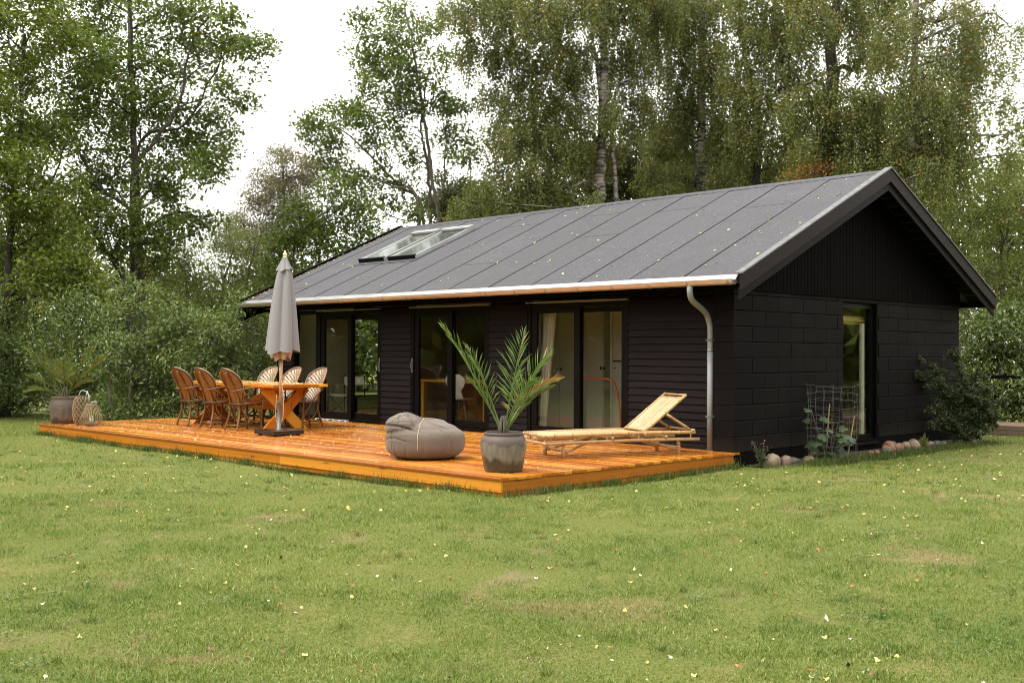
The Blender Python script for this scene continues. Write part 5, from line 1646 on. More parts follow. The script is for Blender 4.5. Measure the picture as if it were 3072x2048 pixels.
    {'name': 'birch_tree', 'label': 'big birch with pale trunk directly above the middle of the roof', 'cat': 'tree', 'leaf': 'birch', 'bark': 'bark_birch', 'style': 'birch', 'stems': [[(-11.64, 11.04, -0.3, 0.186), (-11.64, 11.04, 4.46, 0.162), (-11.59, 11.08, 5.36, 0.147), (-11.57, 11.08, 6.71, 0.132), (-11.53, 11.11, 8.06, 0.117), (-11.5, 11.12, 9.42, 0.102), (-11.52, 11.08, 10.77, 0.087), (-11.56, 11.01, 12.57, 0.072)], [(-11.46, 11.64, -0.3, 0.084), (-11.46, 11.64, 4.68, 0.073), (-11.48, 11.6, 5.77, 0.064), (-11.53, 11.54, 7.04, 0.055), (-11.55, 11.51, 7.86, 0.045), (-11.38, 11.67, 8.5, 0.036), (-10.93, 12.11, 8.96, 0.027)], [(-11.39, 10.85, -0.3, 0.046), (-11.39, 10.85, 5.32, 0.04), (-12.03, 10.22, 5.67, 0.027), (-12.4, 9.84, 6.03, 0.013)], [(-11.58, 11.05, -0.3, 0.062), (-11.58, 11.05, 8.7, 0.054), (-12.09, 10.54, 9.23, 0.044), (-12.72, 9.89, 10.04, 0.033), (-13.36, 9.26, 10.67, 0.023)], [(-11.88, 11.49, -0.3, 0.053), (-11.88, 11.49, 6.53, 0.046), (-12.62, 10.73, 7.44, 0.035), (-13.33, 10.02, 8.45, 0.024), (-13.85, 9.49, 9.27, 0.014)]], 'blobs': [(-13.46, 7.87, 10.2, 0.57), (-12.81, 8.47, 10.11, 0.79), (-11.73, 8.85, 9.87, 0.86), (-11.36, 9.97, 10.22, 0.87), (-11.39, 11.67, 10.42, 0.87), (-11.17, 13.17, 10.7, 0.84), (-13.59, 8.37, 9.27, 0.55), (-12.94, 9.09, 9.11, 0.82), (-12.29, 9.96, 9.07, 0.89), (-12.08, 11.36, 9.39, 0.78), (-11.51, 12.4, 9.39, 0.82), (-14.67, 9.97, 8.65, 0.49), (-12.84, 9.25, 8.05, 0.75), (-12.79, 10.78, 8.12, 0.87), (-11.25, 10.67, 7.86, 0.71), (-11.59, 12.51, 8.12, 0.73), (-12.95, 8.49, 7.07, 0.42), (-13.88, 10.46, 7.29, 0.71), (-12.3, 10.38, 6.89, 0.78), (-12.05, 11.62, 6.94, 0.57), (-13.58, 9.25, 6.36, 0.52), (-12.58, 9.26, 5.98, 0.67), (-12.28, 10.37, 5.9, 0.61), (-12.82, 7.83, 5.58, 0.45), (-13.2, 7.43, 5.15, 0.38), (-13.87, 8.96, 5.23, 0.51), (-13.07, 9.51, 5.12, 0.54), (-13.21, 10.98, 5.13, 0.47), (-10.78, 9.73, 5.15, 0.34), (-14.62, 8.27, 10.67, 0.33), (-13.46, 9.1, 11.47, 1.08), (-12.41, 10.62, 11.68, 1.27), (-11.39, 12.23, 11.74, 1.2), (-14.4, 8.41, 5.0, 0.27)], 'ls': 0.066, 'dens': 1.0, 'group': None, 'asp': 0.8},
    {'name': 'birch_tree', 'label': 'birch with a short stretch of white trunk right of the biggest one', 'cat': 'tree', 'leaf': 'birch', 'bark': 'bark_birch', 'style': 'birch', 'stems': [[(-11.44, 15.46, -0.3, 0.216), (-11.44, 15.46, 4.79, 0.188), (-11.42, 15.46, 6.18, 0.164), (-11.4, 15.47, 7.57, 0.139), (-11.36, 15.47, 9.75, 0.114), (-11.31, 15.49, 12.52, 0.089)]], 'blobs': [(-12.15, 14.95, 10.69, 0.9), (-11.32, 15.47, 11.23, 0.99), (-11.89, 15.44, 9.54, 0.9), (-10.69, 15.08, 9.65, 0.87), (-12.21, 14.87, 8.59, 0.75), (-11.79, 15.8, 8.47, 0.86), (-10.32, 15.22, 8.45, 0.82), (-12.86, 16.09, 7.74, 0.64), (-11.63, 16.28, 7.71, 0.61), (-13.24, 15.56, 7.93, 0.66), (-12.09, 13.92, 6.57, 0.6), (-11.74, 14.9, 6.55, 0.49), (-10.38, 15.48, 7.14, 0.68), (-10.15, 14.81, 6.17, 0.52), (-11.31, 13.53, 5.68, 0.47), (-11.64, 14.1, 11.39, 0.87), (-11.88, 16.45, 12.69, 1.13)], 'ls': 0.068, 'dens': 1.0, 'group': None, 'asp': 0.8},
    {'name': 'birch_tree', 'label': 'birch with dark leaning trunk and a few orange leaves behind the roof', 'cat': 'tree', 'leaf': 'birch', 'bark': 'bark_dark', 'style': 'birch', 'stems': [[(-9.16, 14.91, -0.3, 0.161), (-9.16, 14.91, 4.59, 0.14), (-9.14, 14.91, 5.89, 0.127), (-9.11, 14.93, 7.1, 0.115), (-9.1, 14.93, 7.94, 0.102), (-9.26, 14.75, 8.77, 0.09), (-9.38, 14.62, 9.98, 0.078), (-9.44, 14.54, 11.57, 0.065)], [(-9.11, 14.93, -0.3, 0.054), (-9.11, 14.93, 7.19, 0.047), (-8.66, 15.36, 8.13, 0.033), (-8.39, 15.61, 9.24, 0.019)]], 'blobs': [(-8.76, 14.0, 9.74, 0.77), (-8.91, 15.78, 10.22, 0.76), (-9.09, 14.01, 8.71, 0.66), (-8.18, 14.24, 8.5, 0.74), (-8.81, 14.09, 7.49, 0.69), (-8.91, 15.77, 7.57, 0.7), (-9.39, 14.66, 6.73, 0.56), (-8.8, 15.43, 6.38, 0.49), (-8.19, 15.63, 9.31, 0.67), (-8.79, 14.37, 11.1, 0.91), (-8.3, 15.64, 10.82, 0.74), (-9.66, 15.94, 6.05, 0.43)], 'ls': 0.068, 'dens': 1.0, 'group': None, 'asp': 0.8},
    {'name': 'birch_tree', 'label': 'old birch with thick blackish trunk just left of the gable peak', 'cat': 'tree', 'leaf': 'birch', 'bark': 'bark_dark', 'style': 'birch', 'stems': [[(-6.66, 13.87, -0.3, 0.227), (-6.66, 13.87, 4.32, 0.197), (-6.62, 13.9, 5.52, 0.181), (-6.49, 14.01, 6.63, 0.165), (-6.36, 14.13, 7.92, 0.15), (-6.4, 14.07, 9.2, 0.134), (-6.27, 14.18, 10.32, 0.118), (-6.27, 14.16, 11.69, 0.103)], [(-6.36, 14.13, -0.3, 0.089), (-6.36, 14.13, 7.75, 0.077), (-5.93, 14.54, 8.61, 0.064), (-5.25, 15.2, 9.81, 0.051), (-4.22, 16.21, 10.5, 0.039)], [(-6.62, 14.44, -0.3, 0.049), (-6.62, 14.44, 7.58, 0.043), (-7.17, 13.88, 8.27, 0.03), (-7.54, 13.5, 9.31, 0.017)]], 'blobs': [(-6.32, 13.05, 9.57, 0.67), (-6.34, 14.97, 10.07, 0.79), (-5.38, 14.18, 8.86, 0.69), (-6.08, 13.28, 7.98, 0.55), (-6.72, 13.12, 7.47, 0.61), (-5.42, 13.57, 7.51, 0.76), (-5.97, 16.1, 7.83, 0.73), (-6.06, 13.94, 6.74, 0.54), (-6.47, 12.85, 6.39, 0.45), (-5.25, 13.41, 6.39, 0.6), (-4.74, 14.14, 6.43, 0.61), (-5.16, 14.29, 5.79, 0.52), (-5.92, 14.28, 5.92, 0.42), (-6.6, 14.22, 10.92, 0.95), (-6.08, 16.12, 10.99, 0.8), (-7.62, 14.33, 5.94, 0.32)], 'ls': 0.068, 'dens': 1.05, 'group': None, 'asp': 0.8},
    {'name': 'weeping_birch', 'label': 'weeping birch with long hanging curtains of leaves right of the gable', 'cat': 'tree', 'leaf': 'birch', 'bark': 'bark_birch', 'style': 'weep', 'stems': [[(-4.25, 14.16, -0.3, 0.112), (-4.25, 14.16, 3.69, 0.097), (-4.26, 14.13, 5.31, 0.089), (-4.25, 14.12, 6.6, 0.081), (-4.21, 14.14, 8.23, 0.073), (-4.17, 14.16, 9.85, 0.065), (-4.16, 14.15, 11.14, 0.057)], [(-4.22, 14.12, -0.3, 0.047), (-4.22, 14.12, 8.39, 0.041), (-3.76, 14.57, 9.36, 0.034), (-3.01, 15.31, 9.94, 0.027), (-2.49, 15.82, 10.1, 0.02)]], 'blobs': [(-4.15, 13.25, 8.92, 0.7), (-4.0, 14.74, 9.53, 0.78), (-3.75, 16.12, 9.86, 0.66), (-3.65, 13.24, 7.96, 0.75), (-3.92, 15.72, 8.63, 0.77), (-3.02, 14.93, 8.72, 0.53), (-4.32, 15.07, 7.33, 0.73), (-3.29, 14.42, 7.23, 0.61), (-3.91, 14.92, 6.42, 0.64), (-3.37, 15.02, 6.53, 0.41), (-3.55, 13.38, 5.54, 0.51), (-3.89, 15.44, 5.74, 0.43), (-4.61, 14.96, 5.1, 0.47), (-2.94, 15.32, 9.52, 0.42), (-2.38, 15.53, 9.04, 0.38), (-3.0, 16.97, 8.62, 0.25), (-2.4, 15.49, 7.35, 0.19), (-2.92, 16.83, 6.81, 0.2), (-2.47, 15.6, 6.09, 0.16), (-4.31, 13.6, 6.3, 0.48)], 'ls': 0.064, 'dens': 1.0, 'group': None, 'asp': 0.8},
    {'name': 'beech_tree', 'label': 'fresh green beech standing right of the gable roof edge', 'cat': 'tree', 'leaf': 'light', 'bark': 'bark_thin', 'style': 'oak', 'stems': [[(-3.86, 18.79, -0.3, 0.072), (-3.86, 18.79, 1.8, 0.063), (-3.89, 18.74, 4.05, 0.045), (-3.91, 18.69, 5.77, 0.027)], [(-4.7, 17.97, -0.3, 0.047), (-4.7, 17.97, 1.8, 0.041), (-4.62, 18.02, 3.6, 0.029), (-4.49, 18.13, 4.86, 0.018)]], 'blobs': [(-3.76, 18.3, 5.71, 0.71), (-2.88, 17.99, 5.24, 0.91), (-4.17, 17.57, 4.96, 0.71), (-3.5, 18.06, 4.34, 0.83), (-4.24, 16.67, 4.2, 0.57), (-4.29, 18.51, 3.52, 0.69), (-3.48, 18.93, 3.33, 0.79), (-4.08, 16.7, 2.81, 0.45), (-4.59, 16.68, 4.83, 0.49), (-3.64, 20.6, 6.7, 0.66), (-3.77, 17.43, 2.57, 0.52), (-3.47, 18.68, 2.51, 0.62)], 'ls': 0.095, 'dens': 1.05, 'group': None, 'asp': 0.6},
    {'name': 'laurel_shrub', 'label': 'glossy laurel shrub growing behind the right rear corner of the cabin', 'cat': 'shrub', 'leaf': 'laurel', 'bark': 'bark_thin', 'style': 'shrub', 'stems': [[(-1.03, 10.36, 0.0, 0.033), (-1.03, 10.35, 0.99, 0.023), (-1.12, 10.25, 1.79, 0.013)]], 'blobs': [(-1.34, 10.79, 1.94, 0.38), (-0.65, 10.06, 1.65, 0.43), (-1.15, 10.07, 1.32, 0.3), (-0.65, 11.22, 2.0, 0.47), (-0.38, 10.17, 1.32, 0.39), (-0.68, 9.96, 1.0, 0.32), (-1.38, 10.73, 0.85, 0.27)], 'ls': 0.11, 'dens': 1.1, 'group': None, 'asp': 0.45},
    {'name': 'rhododendron', 'label': 'dark rounded rhododendron at the right edge above the timber kerb', 'cat': 'shrub', 'leaf': 'laurel', 'bark': 'bark_dark', 'style': 'shrub', 'stems': [[(-0.23, 9.75, -0.06, 0.025), (-0.22, 9.75, 0.19, 0.013)]], 'blobs': [(-0.4, 9.72, 0.44, 0.29), (-0.04, 9.73, 0.51, 0.38), (-0.22, 9.73, 0.22, 0.28), (0.1, 9.86, 0.29, 0.38), (-0.54, 9.76, 0.27, 0.19)], 'ls': 0.12, 'dens': 1.3, 'group': None, 'asp': 0.35},
    {'name': 'hedge_shrub', 'label': 'dark leafed hedge shrub cut by the left edge of the picture', 'cat': 'shrub', 'leaf': 'shrub', 'bark': 'bark_thin', 'style': 'shrub', 'stems': [[(-16.76, -3.14, -0.03, 0.032), (-16.76, -3.15, 1.03, 0.014)], [(-16.86, -3.24, -0.03, 0.028), (-16.86, -3.25, 0.89, 0.014)]], 'blobs': [(-17.51, -2.88, 0.95, 0.84), (-16.14, -3.51, 1.93, 0.75), (-16.75, -3.08, 0.25, 0.64)], 'ls': 0.085, 'dens': 1.25, 'group': 'shrubs of the left hedge', 'asp': 0.42},
    {'name': 'hedge_shrub', 'label': 'hedge shrub directly behind the far palm', 'cat': 'shrub', 'leaf': 'shrub', 'bark': 'bark_thin', 'style': 'shrub', 'stems': [[(-17.24, -2.2, -0.08, 0.033), (-17.23, -2.21, 1.02, 0.015)], [(-17.34, -2.3, -0.08, 0.029), (-17.34, -2.31, 0.88, 0.015)]], 'blobs': [(-16.71, -2.41, 1.03, 0.76), (-17.17, -2.38, 2.34, 0.66), (-17.25, -1.69, 1.55, 0.6), (-17.48, -1.96, 0.28, 0.67), (-16.27, -1.94, 0.67, 0.58)], 'ls': 0.085, 'dens': 1.25, 'group': 'shrubs of the left hedge', 'asp': 0.42},
    {'name': 'hedge_shrub', 'label': 'flowering hedge shrub with brownish tips right of the far palm', 'cat': 'shrub', 'leaf': 'shrub', 'bark': 'bark_thin', 'style': 'shrub', 'stems': [[(-14.77, -1.87, 0.01, 0.031), (-14.77, -1.88, 1.04, 0.014)], [(-15.06, -2.16, 0.01, 0.028), (-15.06, -2.17, 0.91, 0.014)]], 'blobs': [(-14.5, -2.0, 2.07, 0.55), (-14.94, -2.22, 1.18, 0.58), (-14.44, -1.81, 1.05, 0.62), (-14.78, -1.47, 0.41, 0.56), (-15.32, -1.77, 0.34, 0.56), (-14.16, -1.66, 1.59, 0.48)], 'ls': 0.085, 'dens': 1.25, 'group': 'shrubs of the left hedge', 'asp': 0.42},
    {'name': 'hedge_shrub', 'label': 'broad hedge shrub behind the wicker chairs at the left end of the table', 'cat': 'shrub', 'leaf': 'shrub', 'bark': 'bark_thin', 'style': 'shrub', 'stems': [[(-12.75, -1.7, 0.08, 0.029), (-12.75, -1.71, 1.06, 0.013)], [(-12.94, -1.88, 0.08, 0.026), (-12.93, -1.89, 0.93, 0.013)]], 'blobs': [(-12.65, -1.76, 2.16, 0.52), (-12.27, -2.21, 1.19, 0.57), (-12.41, -1.67, 0.74, 0.58), (-13.52, -1.46, 0.25, 0.47), (-12.43, -1.39, 1.45, 0.52), (-12.46, -1.29, 0.41, 0.43)], 'ls': 0.085, 'dens': 1.25, 'group': 'shrubs of the left hedge', 'asp': 0.42},
    {'name': 'hedge_shrub', 'label': 'dense hedge shrub behind the middle of the dining table', 'cat': 'shrub', 'leaf': 'shrub', 'bark': 'bark_thin', 'style': 'shrub', 'stems': [[(-11.87, -1.11, 0.1, 0.029), (-11.87, -1.12, 1.07, 0.013)], [(-11.6, -0.83, 0.1, 0.026), (-11.6, -0.84, 0.94, 0.013)]], 'blobs': [(-12.02, -1.04, 1.85, 0.52), (-11.69, -0.79, 0.94, 0.58), (-12.37, -0.91, 0.4, 0.48), (-11.07, -0.87, 1.52, 0.46), (-11.51, -1.17, 0.88, 0.51), (-11.97, -0.33, 0.33, 0.4)], 'ls': 0.085, 'dens': 1.25, 'group': 'shrubs of the left hedge', 'asp': 0.42},
    {'name': 'hedge_shrub', 'label': 'hedge shrub next to the far left end of the cabin', 'cat': 'shrub', 'leaf': 'shrub', 'bark': 'bark_thin', 'style': 'shrub', 'stems': [[(-11.04, -0.14, 0.1, 0.029), (-11.04, -0.15, 1.07, 0.013)], [(-10.95, -0.05, 0.1, 0.026), (-10.95, -0.06, 0.94, 0.013)]], 'blobs': [(-11.04, -0.16, 2.04, 0.49), (-11.59, 0.34, 1.0, 0.56), (-10.72, -0.64, 0.51, 0.44), (-11.15, 0.37, 1.53, 0.32), (-11.28, -0.45, 1.2, 0.45), (-10.73, 0.1, 0.56, 0.39)], 'ls': 0.085, 'dens': 1.25, 'group': 'shrubs of the left hedge', 'asp': 0.42},
    {'name': 'hedge_shrub', 'label': 'low trailing ground plant along the far end of the deck', 'cat': 'shrub', 'leaf': 'shrub', 'bark': 'bark_thin', 'style': 'shrub', 'stems': [[(-12.26, -2.33, -0.3, 0.032), (-12.26, -2.33, 0.12, 0.028), (-12.26, -2.34, 1.07, 0.013)], [(-11.99, -2.07, -0.3, 0.029), (-11.99, -2.07, 0.13, 0.025), (-11.99, -2.08, 0.94, 0.013)]], 'blobs': [(-12.26, -2.34, 0.17, 0.23), (-11.99, -2.07, 0.15, 0.25), (-11.72, -1.8, 0.14, 0.23), (-11.78, -1.44, 0.15, 0.22), (-12.73, -2.38, 0.2, 0.19)], 'ls': 0.085, 'dens': 1.25, 'group': 'shrubs of the left hedge', 'asp': 0.42},
    {'name': 'understorey_tree', 'label': 'dark undergrowth tree low behind the roof, left of the big birch', 'cat': 'tree', 'leaf': 'dark', 'bark': 'bark_dark', 'style': 'oak', 'stems': [[(-18.5, 14.12, -0.3, 0.077), (-18.5, 14.12, 2.97, 0.067), (-18.41, 14.16, 6.31, 0.047), (-18.49, 14.09, 6.31, 0.028)]], 'blobs': [(-17.32, 15.2, 6.32, 0.81), (-19.58, 13.66, 6.21, 0.9), (-18.28, 13.29, 5.72, 0.66), (-16.6, 15.14, 5.61, 0.84), (-19.43, 13.22, 5.91, 0.72), (-17.93, 12.81, 6.21, 0.66), (-19.71, 13.24, 6.31, 0.91), (-18.56, 12.68, 5.66, 0.65), (-19.26, 12.28, 6.26, 0.91), (-18.36, 15.9, 6.58, 0.96), (-19.5, 13.45, 6.24, 0.83), (-18.81, 12.69, 5.56, 0.75), (-18.7, 14.72, 6.05, 0.76), (-18.82, 15.86, 5.83, 0.87), (-20.63, 13.65, 5.93, 0.88)], 'ls': 0.13, 'dens': 1.0, 'group': 'dark undergrowth behind the cabin', 'asp': 0.6},
    {'name': 'understorey_tree', 'label': 'dark undergrowth tree behind the two pale birch trunks', 'cat': 'tree', 'leaf': 'dark', 'bark': 'bark_dark', 'style': 'oak', 'stems': [[(-15.35, 17.25, -0.3, 0.077), (-15.35, 17.25, 2.99, 0.067), (-15.25, 17.29, 6.33, 0.047), (-15.33, 17.2, 7.66, 0.028)]], 'blobs': [(-14.94, 18.77, 7.51, 0.85), (-15.18, 17.59, 8.02, 0.86), (-15.3, 17.32, 6.89, 0.87), (-16.08, 15.36, 7.53, 0.92), (-16.22, 16.95, 7.63, 0.69), (-16.05, 16.84, 6.82, 0.68), (-16.82, 17.6, 7.78, 0.74), (-13.9, 17.34, 5.65, 0.9), (-14.79, 16.14, 7.84, 0.74), (-14.98, 16.93, 7.17, 0.86), (-14.29, 17.52, 5.86, 0.79), (-16.03, 16.33, 5.86, 0.91), (-15.8, 15.35, 7.5, 0.83), (-14.75, 18.68, 5.84, 0.68), (-16.89, 17.02, 7.28, 0.84)], 'ls': 0.13, 'dens': 1.0, 'group': 'dark undergrowth behind the cabin', 'asp': 0.6},
    {'name': 'understorey_tree', 'label': 'dark undergrowth tree behind the leaning dark trunk', 'cat': 'tree', 'leaf': 'dark', 'bark': 'bark_dark', 'style': 'oak', 'stems': [[(-12.74, 19.83, -0.3, 0.077), (-12.74, 19.83, 3.01, 0.067), (-12.65, 19.88, 6.34, 0.047), (-12.72, 19.79, 7.67, 0.028)]], 'blobs': [(-14.25, 18.38, 5.9, 0.69), (-12.63, 18.21, 6.8, 0.76), (-13.7, 19.12, 6.39, 0.9), (-14.39, 20.2, 8.06, 0.84), (-14.19, 19.33, 5.91, 0.92), (-11.67, 20.7, 7.17, 0.88), (-12.96, 19.32, 7.03, 0.69), (-14.77, 19.33, 6.67, 0.74), (-10.59, 19.83, 6.57, 0.79), (-11.07, 20.16, 7.32, 0.65), (-14.36, 20.1, 7.27, 0.74), (-13.65, 19.53, 6.4, 0.78), (-13.76, 20.14, 7.8, 0.84), (-11.29, 21.35, 7.82, 0.9), (-11.17, 19.4, 6.5, 0.79)], 'ls': 0.13, 'dens': 1.0, 'group': 'dark undergrowth behind the cabin', 'asp': 0.6},
    {'name': 'understorey_tree', 'label': 'dark undergrowth tree behind the gable peak', 'cat': 'tree', 'leaf': 'dark', 'bark': 'bark_dark', 'style': 'oak', 'stems': [[(-9.82, 22.73, -0.3, 0.077), (-9.82, 22.73, 3.02, 0.067), (-9.73, 22.77, 6.36, 0.047), (-9.81, 22.68, 7.69, 0.028)]], 'blobs': [(-9.54, 22.47, 6.59, 0.68), (-9.89, 22.68, 5.84, 0.68), (-11.34, 21.64, 8.04, 0.86), (-8.49, 23.55, 7.8, 0.89), (-10.92, 22.36, 6.95, 0.89), (-10.23, 20.26, 6.8, 0.87), (-10.87, 23.44, 6.38, 0.82), (-8.43, 23.89, 7.21, 0.89), (-11.0, 21.28, 7.35, 0.7), (-10.02, 22.25, 7.18, 0.73), (-9.73, 21.83, 6.41, 0.81), (-11.05, 22.79, 6.56, 0.89), (-9.97, 22.32, 7.05, 0.71), (-8.26, 22.51, 7.14, 0.72), (-8.32, 23.52, 7.4, 0.71)], 'ls': 0.13, 'dens': 1.0, 'group': 'dark undergrowth behind the cabin', 'asp': 0.6},
    {'name': 'autumn_sapling', 'label': 'small orange leaved sapling showing just above the roof ridge', 'cat': 'sapling', 'leaf': 'autumn', 'bark': 'bark_dark', 'style': 'fine', 'stems': [[(-6.07, 12.63, -0.3, 0.023), (-6.07, 12.63, 4.67, 0.02), (-6.03, 12.65, 5.33, 0.016), (-6.0, 12.67, 5.74, 0.012)]], 'blobs': [(-6.26, 12.41, 5.69, 0.1), (-6.0, 12.59, 5.81, 0.11), (-5.81, 12.64, 5.75, 0.08), (-6.52, 12.38, 5.59, 0.07)], 'ls': 0.06, 'dens': 0.3, 'group': None, 'asp': 0.6},
]
FAR_SPOTS = [(-35.8, 1.1), (-44.4, 4.4), (-35.8, 2.2), (-41.8, 4.6), (-33.2, 3.0), (-42.5, 6.0), (-34.6, 4.3), (-43.0, 7.9), (-34.1, 5.2), (-39.4, 7.8), (-34.7, 6.3), (-38.8, 8.4), (-31.7, 7.1), (-39.5, 10.3), (-32.0, 7.6), (-36.0, 10.0), (-20.3, 16.3), (-27.0, 23.2), (-19.7, 17.4), (-25.8, 24.4), (-19.4, 20.0), (-24.2, 24.2), (-17.1, 18.6), (-22.4, 25.0), (-17.9, 21.3), (-21.8, 26.5), (-16.0, 20.6), (-20.0, 26.0), (-16.0, 22.5), (-19.5, 28.1), (-15.5, 22.9), (-19.8, 29.7), (-14.1, 23.5), (-17.4, 30.1), (-13.2, 24.2), (-16.2, 29.6), (-13.4, 27.2), (-16.5, 33.0), (-12.1, 28.1), (-15.5, 34.4), (-10.2, 26.6), (-13.8, 33.4), (-10.4, 28.2), (-13.5, 35.3), (-8.5, 27.4), (-12.0, 35.4), (-7.6, 28.2), (-11.5, 36.7), (-7.9, 31.2), (-9.9, 36.5), (-6.1, 30.6), (-9.2, 37.6), (-5.7, 31.0), (-8.8, 41.7), (-5.3, 32.4), (-7.7, 42.6)]
LOW_SPOTS = [(-31.5, 9.3), (-37.2, 11.8), (-30.2, 9.5), (-34.3, 12.4), (-28.7, 10.6), (-35.5, 14.6), (-28.5, 11.3), (-31.9, 14.1), (-26.1, 11.6), (-31.4, 14.8), (-25.0, 12.1), (-30.6, 16.4), (-24.7, 13.1), (-29.6, 16.9), (-25.2, 14.5), (-29.7, 18.9), (-22.2, 14.5), (-27.4, 18.9), (-22.6, 16.4), (-29.0, 21.8), (-22.3, 17.6), (-26.7, 20.7)]

# ------------------------------------------------------------------ vegetation
def unit(v):
    return v / np.maximum(np.linalg.norm(v, axis=-1, keepdims=True), 1e-9)


def leaf_mesh(name, P, A, N, Ln, Wd, mat, fold=.18):
    """one folded kite per leaf: P base, A axis, N rough normal"""
    A = unit(A)
    B = unit(np.cross(N, A))
    Nn = np.cross(A, B)
    n = len(P)
    V = np.empty((n, 4, 3))
    V[:, 0] = P
    V[:, 2] = P + A * Ln[:, None] - Nn * (Ln * .12)[:, None]
    mid = P + A * (Ln * .52)[:, None]
    V[:, 1] = mid + B * (Wd / 2)[:, None] + Nn * (Wd * fold)[:, None]
    V[:, 3] = mid - B * (Wd / 2)[:, None] + Nn * (Wd * fold)[:, None]
    i = np.arange(n)[:, None] * 4
    F = np.concatenate([i + np.array([[0, 1, 2]]), i + np.array([[0, 2, 3]])], 1).reshape(-1, 3)
    return np_mesh(name, V.reshape(-1, 3), F, mat)


def twig_arrays(Pa, Pb, ra, rb_):
    """three-sided straight twigs as numpy arrays"""
    d = unit(Pb - Pa)
    u = unit(np.cross(d, np.array([.31, .22, .93])))
    v = np.cross(d, u)
    n = len(Pa)
    V = np.empty((n, 6, 3))
    for k in range(3):
        a = 2 * math.pi * k / 3
        o = u * math.cos(a) + v * math.sin(a)
        V[:, k] = Pa + o * ra[:, None]
        V[:, 3 + k] = Pb + o * rb_[:, None]
    i = np.arange(n)[:, None] * 6
    q = np.array([[0, 1, 4, 3], [1, 2, 5, 4], [2, 0, 3, 5]])
    F = (i[:, :, None] + q[None]).reshape(-1, 4)
    return V.reshape(-1, 3), F


def crown(rng, blobs, style, ls, dens, asp, stems):
    """leaf positions + twig segments for a set of foliage masses"""
    P, A, N, Ln, Wd, ta, tb = [], [], [], [], [], [], []
    stem_pts = np.array([p[:3] for s in stems for p in s], float)
    for (bx, by, bz, r) in blobs:
        r = r * 1.06
        c = np.array([bx, by, bz])
        area = r * r
        if style in ('oak', 'shrub'):
            ns = max(6, int(area * (46 if style == 'oak' else 80) * dens))
            per = 46 if style == 'oak' else 44
        elif style == 'fine':
            ns, per = max(2, int(area * 62 * dens)), 52
        else:
            ns, per = max(6, int(area * 64 * dens)), 112
        d = unit(rng.normal(size=(ns, 3)))
        rad = r * rng.uniform(.25, 1.0, ns) ** .6 * rng.uniform(.85, 1.15, ns)
        sc = np.array([1, 1, .9])
        S = c + d * rad[:, None] * sc
        S[:, 2] = np.maximum(S[:, 2], -.05)
        # twigs from inside the mass to every spray
        ta.append(c + d * rad[:, None] * .15 - np.array([0, 0, r * .25])); tb.append(S)
        k = rng.integers(int(per * .6), int(per * 1.4) + 1, ns)
        idx = np.repeat(np.arange(ns), k)
        m = len(idx)
        if style in ('birch', 'weep'):
            # sprays hang: leaves strung along short drooping threads
            hang = rng.uniform(.25, .9, ns) * (1.9 if style == 'weep' else 1.0)
            f = rng.uniform(0, 1, m)
            thr = rng.integers(0, 5, m)
            off = unit(rng.normal(size=(ns * 5, 3)))[idx * 5 + thr] * np.array([.18, .18, .10])
            pos = S[idx] + off * (1 + .5 * f[:, None]) + np.stack([np.zeros(m), np.zeros(m), -hang[idx] * f], 1) + rng.normal(size=(m, 3)) * .04
            ax = rng.normal(size=(m, 3)) * .7 + np.array([0, 0, -.8])
            nn = rng.normal(size=(m, 3)) + np.array([0, 0, .5])
        else:
            sp = {'oak': .155, 'shrub': .13, 'fine': .17}[style]
            pos = S[idx] + rng.normal(size=(m, 3)) * sp * np.array([1, 1, .55])
            out = unit(pos - S[idx])
            ax = out * .8 + rng.normal(size=(m, 3)) * .55 + np.array([0, 0, .05 if style != 'fine' else -.15])
            nn = rng.normal(size=(m, 3)) * .55 + np.array([0, 0, 1.0])
            if style == 'shrub':
                nn = nn + (pos - c) * .5
        P.append(pos); A.append(ax); N.append(nn)
        l = ls * rng.uniform(.65, 1.2, m)
        l = l * {'oak': .90, 'shrub': 1.1, 'fine': 1.1}.get(style, .98); Ln.append(l); Wd.append(l * asp * rng.uniform(.8, 1.15, m))
    P, A, N, Ln, Wd = map(np.concatenate, (P, A, N, Ln, Wd))
    return P, A, N, Ln, Wd, np.concatenate(ta), np.concatenate(tb)


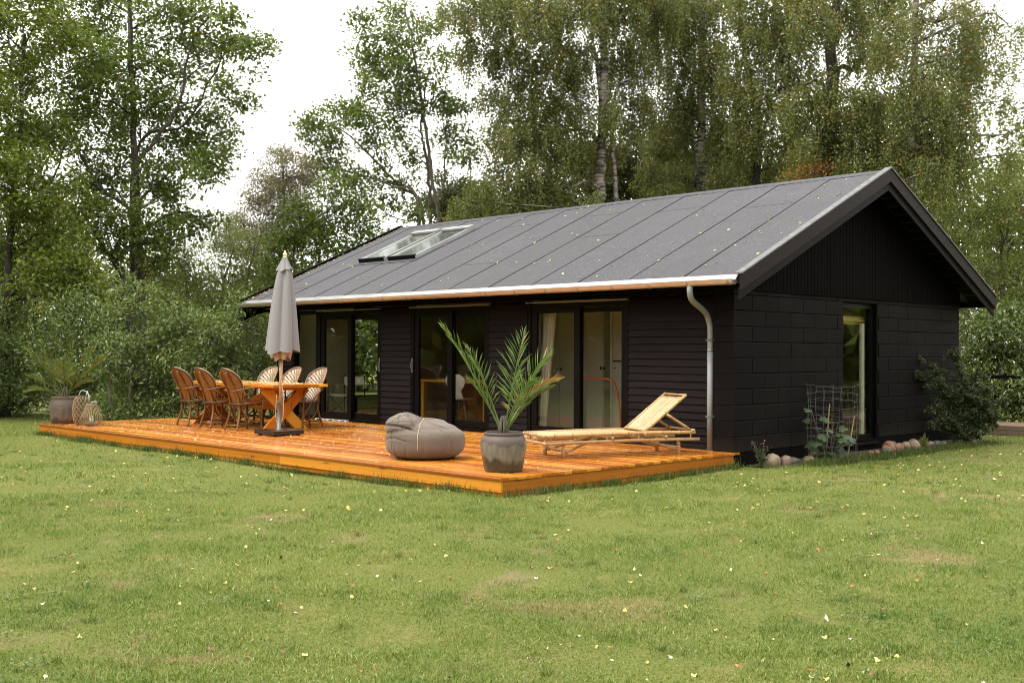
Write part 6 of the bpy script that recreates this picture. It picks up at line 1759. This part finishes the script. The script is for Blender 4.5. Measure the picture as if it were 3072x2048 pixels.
tree_rng = np.random.default_rng(42)
leaf_total = 0
for t_ in TREES:
    root = thing(t_['name'], t_['label'], t_['cat'], (t_['stems'][0][0][0], t_['stems'][0][0][1], GROUND), 0, t_['group'])
    inv = -np.array([t_['stems'][0][0][0], t_['stems'][0][0][1], GROUND])
    P, A, N, Ln, Wd, ta, tb = crown(tree_rng, t_['blobs'], t_['style'], t_['ls'], t_['dens'], t_['asp'], t_['stems'])
    leaf_total += len(P)
    cm = leaf_mesh('crown', P + inv, A, N, Ln, Wd, L[t_['leaf']])
    link('crown' if t_['style'] != 'shrub' else 'foliage', cm, root)
    bark = M[t_['bark']]
    nodes = []
    for si, s in enumerate(t_['stems']):
        pts = spline([p for p in s], 6)
        pos = [tuple(np.array(p[:3]) + inv) for p in pts]
        wob = [(tree_rng.normal() * .02, tree_rng.normal() * .02) for _ in pos]
        pos = [(p[0] + w[0], p[1] + w[1], p[2]) for p, w in zip(pos, wob)]
        MB().tube(pos, [max(.008, p[3]) for p in pts], 9).build('trunk' if si == 0 else 'limb', bark, root, True)
        nodes += [np.array([*p[:3], p[3]]) for p in pts]
    nodes = np.array(nodes)
    # a branch from the nearest lower stretch of stem to each foliage mass, plus the fine twigs
    mb = MB()
    for (bx, by, bz, r) in t_['blobs']:
        c = np.array([bx, by, bz])
        dd = np.linalg.norm(nodes[:, :3] - c, axis=1) + np.where(nodes[:, 2] > bz - .2, 2.5, 0)
        q = nodes[np.argmin(dd)]
        a = q[:3]
        if np.linalg.norm(a - c) < .25: continue
        midp = (a + c) / 2 + tree_rng.normal(size=3) * .12 * np.linalg.norm(c - a) + np.array([0, 0, .08 * np.linalg.norm(c - a)])
        pts = spline([a + inv, midp + inv, c + inv], 4)
        r0 = min(q[3] * .55, .05)
        mb.tube(pts, [max(.006, r0 * (1 - .75 * i / (len(pts) - 1))) for i in range(len(pts))], 5, caps=False)
    mb.build('branches', bark, root, True, kind='stuff')
    V, F = twig_arrays(ta + inv, tb + inv, np.full(len(ta), .008), np.full(len(ta), .003))
    link('twigs', np_mesh('twigs', V, F, M['twig']), root, kind='stuff')

# arching small-leaved shrub against the gable
cs = thing('arching_shrub', 'arching small leaved shrub against the right end of the gable', 'shrub', (.45, 5.95, GROUND))
tips = [(-.05, 5.15, 1.22), (.0, 5.1, .95), (.25, 5.85, 1.32), (.1, 5.25, .75), (.15, 5.15, .35), (.75, 6.15, .66), (.95, 6.3, .2), (.85, 6.0, .42), (.45, 5.9, .85), (.8, 6.35, .08), (.2, 5.2, .12), (.3, 5.5, .05), (.65, 5.75, .55), (.35, 5.55, .62), (.9, 6.5, .45), (.55, 6.2, .95)]
rs_c = np.random.default_rng(8)
cp, ca, cn = [], [], []
for i, tp in enumerate(tips):
    tp = np.array(tp) - np.array([.45, 5.95, GROUND])
    p0 = np.array([rs_c.uniform(-.06, .06), rs_c.uniform(-.06, .06), 0])
    midp = p0 * .4 + tp * .5 + np.array([0, 0, .22 + .1 * tp[2]])
    pts = spline([p0, midp, tp], 10)
    MB().tube(pts, [.010 - .007 * k / (len(pts) - 1) for k in range(len(pts))], 6).build('branch', M['bark_dark'], cs, True)
    pa = np.array(pts)
    for b_ in range(34):
        f = rs_c.uniform(.15, 1)
        q = pa[int(f * (len(pa) - 1))]
        dr = unit(rs_c.normal(size=3) * np.array([1, 1, .6]) + np.array([0, 0, .15]))
        ln = rs_c.uniform(.05, .24) * (1.25 - .7 * f)
        nl = int(52 * ln / .15) + 12
        ff = rs_c.uniform(0, 1, nl)
        cp.append(q + dr * (ln * ff)[:, None] + rs_c.normal(size=(nl, 3)) * .016)
        ca.append(dr * .5 + rs_c.normal(size=(nl, 3)) * .7)
        cn.append(rs_c.normal(size=(nl, 3)) * .6 + np.array([.3, -.3, .9]))
cp, ca, cn = map(np.concatenate, (cp, ca, cn))
ln = rs_c.uniform(.028, .048, len(cp))
link('foliage', leaf_mesh('foliage', cp, ca, cn, ln, ln * .62, L['small']), cs)


def blade_mesh(name, P, H, lean, W_, mat, rng, seg2=True):
    """grass blades: two bent segments tapering to a point"""
    n = len(P)
    az = rng.uniform(0, 2 * math.pi, n)
    d = np.stack([np.cos(az), np.sin(az), np.zeros(n)], 1)
    az2 = rng.uniform(0, 2 * math.pi, n)
    s = np.stack([np.cos(az2), np.sin(az2), np.zeros(n)], 1) * (W_ / 2)[:, None]
    up = np.array([0, 0, 1.0])
    if seg2:
        V = np.empty((n, 5, 3))
        midp = P + up * (H * .58)[:, None] + d * (H * lean * .35)[:, None]
        V[:, 0] = P - s; V[:, 1] = P + s
        V[:, 2] = midp + s * .75; V[:, 3] = midp - s * .75
        V[:, 4] = P + up * (H * (1 - .3 * np.minimum(lean, 1.5)))[:, None] + d * (H * lean)[:, None]
        i = np.arange(n)[:, None] * 5
        F = (i[:, :, None] + np.array([[0, 1, 2], [0, 2, 3], [3, 2, 4]])[None]).reshape(-1, 3)
    else:
        V = np.empty((n, 3, 3))
        V[:, 0] = P - s; V[:, 1] = P + s
        V[:, 2] = P + up * (H * (1 - .25 * np.minimum(lean, 1.5)))[:, None] + d * (H * lean)[:, None]
        F = np.arange(n * 3).reshape(-1, 3)
    return np_mesh(name, V.reshape(-1, 3), F, mat)


# ornamental grass tuft by the hedge, weeds by the stones, plant at the deck corner
def tuft(name, label, cat, loc, n, h, spread, lean, mat, w=.006, seed=1):
    r_ = np.random.default_rng(seed)
    P = np.stack([r_.normal(size=n) * spread, r_.normal(size=n) * spread, np.zeros(n)], 1)
    me = blade_mesh(name, P, h * r_.uniform(.5, 1.1, n), np.abs(r_.normal(size=n)) * lean, np.full(n, w) * r_.uniform(.6, 1.3, n), mat, r_)
    return link(name, me, None, loc, None, label, cat)


def m_grass(name, dry=0.0, dark=1.0):
    t = NT(name)
    ri = t.new('ShaderNodeNewGeometry').outputs['Random Per Island']
    a, worn, moss = lawn_patches(t)
    K = lambda c: tuple(x * dark for x in c)
    col = t.ramp(ri, [(0.0, K((0.058, 0.108, 0.010))), (0.40, K((0.140, 0.205, 0.026))), (0.78, K((0.240, 0.298, 0.060))), (0.95, K((0.44, 0.43, 0.20)))])
    col = t.mix(t.math('MULTIPLY', a, .65), col, K((0.070, 0.150, 0.018)))
    col = t.mix(t.math('MULTIPLY', moss, .55), col, K((0.36, 0.31, 0.10)))
    col = t.mix(t.math('MULTIPLY', worn, .75), col, K((0.33, 0.25, 0.11)))
    bs = t.bsdf
    t.lk(col, bs.inputs['Base Color'])
    bs.inputs['Roughness'].default_value = .45
    bs.inputs['Specular IOR Level'].default_value = .35
    tr = t.new('ShaderNodeBsdfTranslucent')
    t.lk(t.mix(1.0, col, (1.15, 1.2, .7), 'MULTIPLY'), tr.inputs['Color'])
    mx = t.new('ShaderNodeMixShader'); mx.inputs['Fac'].default_value = .3
    t.lk(bs.outputs[0], mx.inputs[1]); t.lk(tr.outputs[0], mx.inputs[2]); t.lk(mx.outputs[0], t.out.inputs['Surface'])
    return t.mat


M['grass'] = m_grass('grass_blade')
M['grass_long'] = m_grass('long_grass_blade', 0, .55)
M['grass_mid'] = m_grass('tuft_grass_blade', 0, .72)
tuft('ornamental_grass', 'tuft of long ornamental grass behind the dining table by the cabin end', 'grass tuft', (-10.75, .62, GROUND), 420, 1.25, .16, .55, M['grass_long'], .012, 3)
tuft('weed', 'small bright green weed growing between the stones below the window', 'weed', (.33, 4.72, GROUND), 26, .24, .02, .55, L['palm_far'], .03, 5)
wp = thing('rose_sprig', 'thin reddish rose sprig with small green leaves at the deck corner', 'plant', (.26, .22, GROUND))
rw = np.random.default_rng(4)
wl_p, wl_a, wl_n = [], [], []
for i in range(11):
    az = rw.uniform(0, 6.28)
    tip = np.array([.20 * math.cos(az) * rw.uniform(.3, 1), .20 * math.sin(az) * rw.uniform(.3, 1) + .02, rw.uniform(.12, .36)])
    pts = spline([(0, 0, 0), tip * .5 + np.array([0, 0, .04]), tip], 5)
    MB().tube(pts, .0028, 5).build('stem', M['rattan_dk'], wp)
    for k in range(26):
        f = rw.uniform(.25, 1) if i > 3 else rw.uniform(.1, .6)
        q = np.array(pts[int(f * (len(pts) - 1))]) + rw.normal(size=3) * .02
        wl_p.append(q); wl_a.append(rw.normal(size=3)); wl_n.append(rw.normal(size=3) * .5 + np.array([0, 0, 1]))
wl_p, wl_a, wl_n = np.array(wl_p), np.array(wl_a), np.array(wl_n)
l_ = rw.uniform(.015, .032, len(wl_p))
link('foliage', leaf_mesh('foliage', wl_p, wl_a, wl_n, l_, l_ * .6, L['fig']), wp)
for (x, y, z) in ((.02, .05, .34), (-.03, .10, .30)):
    MB().lathe([(.002, 0), (.010, .006), (.012, .014), (.006, .022), (.001, .024)], 10, (x, y, z)).build('flower_bud', M['rosebud'], wp, True)

# timber kerb and dark fence beyond the right rear corner
tk = thing('timber_kerb', 'weathered grey timber kerb at the right edge beyond the shrub', 'kerb', (.05, 8.6, GROUND))
for i in range(2):
    MB().box(-.9 + i * .0, 3.2, -.35 + i * .0, .9, .02 + .085 * i, .10 + .085 * i).build('sleeper', M['weathered'], tk)
fe = thing('rail_fence', 'dark rail fence half hidden by the laurel shrub', 'fence', (-2.2, 9.6, GROUND))
for z in (.62, .80, .98):
    MB().box(-2.6, 2.6, -.02, .02, z, z + .07).build('rail', M['blacktrim'], fe)
for x in (-2.4, -.8, .8, 2.4):
    MB().box(x - .06, x + .06, .022, .12, 0, 1.15).build('post', M['blacktrim'], fe)

# the wood all round: one mass of far trees, also what the windows mirror
rw2 = np.random.default_rng(77)
def wood_mass(name, label, spec, leaf, ls, per, seed, group=None):
    r_ = np.random.default_rng(seed)
    PP = []
    ta, tb = [], []
    for (x, y, h, r) in spec:
        nb_ = int(10 + h * 1.6)
        for _ in range(nb_):
            f = r_.uniform(.06, 1) ** .9
            rr = r * (1.1 - .75 * f ** 2)
            az = r_.uniform(0, 6.283)
            c = np.array([x + math.cos(az) * rr * r_.uniform(.2, 1), y + math.sin(az) * rr * r_.uniform(.2, 1), h * f])
            PP.append(c + r_.normal(size=(per, 3)) * np.array([.6, .6, .5]))
        ta.append((x, y, GROUND)); tb.append((x + r_.normal() * .3, y + r_.normal() * .3, h * .85))
    PP = np.concatenate(PP)
    PP[:, 2] = np.maximum(PP[:, 2], -.1)
    n = len(PP)
    l = ls * r_.uniform(.7, 1.25, n)
    me = leaf_mesh(name, PP, r_.normal(size=(n, 3)), r_.normal(size=(n, 3)) * .6 + np.array([0, 0, 1]), l, l * .6, L[leaf])
    o = link(name, me, None, kind='stuff', label=label, cat='wood')
    V, F = twig_arrays(np.array(ta), np.array(tb), np.full(len(ta), .16), np.full(len(ta), .04))
    link('trunks', np_mesh('trunks', V, F, M['bark_dark']), o, kind='stuff')
    return n


far = [(*p, rw2.uniform(4.5, 7) if p[0] < -20 and p[1] < 24 else rw2.uniform(7, 10.5), rw2.uniform(2, 3)) for p in FAR_SPOTS]
low = [(*p, rw2.uniform(3.0, 4.6), rw2.uniform(1.8, 2.6)) for p in LOW_SPOTS]
left_far = [q for q in far + low if q[1] < .9 * (q[0] + 40)]
right_far = [q for q in far + low if q[1] >= .9 * (q[0] + 40)]
leaf_total += wood_mass('far_woods', 'pale green wood far behind the hedge at left', left_far, 'light', .21, 110, 1)
leaf_total += wood_mass('far_woods', 'dim wood far behind the cabin', right_far, 'dark', .25, 80, 4)
ring = []
for a in np.arange(-178, 80, 7.0):
    for rr in (22, 27):
        x, y = 2 + math.sin(R(a + 90)) * rr * 0 + math.cos(R(a)) * rr, -6 + math.sin(R(a)) * rr
        v = Vector((x, y, 0)) - Vector((CAM.x, CAM.y, 0))
        if v.dot(cf) > 0 and abs(v.dot(cr)) < .62 * v.dot(cf) + 3: continue
        if -14 < x < 1.5 and y > -5: continue
        ring.append((x + rw2.uniform(-2, 2), y + rw2.uniform(-2, 2), rw2.uniform(5, 8.5), rw2.uniform(2, 3)))
ring += [(x + rw2.uniform(-1.5, 1.5), y + rw2.uniform(-1.5, 1.5), rw2.uniform(3, 4.5), 2.2) for x, y, _, _ in ring]
leaf_total += wood_mass('garden_woods', 'trees closing the garden all round outside the picture', ring, 'leafy', .58, 40, 2)

# ------------------------------------------------------------------ lawn grass and fallen leaves
def in_blocked(x, y):
    d_ = (x > DX0 - .02) & (x < DX1 - .005) & (y > DY0 + .01) & (y < .2)
    h_ = (x > XWL) & (x < .03) & (y > 0) & (y < W)
    return d_ | h_


def polar(rng, n, r0, r1, amax, power):
    a = rng.uniform(-amax, amax, n)
    r = (r0 ** power + (r1 ** power - r0 ** power) * rng.uniform(0, 1, n)) ** (1 / power)
    x = CAM.x + r * (cf.x * np.cos(a) + cr.x * np.sin(a))
    y = CAM.y + r * (cf.y * np.cos(a) + cr.y * np.sin(a))
    k = ~in_blocked(x, y)
    return x[k], y[k], r[k]


gr = np.random.default_rng(12)
for gi, (n, r0, r1, hw, two) in enumerate(((130000, 4.2, 6.8, (.025, .0042), True), (230000, 6.8, 12.0, (.028, .0060), False), (165000, 12.0, 27.0, (.034, .0115), False))):
    x, y, r = polar(gr, n, r0, r1, R(30), 1.4)
    GP = np.stack([x, y, ground_z(x, y) - .004], 1)
    pn = .5 + .5 * np.sin(x * 2.1 + 1.7 * np.sin(y * 1.3)) * np.sin(y * 2.4 + 1.1 * np.sin(x * 1.7))
    pn2 = .5 + .5 * np.sin(x * 5.3 + 2 * np.sin(y * 3.1)) * np.sin(y * 6.1 + 1.6 * np.sin(x * 4.3))
    GH = hw[0] * gr.uniform(.45, 1.4, len(x)) * (.45 + .7 * pn + .7 * pn2 ** 3)
    GW = hw[1] * gr.uniform(.7, 1.3, len(x))
    link('grass', blade_mesh('grass', GP, GH, np.abs(gr.normal(size=len(GP))) * .9 + .2, GW, M['grass'], gr, two), None, kind='stuff', label=('short near lawn grass with dry patches', 'short middle lawn grass in front of the deck', 'short far lawn grass beside the deck and hedge')[gi], cat='grass')
# darker tufts and flat clover patches break up the mown sward
x, y, r = polar(gr, 420, 4.4, 20, R(29), 1.5)
tp_ = np.repeat(np.stack([x, y], 1), 46, 0) + gr.normal(size=(len(x) * 46, 2)) * np.repeat(gr.uniform(.015, .06, len(x)), 46)[:, None]
tp_ = tp_[~in_blocked(tp_[:, 0], tp_[:, 1])]
link('grass_tufts', blade_mesh('grass_tufts', np.stack([tp_[:, 0], tp_[:, 1], ground_z(tp_[:, 0], tp_[:, 1]) - .004], 1), gr.uniform(.03, .075, len(tp_)), np.abs(gr.normal(size=len(tp_))) * .8 + .2, np.full(len(tp_), .0048), M['grass_mid'], gr, False), None, kind='stuff', label='taller dark green grass tufts dotted over the lawn', cat='grass')
x, y, r = polar(gr, 90, 4.4, 18, R(29), 1.5)
cl_ = np.repeat(np.stack([x, y], 1), 60, 0) + gr.normal(size=(len(x) * 60, 2)) * np.repeat(gr.uniform(.04, .13, len(x)), 60)[:, None]
cl_ = cl_[~in_blocked(cl_[:, 0], cl_[:, 1])]
n = len(cl_)
az = gr.uniform(0, 6.283, n)
l = gr.uniform(.010, .022, n)
link('clover', leaf_mesh('clover', np.stack([cl_[:, 0], cl_[:, 1], ground_z(cl_[:, 0], cl_[:, 1]) + gr.uniform(.012, .03, n)], 1), np.stack([np.cos(az), np.sin(az), gr.normal(size=n) * .2], 1), np.stack([gr.normal(size=n) * .3, gr.normal(size=n) * .3, np.ones(n)], 1), l, l * .9, L['shrub']), None, kind='stuff', label='low broad leaved clover patches in the lawn', cat='clover')
# longer uncut grass along the deck edges, the stones and the hedge foot
lp = []
def edge(n, a, b, w, dens_fn=None):
    t = gr.uniform(0, 1, n)
    a, b = np.array(a), np.array(b)
    q = a + (b - a) * t[:, None] + gr.normal(size=(n, 2)) * w
    lp.append(q)
edge(1300, (.05, -4.1), (.05, .1), .03)
for c in (-3.6, -3.3, -2.55, -2.4, -1.75, -1.5, -1.0, -.7, -.2):
    q = np.array([.09, c]) + gr.normal(size=(150, 2)) * np.array([.035, .07]); lp.append(q)
edge(2400, (-11.1, -4.14), (.0, -4.14), .03)
for c in gr.uniform(-11, -.3, 26):
    lp.append(np.array([c, -4.16]) + gr.normal(size=(110, 2)) * np.array([.10, .03]))
lp.append(np.array([-9.3, -4.25]) + gr.normal(size=(500, 2)) * np.array([.35, .07]))
edge(2600, (.55, .9), (.55, 2.2), .10); edge(2200, (.62, 2.3), (.50, 4.6), .09); edge(1600, (.5, 4.6), (.7, 6.5), .1)
lp = np.concatenate(lp)
lp = lp[~in_blocked(lp[:, 0], lp[:, 1])]
LP3 = np.stack([lp[:, 0], lp[:, 1], ground_z(lp[:, 0], lp[:, 1]) - .005], 1)
hh = gr.uniform(.04, .12, len(lp)) * np.where(gr.uniform(size=len(lp)) < .06, 1.7, 1)
link('tall_grass', blade_mesh('tall_grass', LP3, hh, np.abs(gr.normal(size=len(lp))) * .45 + .1, np.full(len(lp), .0055), M['grass_long'], gr), None, kind='stuff', label='uncut grass fringe along the deck edge and stones', cat='grass')


# fallen leaves: the 300 that show largest are single objects, the rest one litter
def fallen_template(k, mat):
    r_ = np.random.default_rng(500 + k)
    mb = MB()
    n = 9
    pts = []
    for i in range(n):
        a = 2 * math.pi * i / n
        rr = .5 * (1 + .18 * r_.normal()) * (1.25 if i == 0 else 1)
        pts.append((rr * math.cos(a), rr * .72 * math.sin(a), .12 * r_.normal() + .18 * math.cos(2 * a) * r_.uniform(.2, 1)))
    mb.add([(0, 0, -.02)] + pts, [(0, i + 1, (i + 1) % n + 1) for i in range(n)])
    return mb.mesh('fallen_leaf', mat)


def m_flat(name, c):
    t = NT(name)
    n = t.noise(t.coord('Object'), 3, 4)
    col = t.mix(t.ramp(n, [(.4, 0.0), (.7, .6)]), c, tuple(x * .55 for x in c))
    col = t.mix(t.math('MULTIPLY', objrand(t), .5), col, tuple(min(1, x * 1.3 + .03) for x in c))
    return t.set(color=col, rough=.5)


FL = {'pale yellow': m_flat('fallen_yellow', (.52, .42, .14)), 'cream': m_flat('fallen_cream', (.60, .54, .36)), 'orange': m_flat('fallen_orange', (.46, .17, .025)), 'pink': m_flat('fallen_pink', (.55, .13, .12)), 'brown': m_flat('fallen_brown', (.20, .10, .04))}
tmpl = {c: [fallen_template(i * 5 + j, m) for j in range(5)] for i, (c, m) in enumerate(FL.items())}
fl_rng = np.random.default_rng(31)
x, y, r = polar(fl_rng, 2100, 4.6, 26, R(30), 1.9)
mv = fl_rng.uniform(size=len(x)) < .45        # drifted together
x = x + np.where(mv, .55 * np.sin(x * 1.9 + y), 0) * .6; y = y + np.where(mv, .5 * np.sin(y * 2.3 - x), 0) * .6
kk = ~in_blocked(x, y); x, y, r = x[kk], y[kk], r[kk]
o_ = np.argsort(r)
x, y, r = x[o_], y[o_], r[o_]
names = list(FL)
for i in range(300):
    c = names[fl_rng.choice(5, p=[.40, .17, .20, .03, .20])]
    s = fl_rng.uniform(.016, .036)
    ob = link('fallen_leaf', tmpl[c][int(fl_rng.integers(5))], None, (x[i], y[i], float(ground_z(x[i], y[i])) + fl_rng.uniform(.006, .02)), (fl_rng.uniform(-.5, .5), fl_rng.uniform(-.5, .5), fl_rng.uniform(0, 6.28)),
              '%s fallen leaf lying on the mown lawn' % c, 'fallen leaf', 'fallen %s leaves lying on the lawn' % c)
    ob.scale = (s, s, s)


def litter(name, P, ls, mat, seed, flat=.25, **kw):
    r_ = np.random.default_rng(seed)
    n = len(P)
    l = ls * r_.uniform(.6, 1.3, n)
    az = r_.uniform(0, 6.283, n)
    A = np.stack([np.cos(az), np.sin(az), r_.normal(size=n) * flat], 1)
    N = np.stack([r_.normal(size=n) * flat, r_.normal(size=n) * flat, np.ones(n)], 1)
    return link(name, leaf_mesh(name, P, A, N, l, l * .75, mat, .08), None, kind='stuff', **kw)


x, y, r = x[300:], y[300:], r[300:]
litter('fallen_leaves', np.stack([x, y, ground_z(x, y) + .018], 1), .042, L['fallen'], 5, .45, label='scatter of small yellow leaves over the farther lawn', cat='fallen leaves')
n = 4200
dxp = fl_rng.uniform(DX0 + .05, DX1 - .05, n)
dyp = fl_rng.uniform(DY0 + .05, .05, n)
k = fl_rng.uniform(size=n) < np.clip(.10 + .9 * np.clip((-dxp - 2) / 8, 0, 1) ** 1.4, .08, 1)
dxp, dyp = dxp[k], dyp[k]
litter('deck_leaves', np.stack([dxp, dyp, np.full(len(dxp), .004)], 1),   .028, L['litter'], 6, .2, label='pale yellow leaf scatter lying on the wet deck', cat='fallen leaves')
n = 800
litter('table_leaves', np.stack([fl_rng.uniform(TX0 + .05, TX1 - .1, n), fl_rng.uniform(TY0 + .04, TY1 - .04, n), np.full(n, TZ + .003)], 1), .030, L['litter'], 7, .3, label='yellow leaves covering the dining table top', cat='fallen leaves')
n = 130
ss = fl_rng.uniform(.1, SLEN - .1, n); xx_ = fl_rng.uniform(XL + .2, XR - .2, n)
RP = np.array([on_roof(a, s_, .016) for a, s_ in zip(xx_, ss)])
RP2 = np.array([on_roof(XL + .05 + abs(fl_rng.normal()) * .05, s_, .016) for s_ in fl_rng.uniform(.1, SLEN, 120)])
r_ = np.random.default_rng(9)
Pq = np.concatenate([RP, RP2]); m = len(Pq)
l = np.concatenate([r_.uniform(.035, .06, len(RP)), r_.uniform(.03, .05, len(RP2))])
link('roof_leaves', leaf_mesh('roof_leaves', Pq, np.stack([r_.normal(size=m), r_.normal(size=m), r_.normal(size=m) * .3 + .0], 1) + np.outer(r_.normal(size=m), [0, .9, .4]), np.tile([0, -SL, 1.0], (m, 1)) + r_.normal(size=(m, 3)) * .1, l, l * .75, L['fallen'], .05), None, kind='stuff', label='few yellow leaves stuck on the felt roof', cat='fallen leaves')
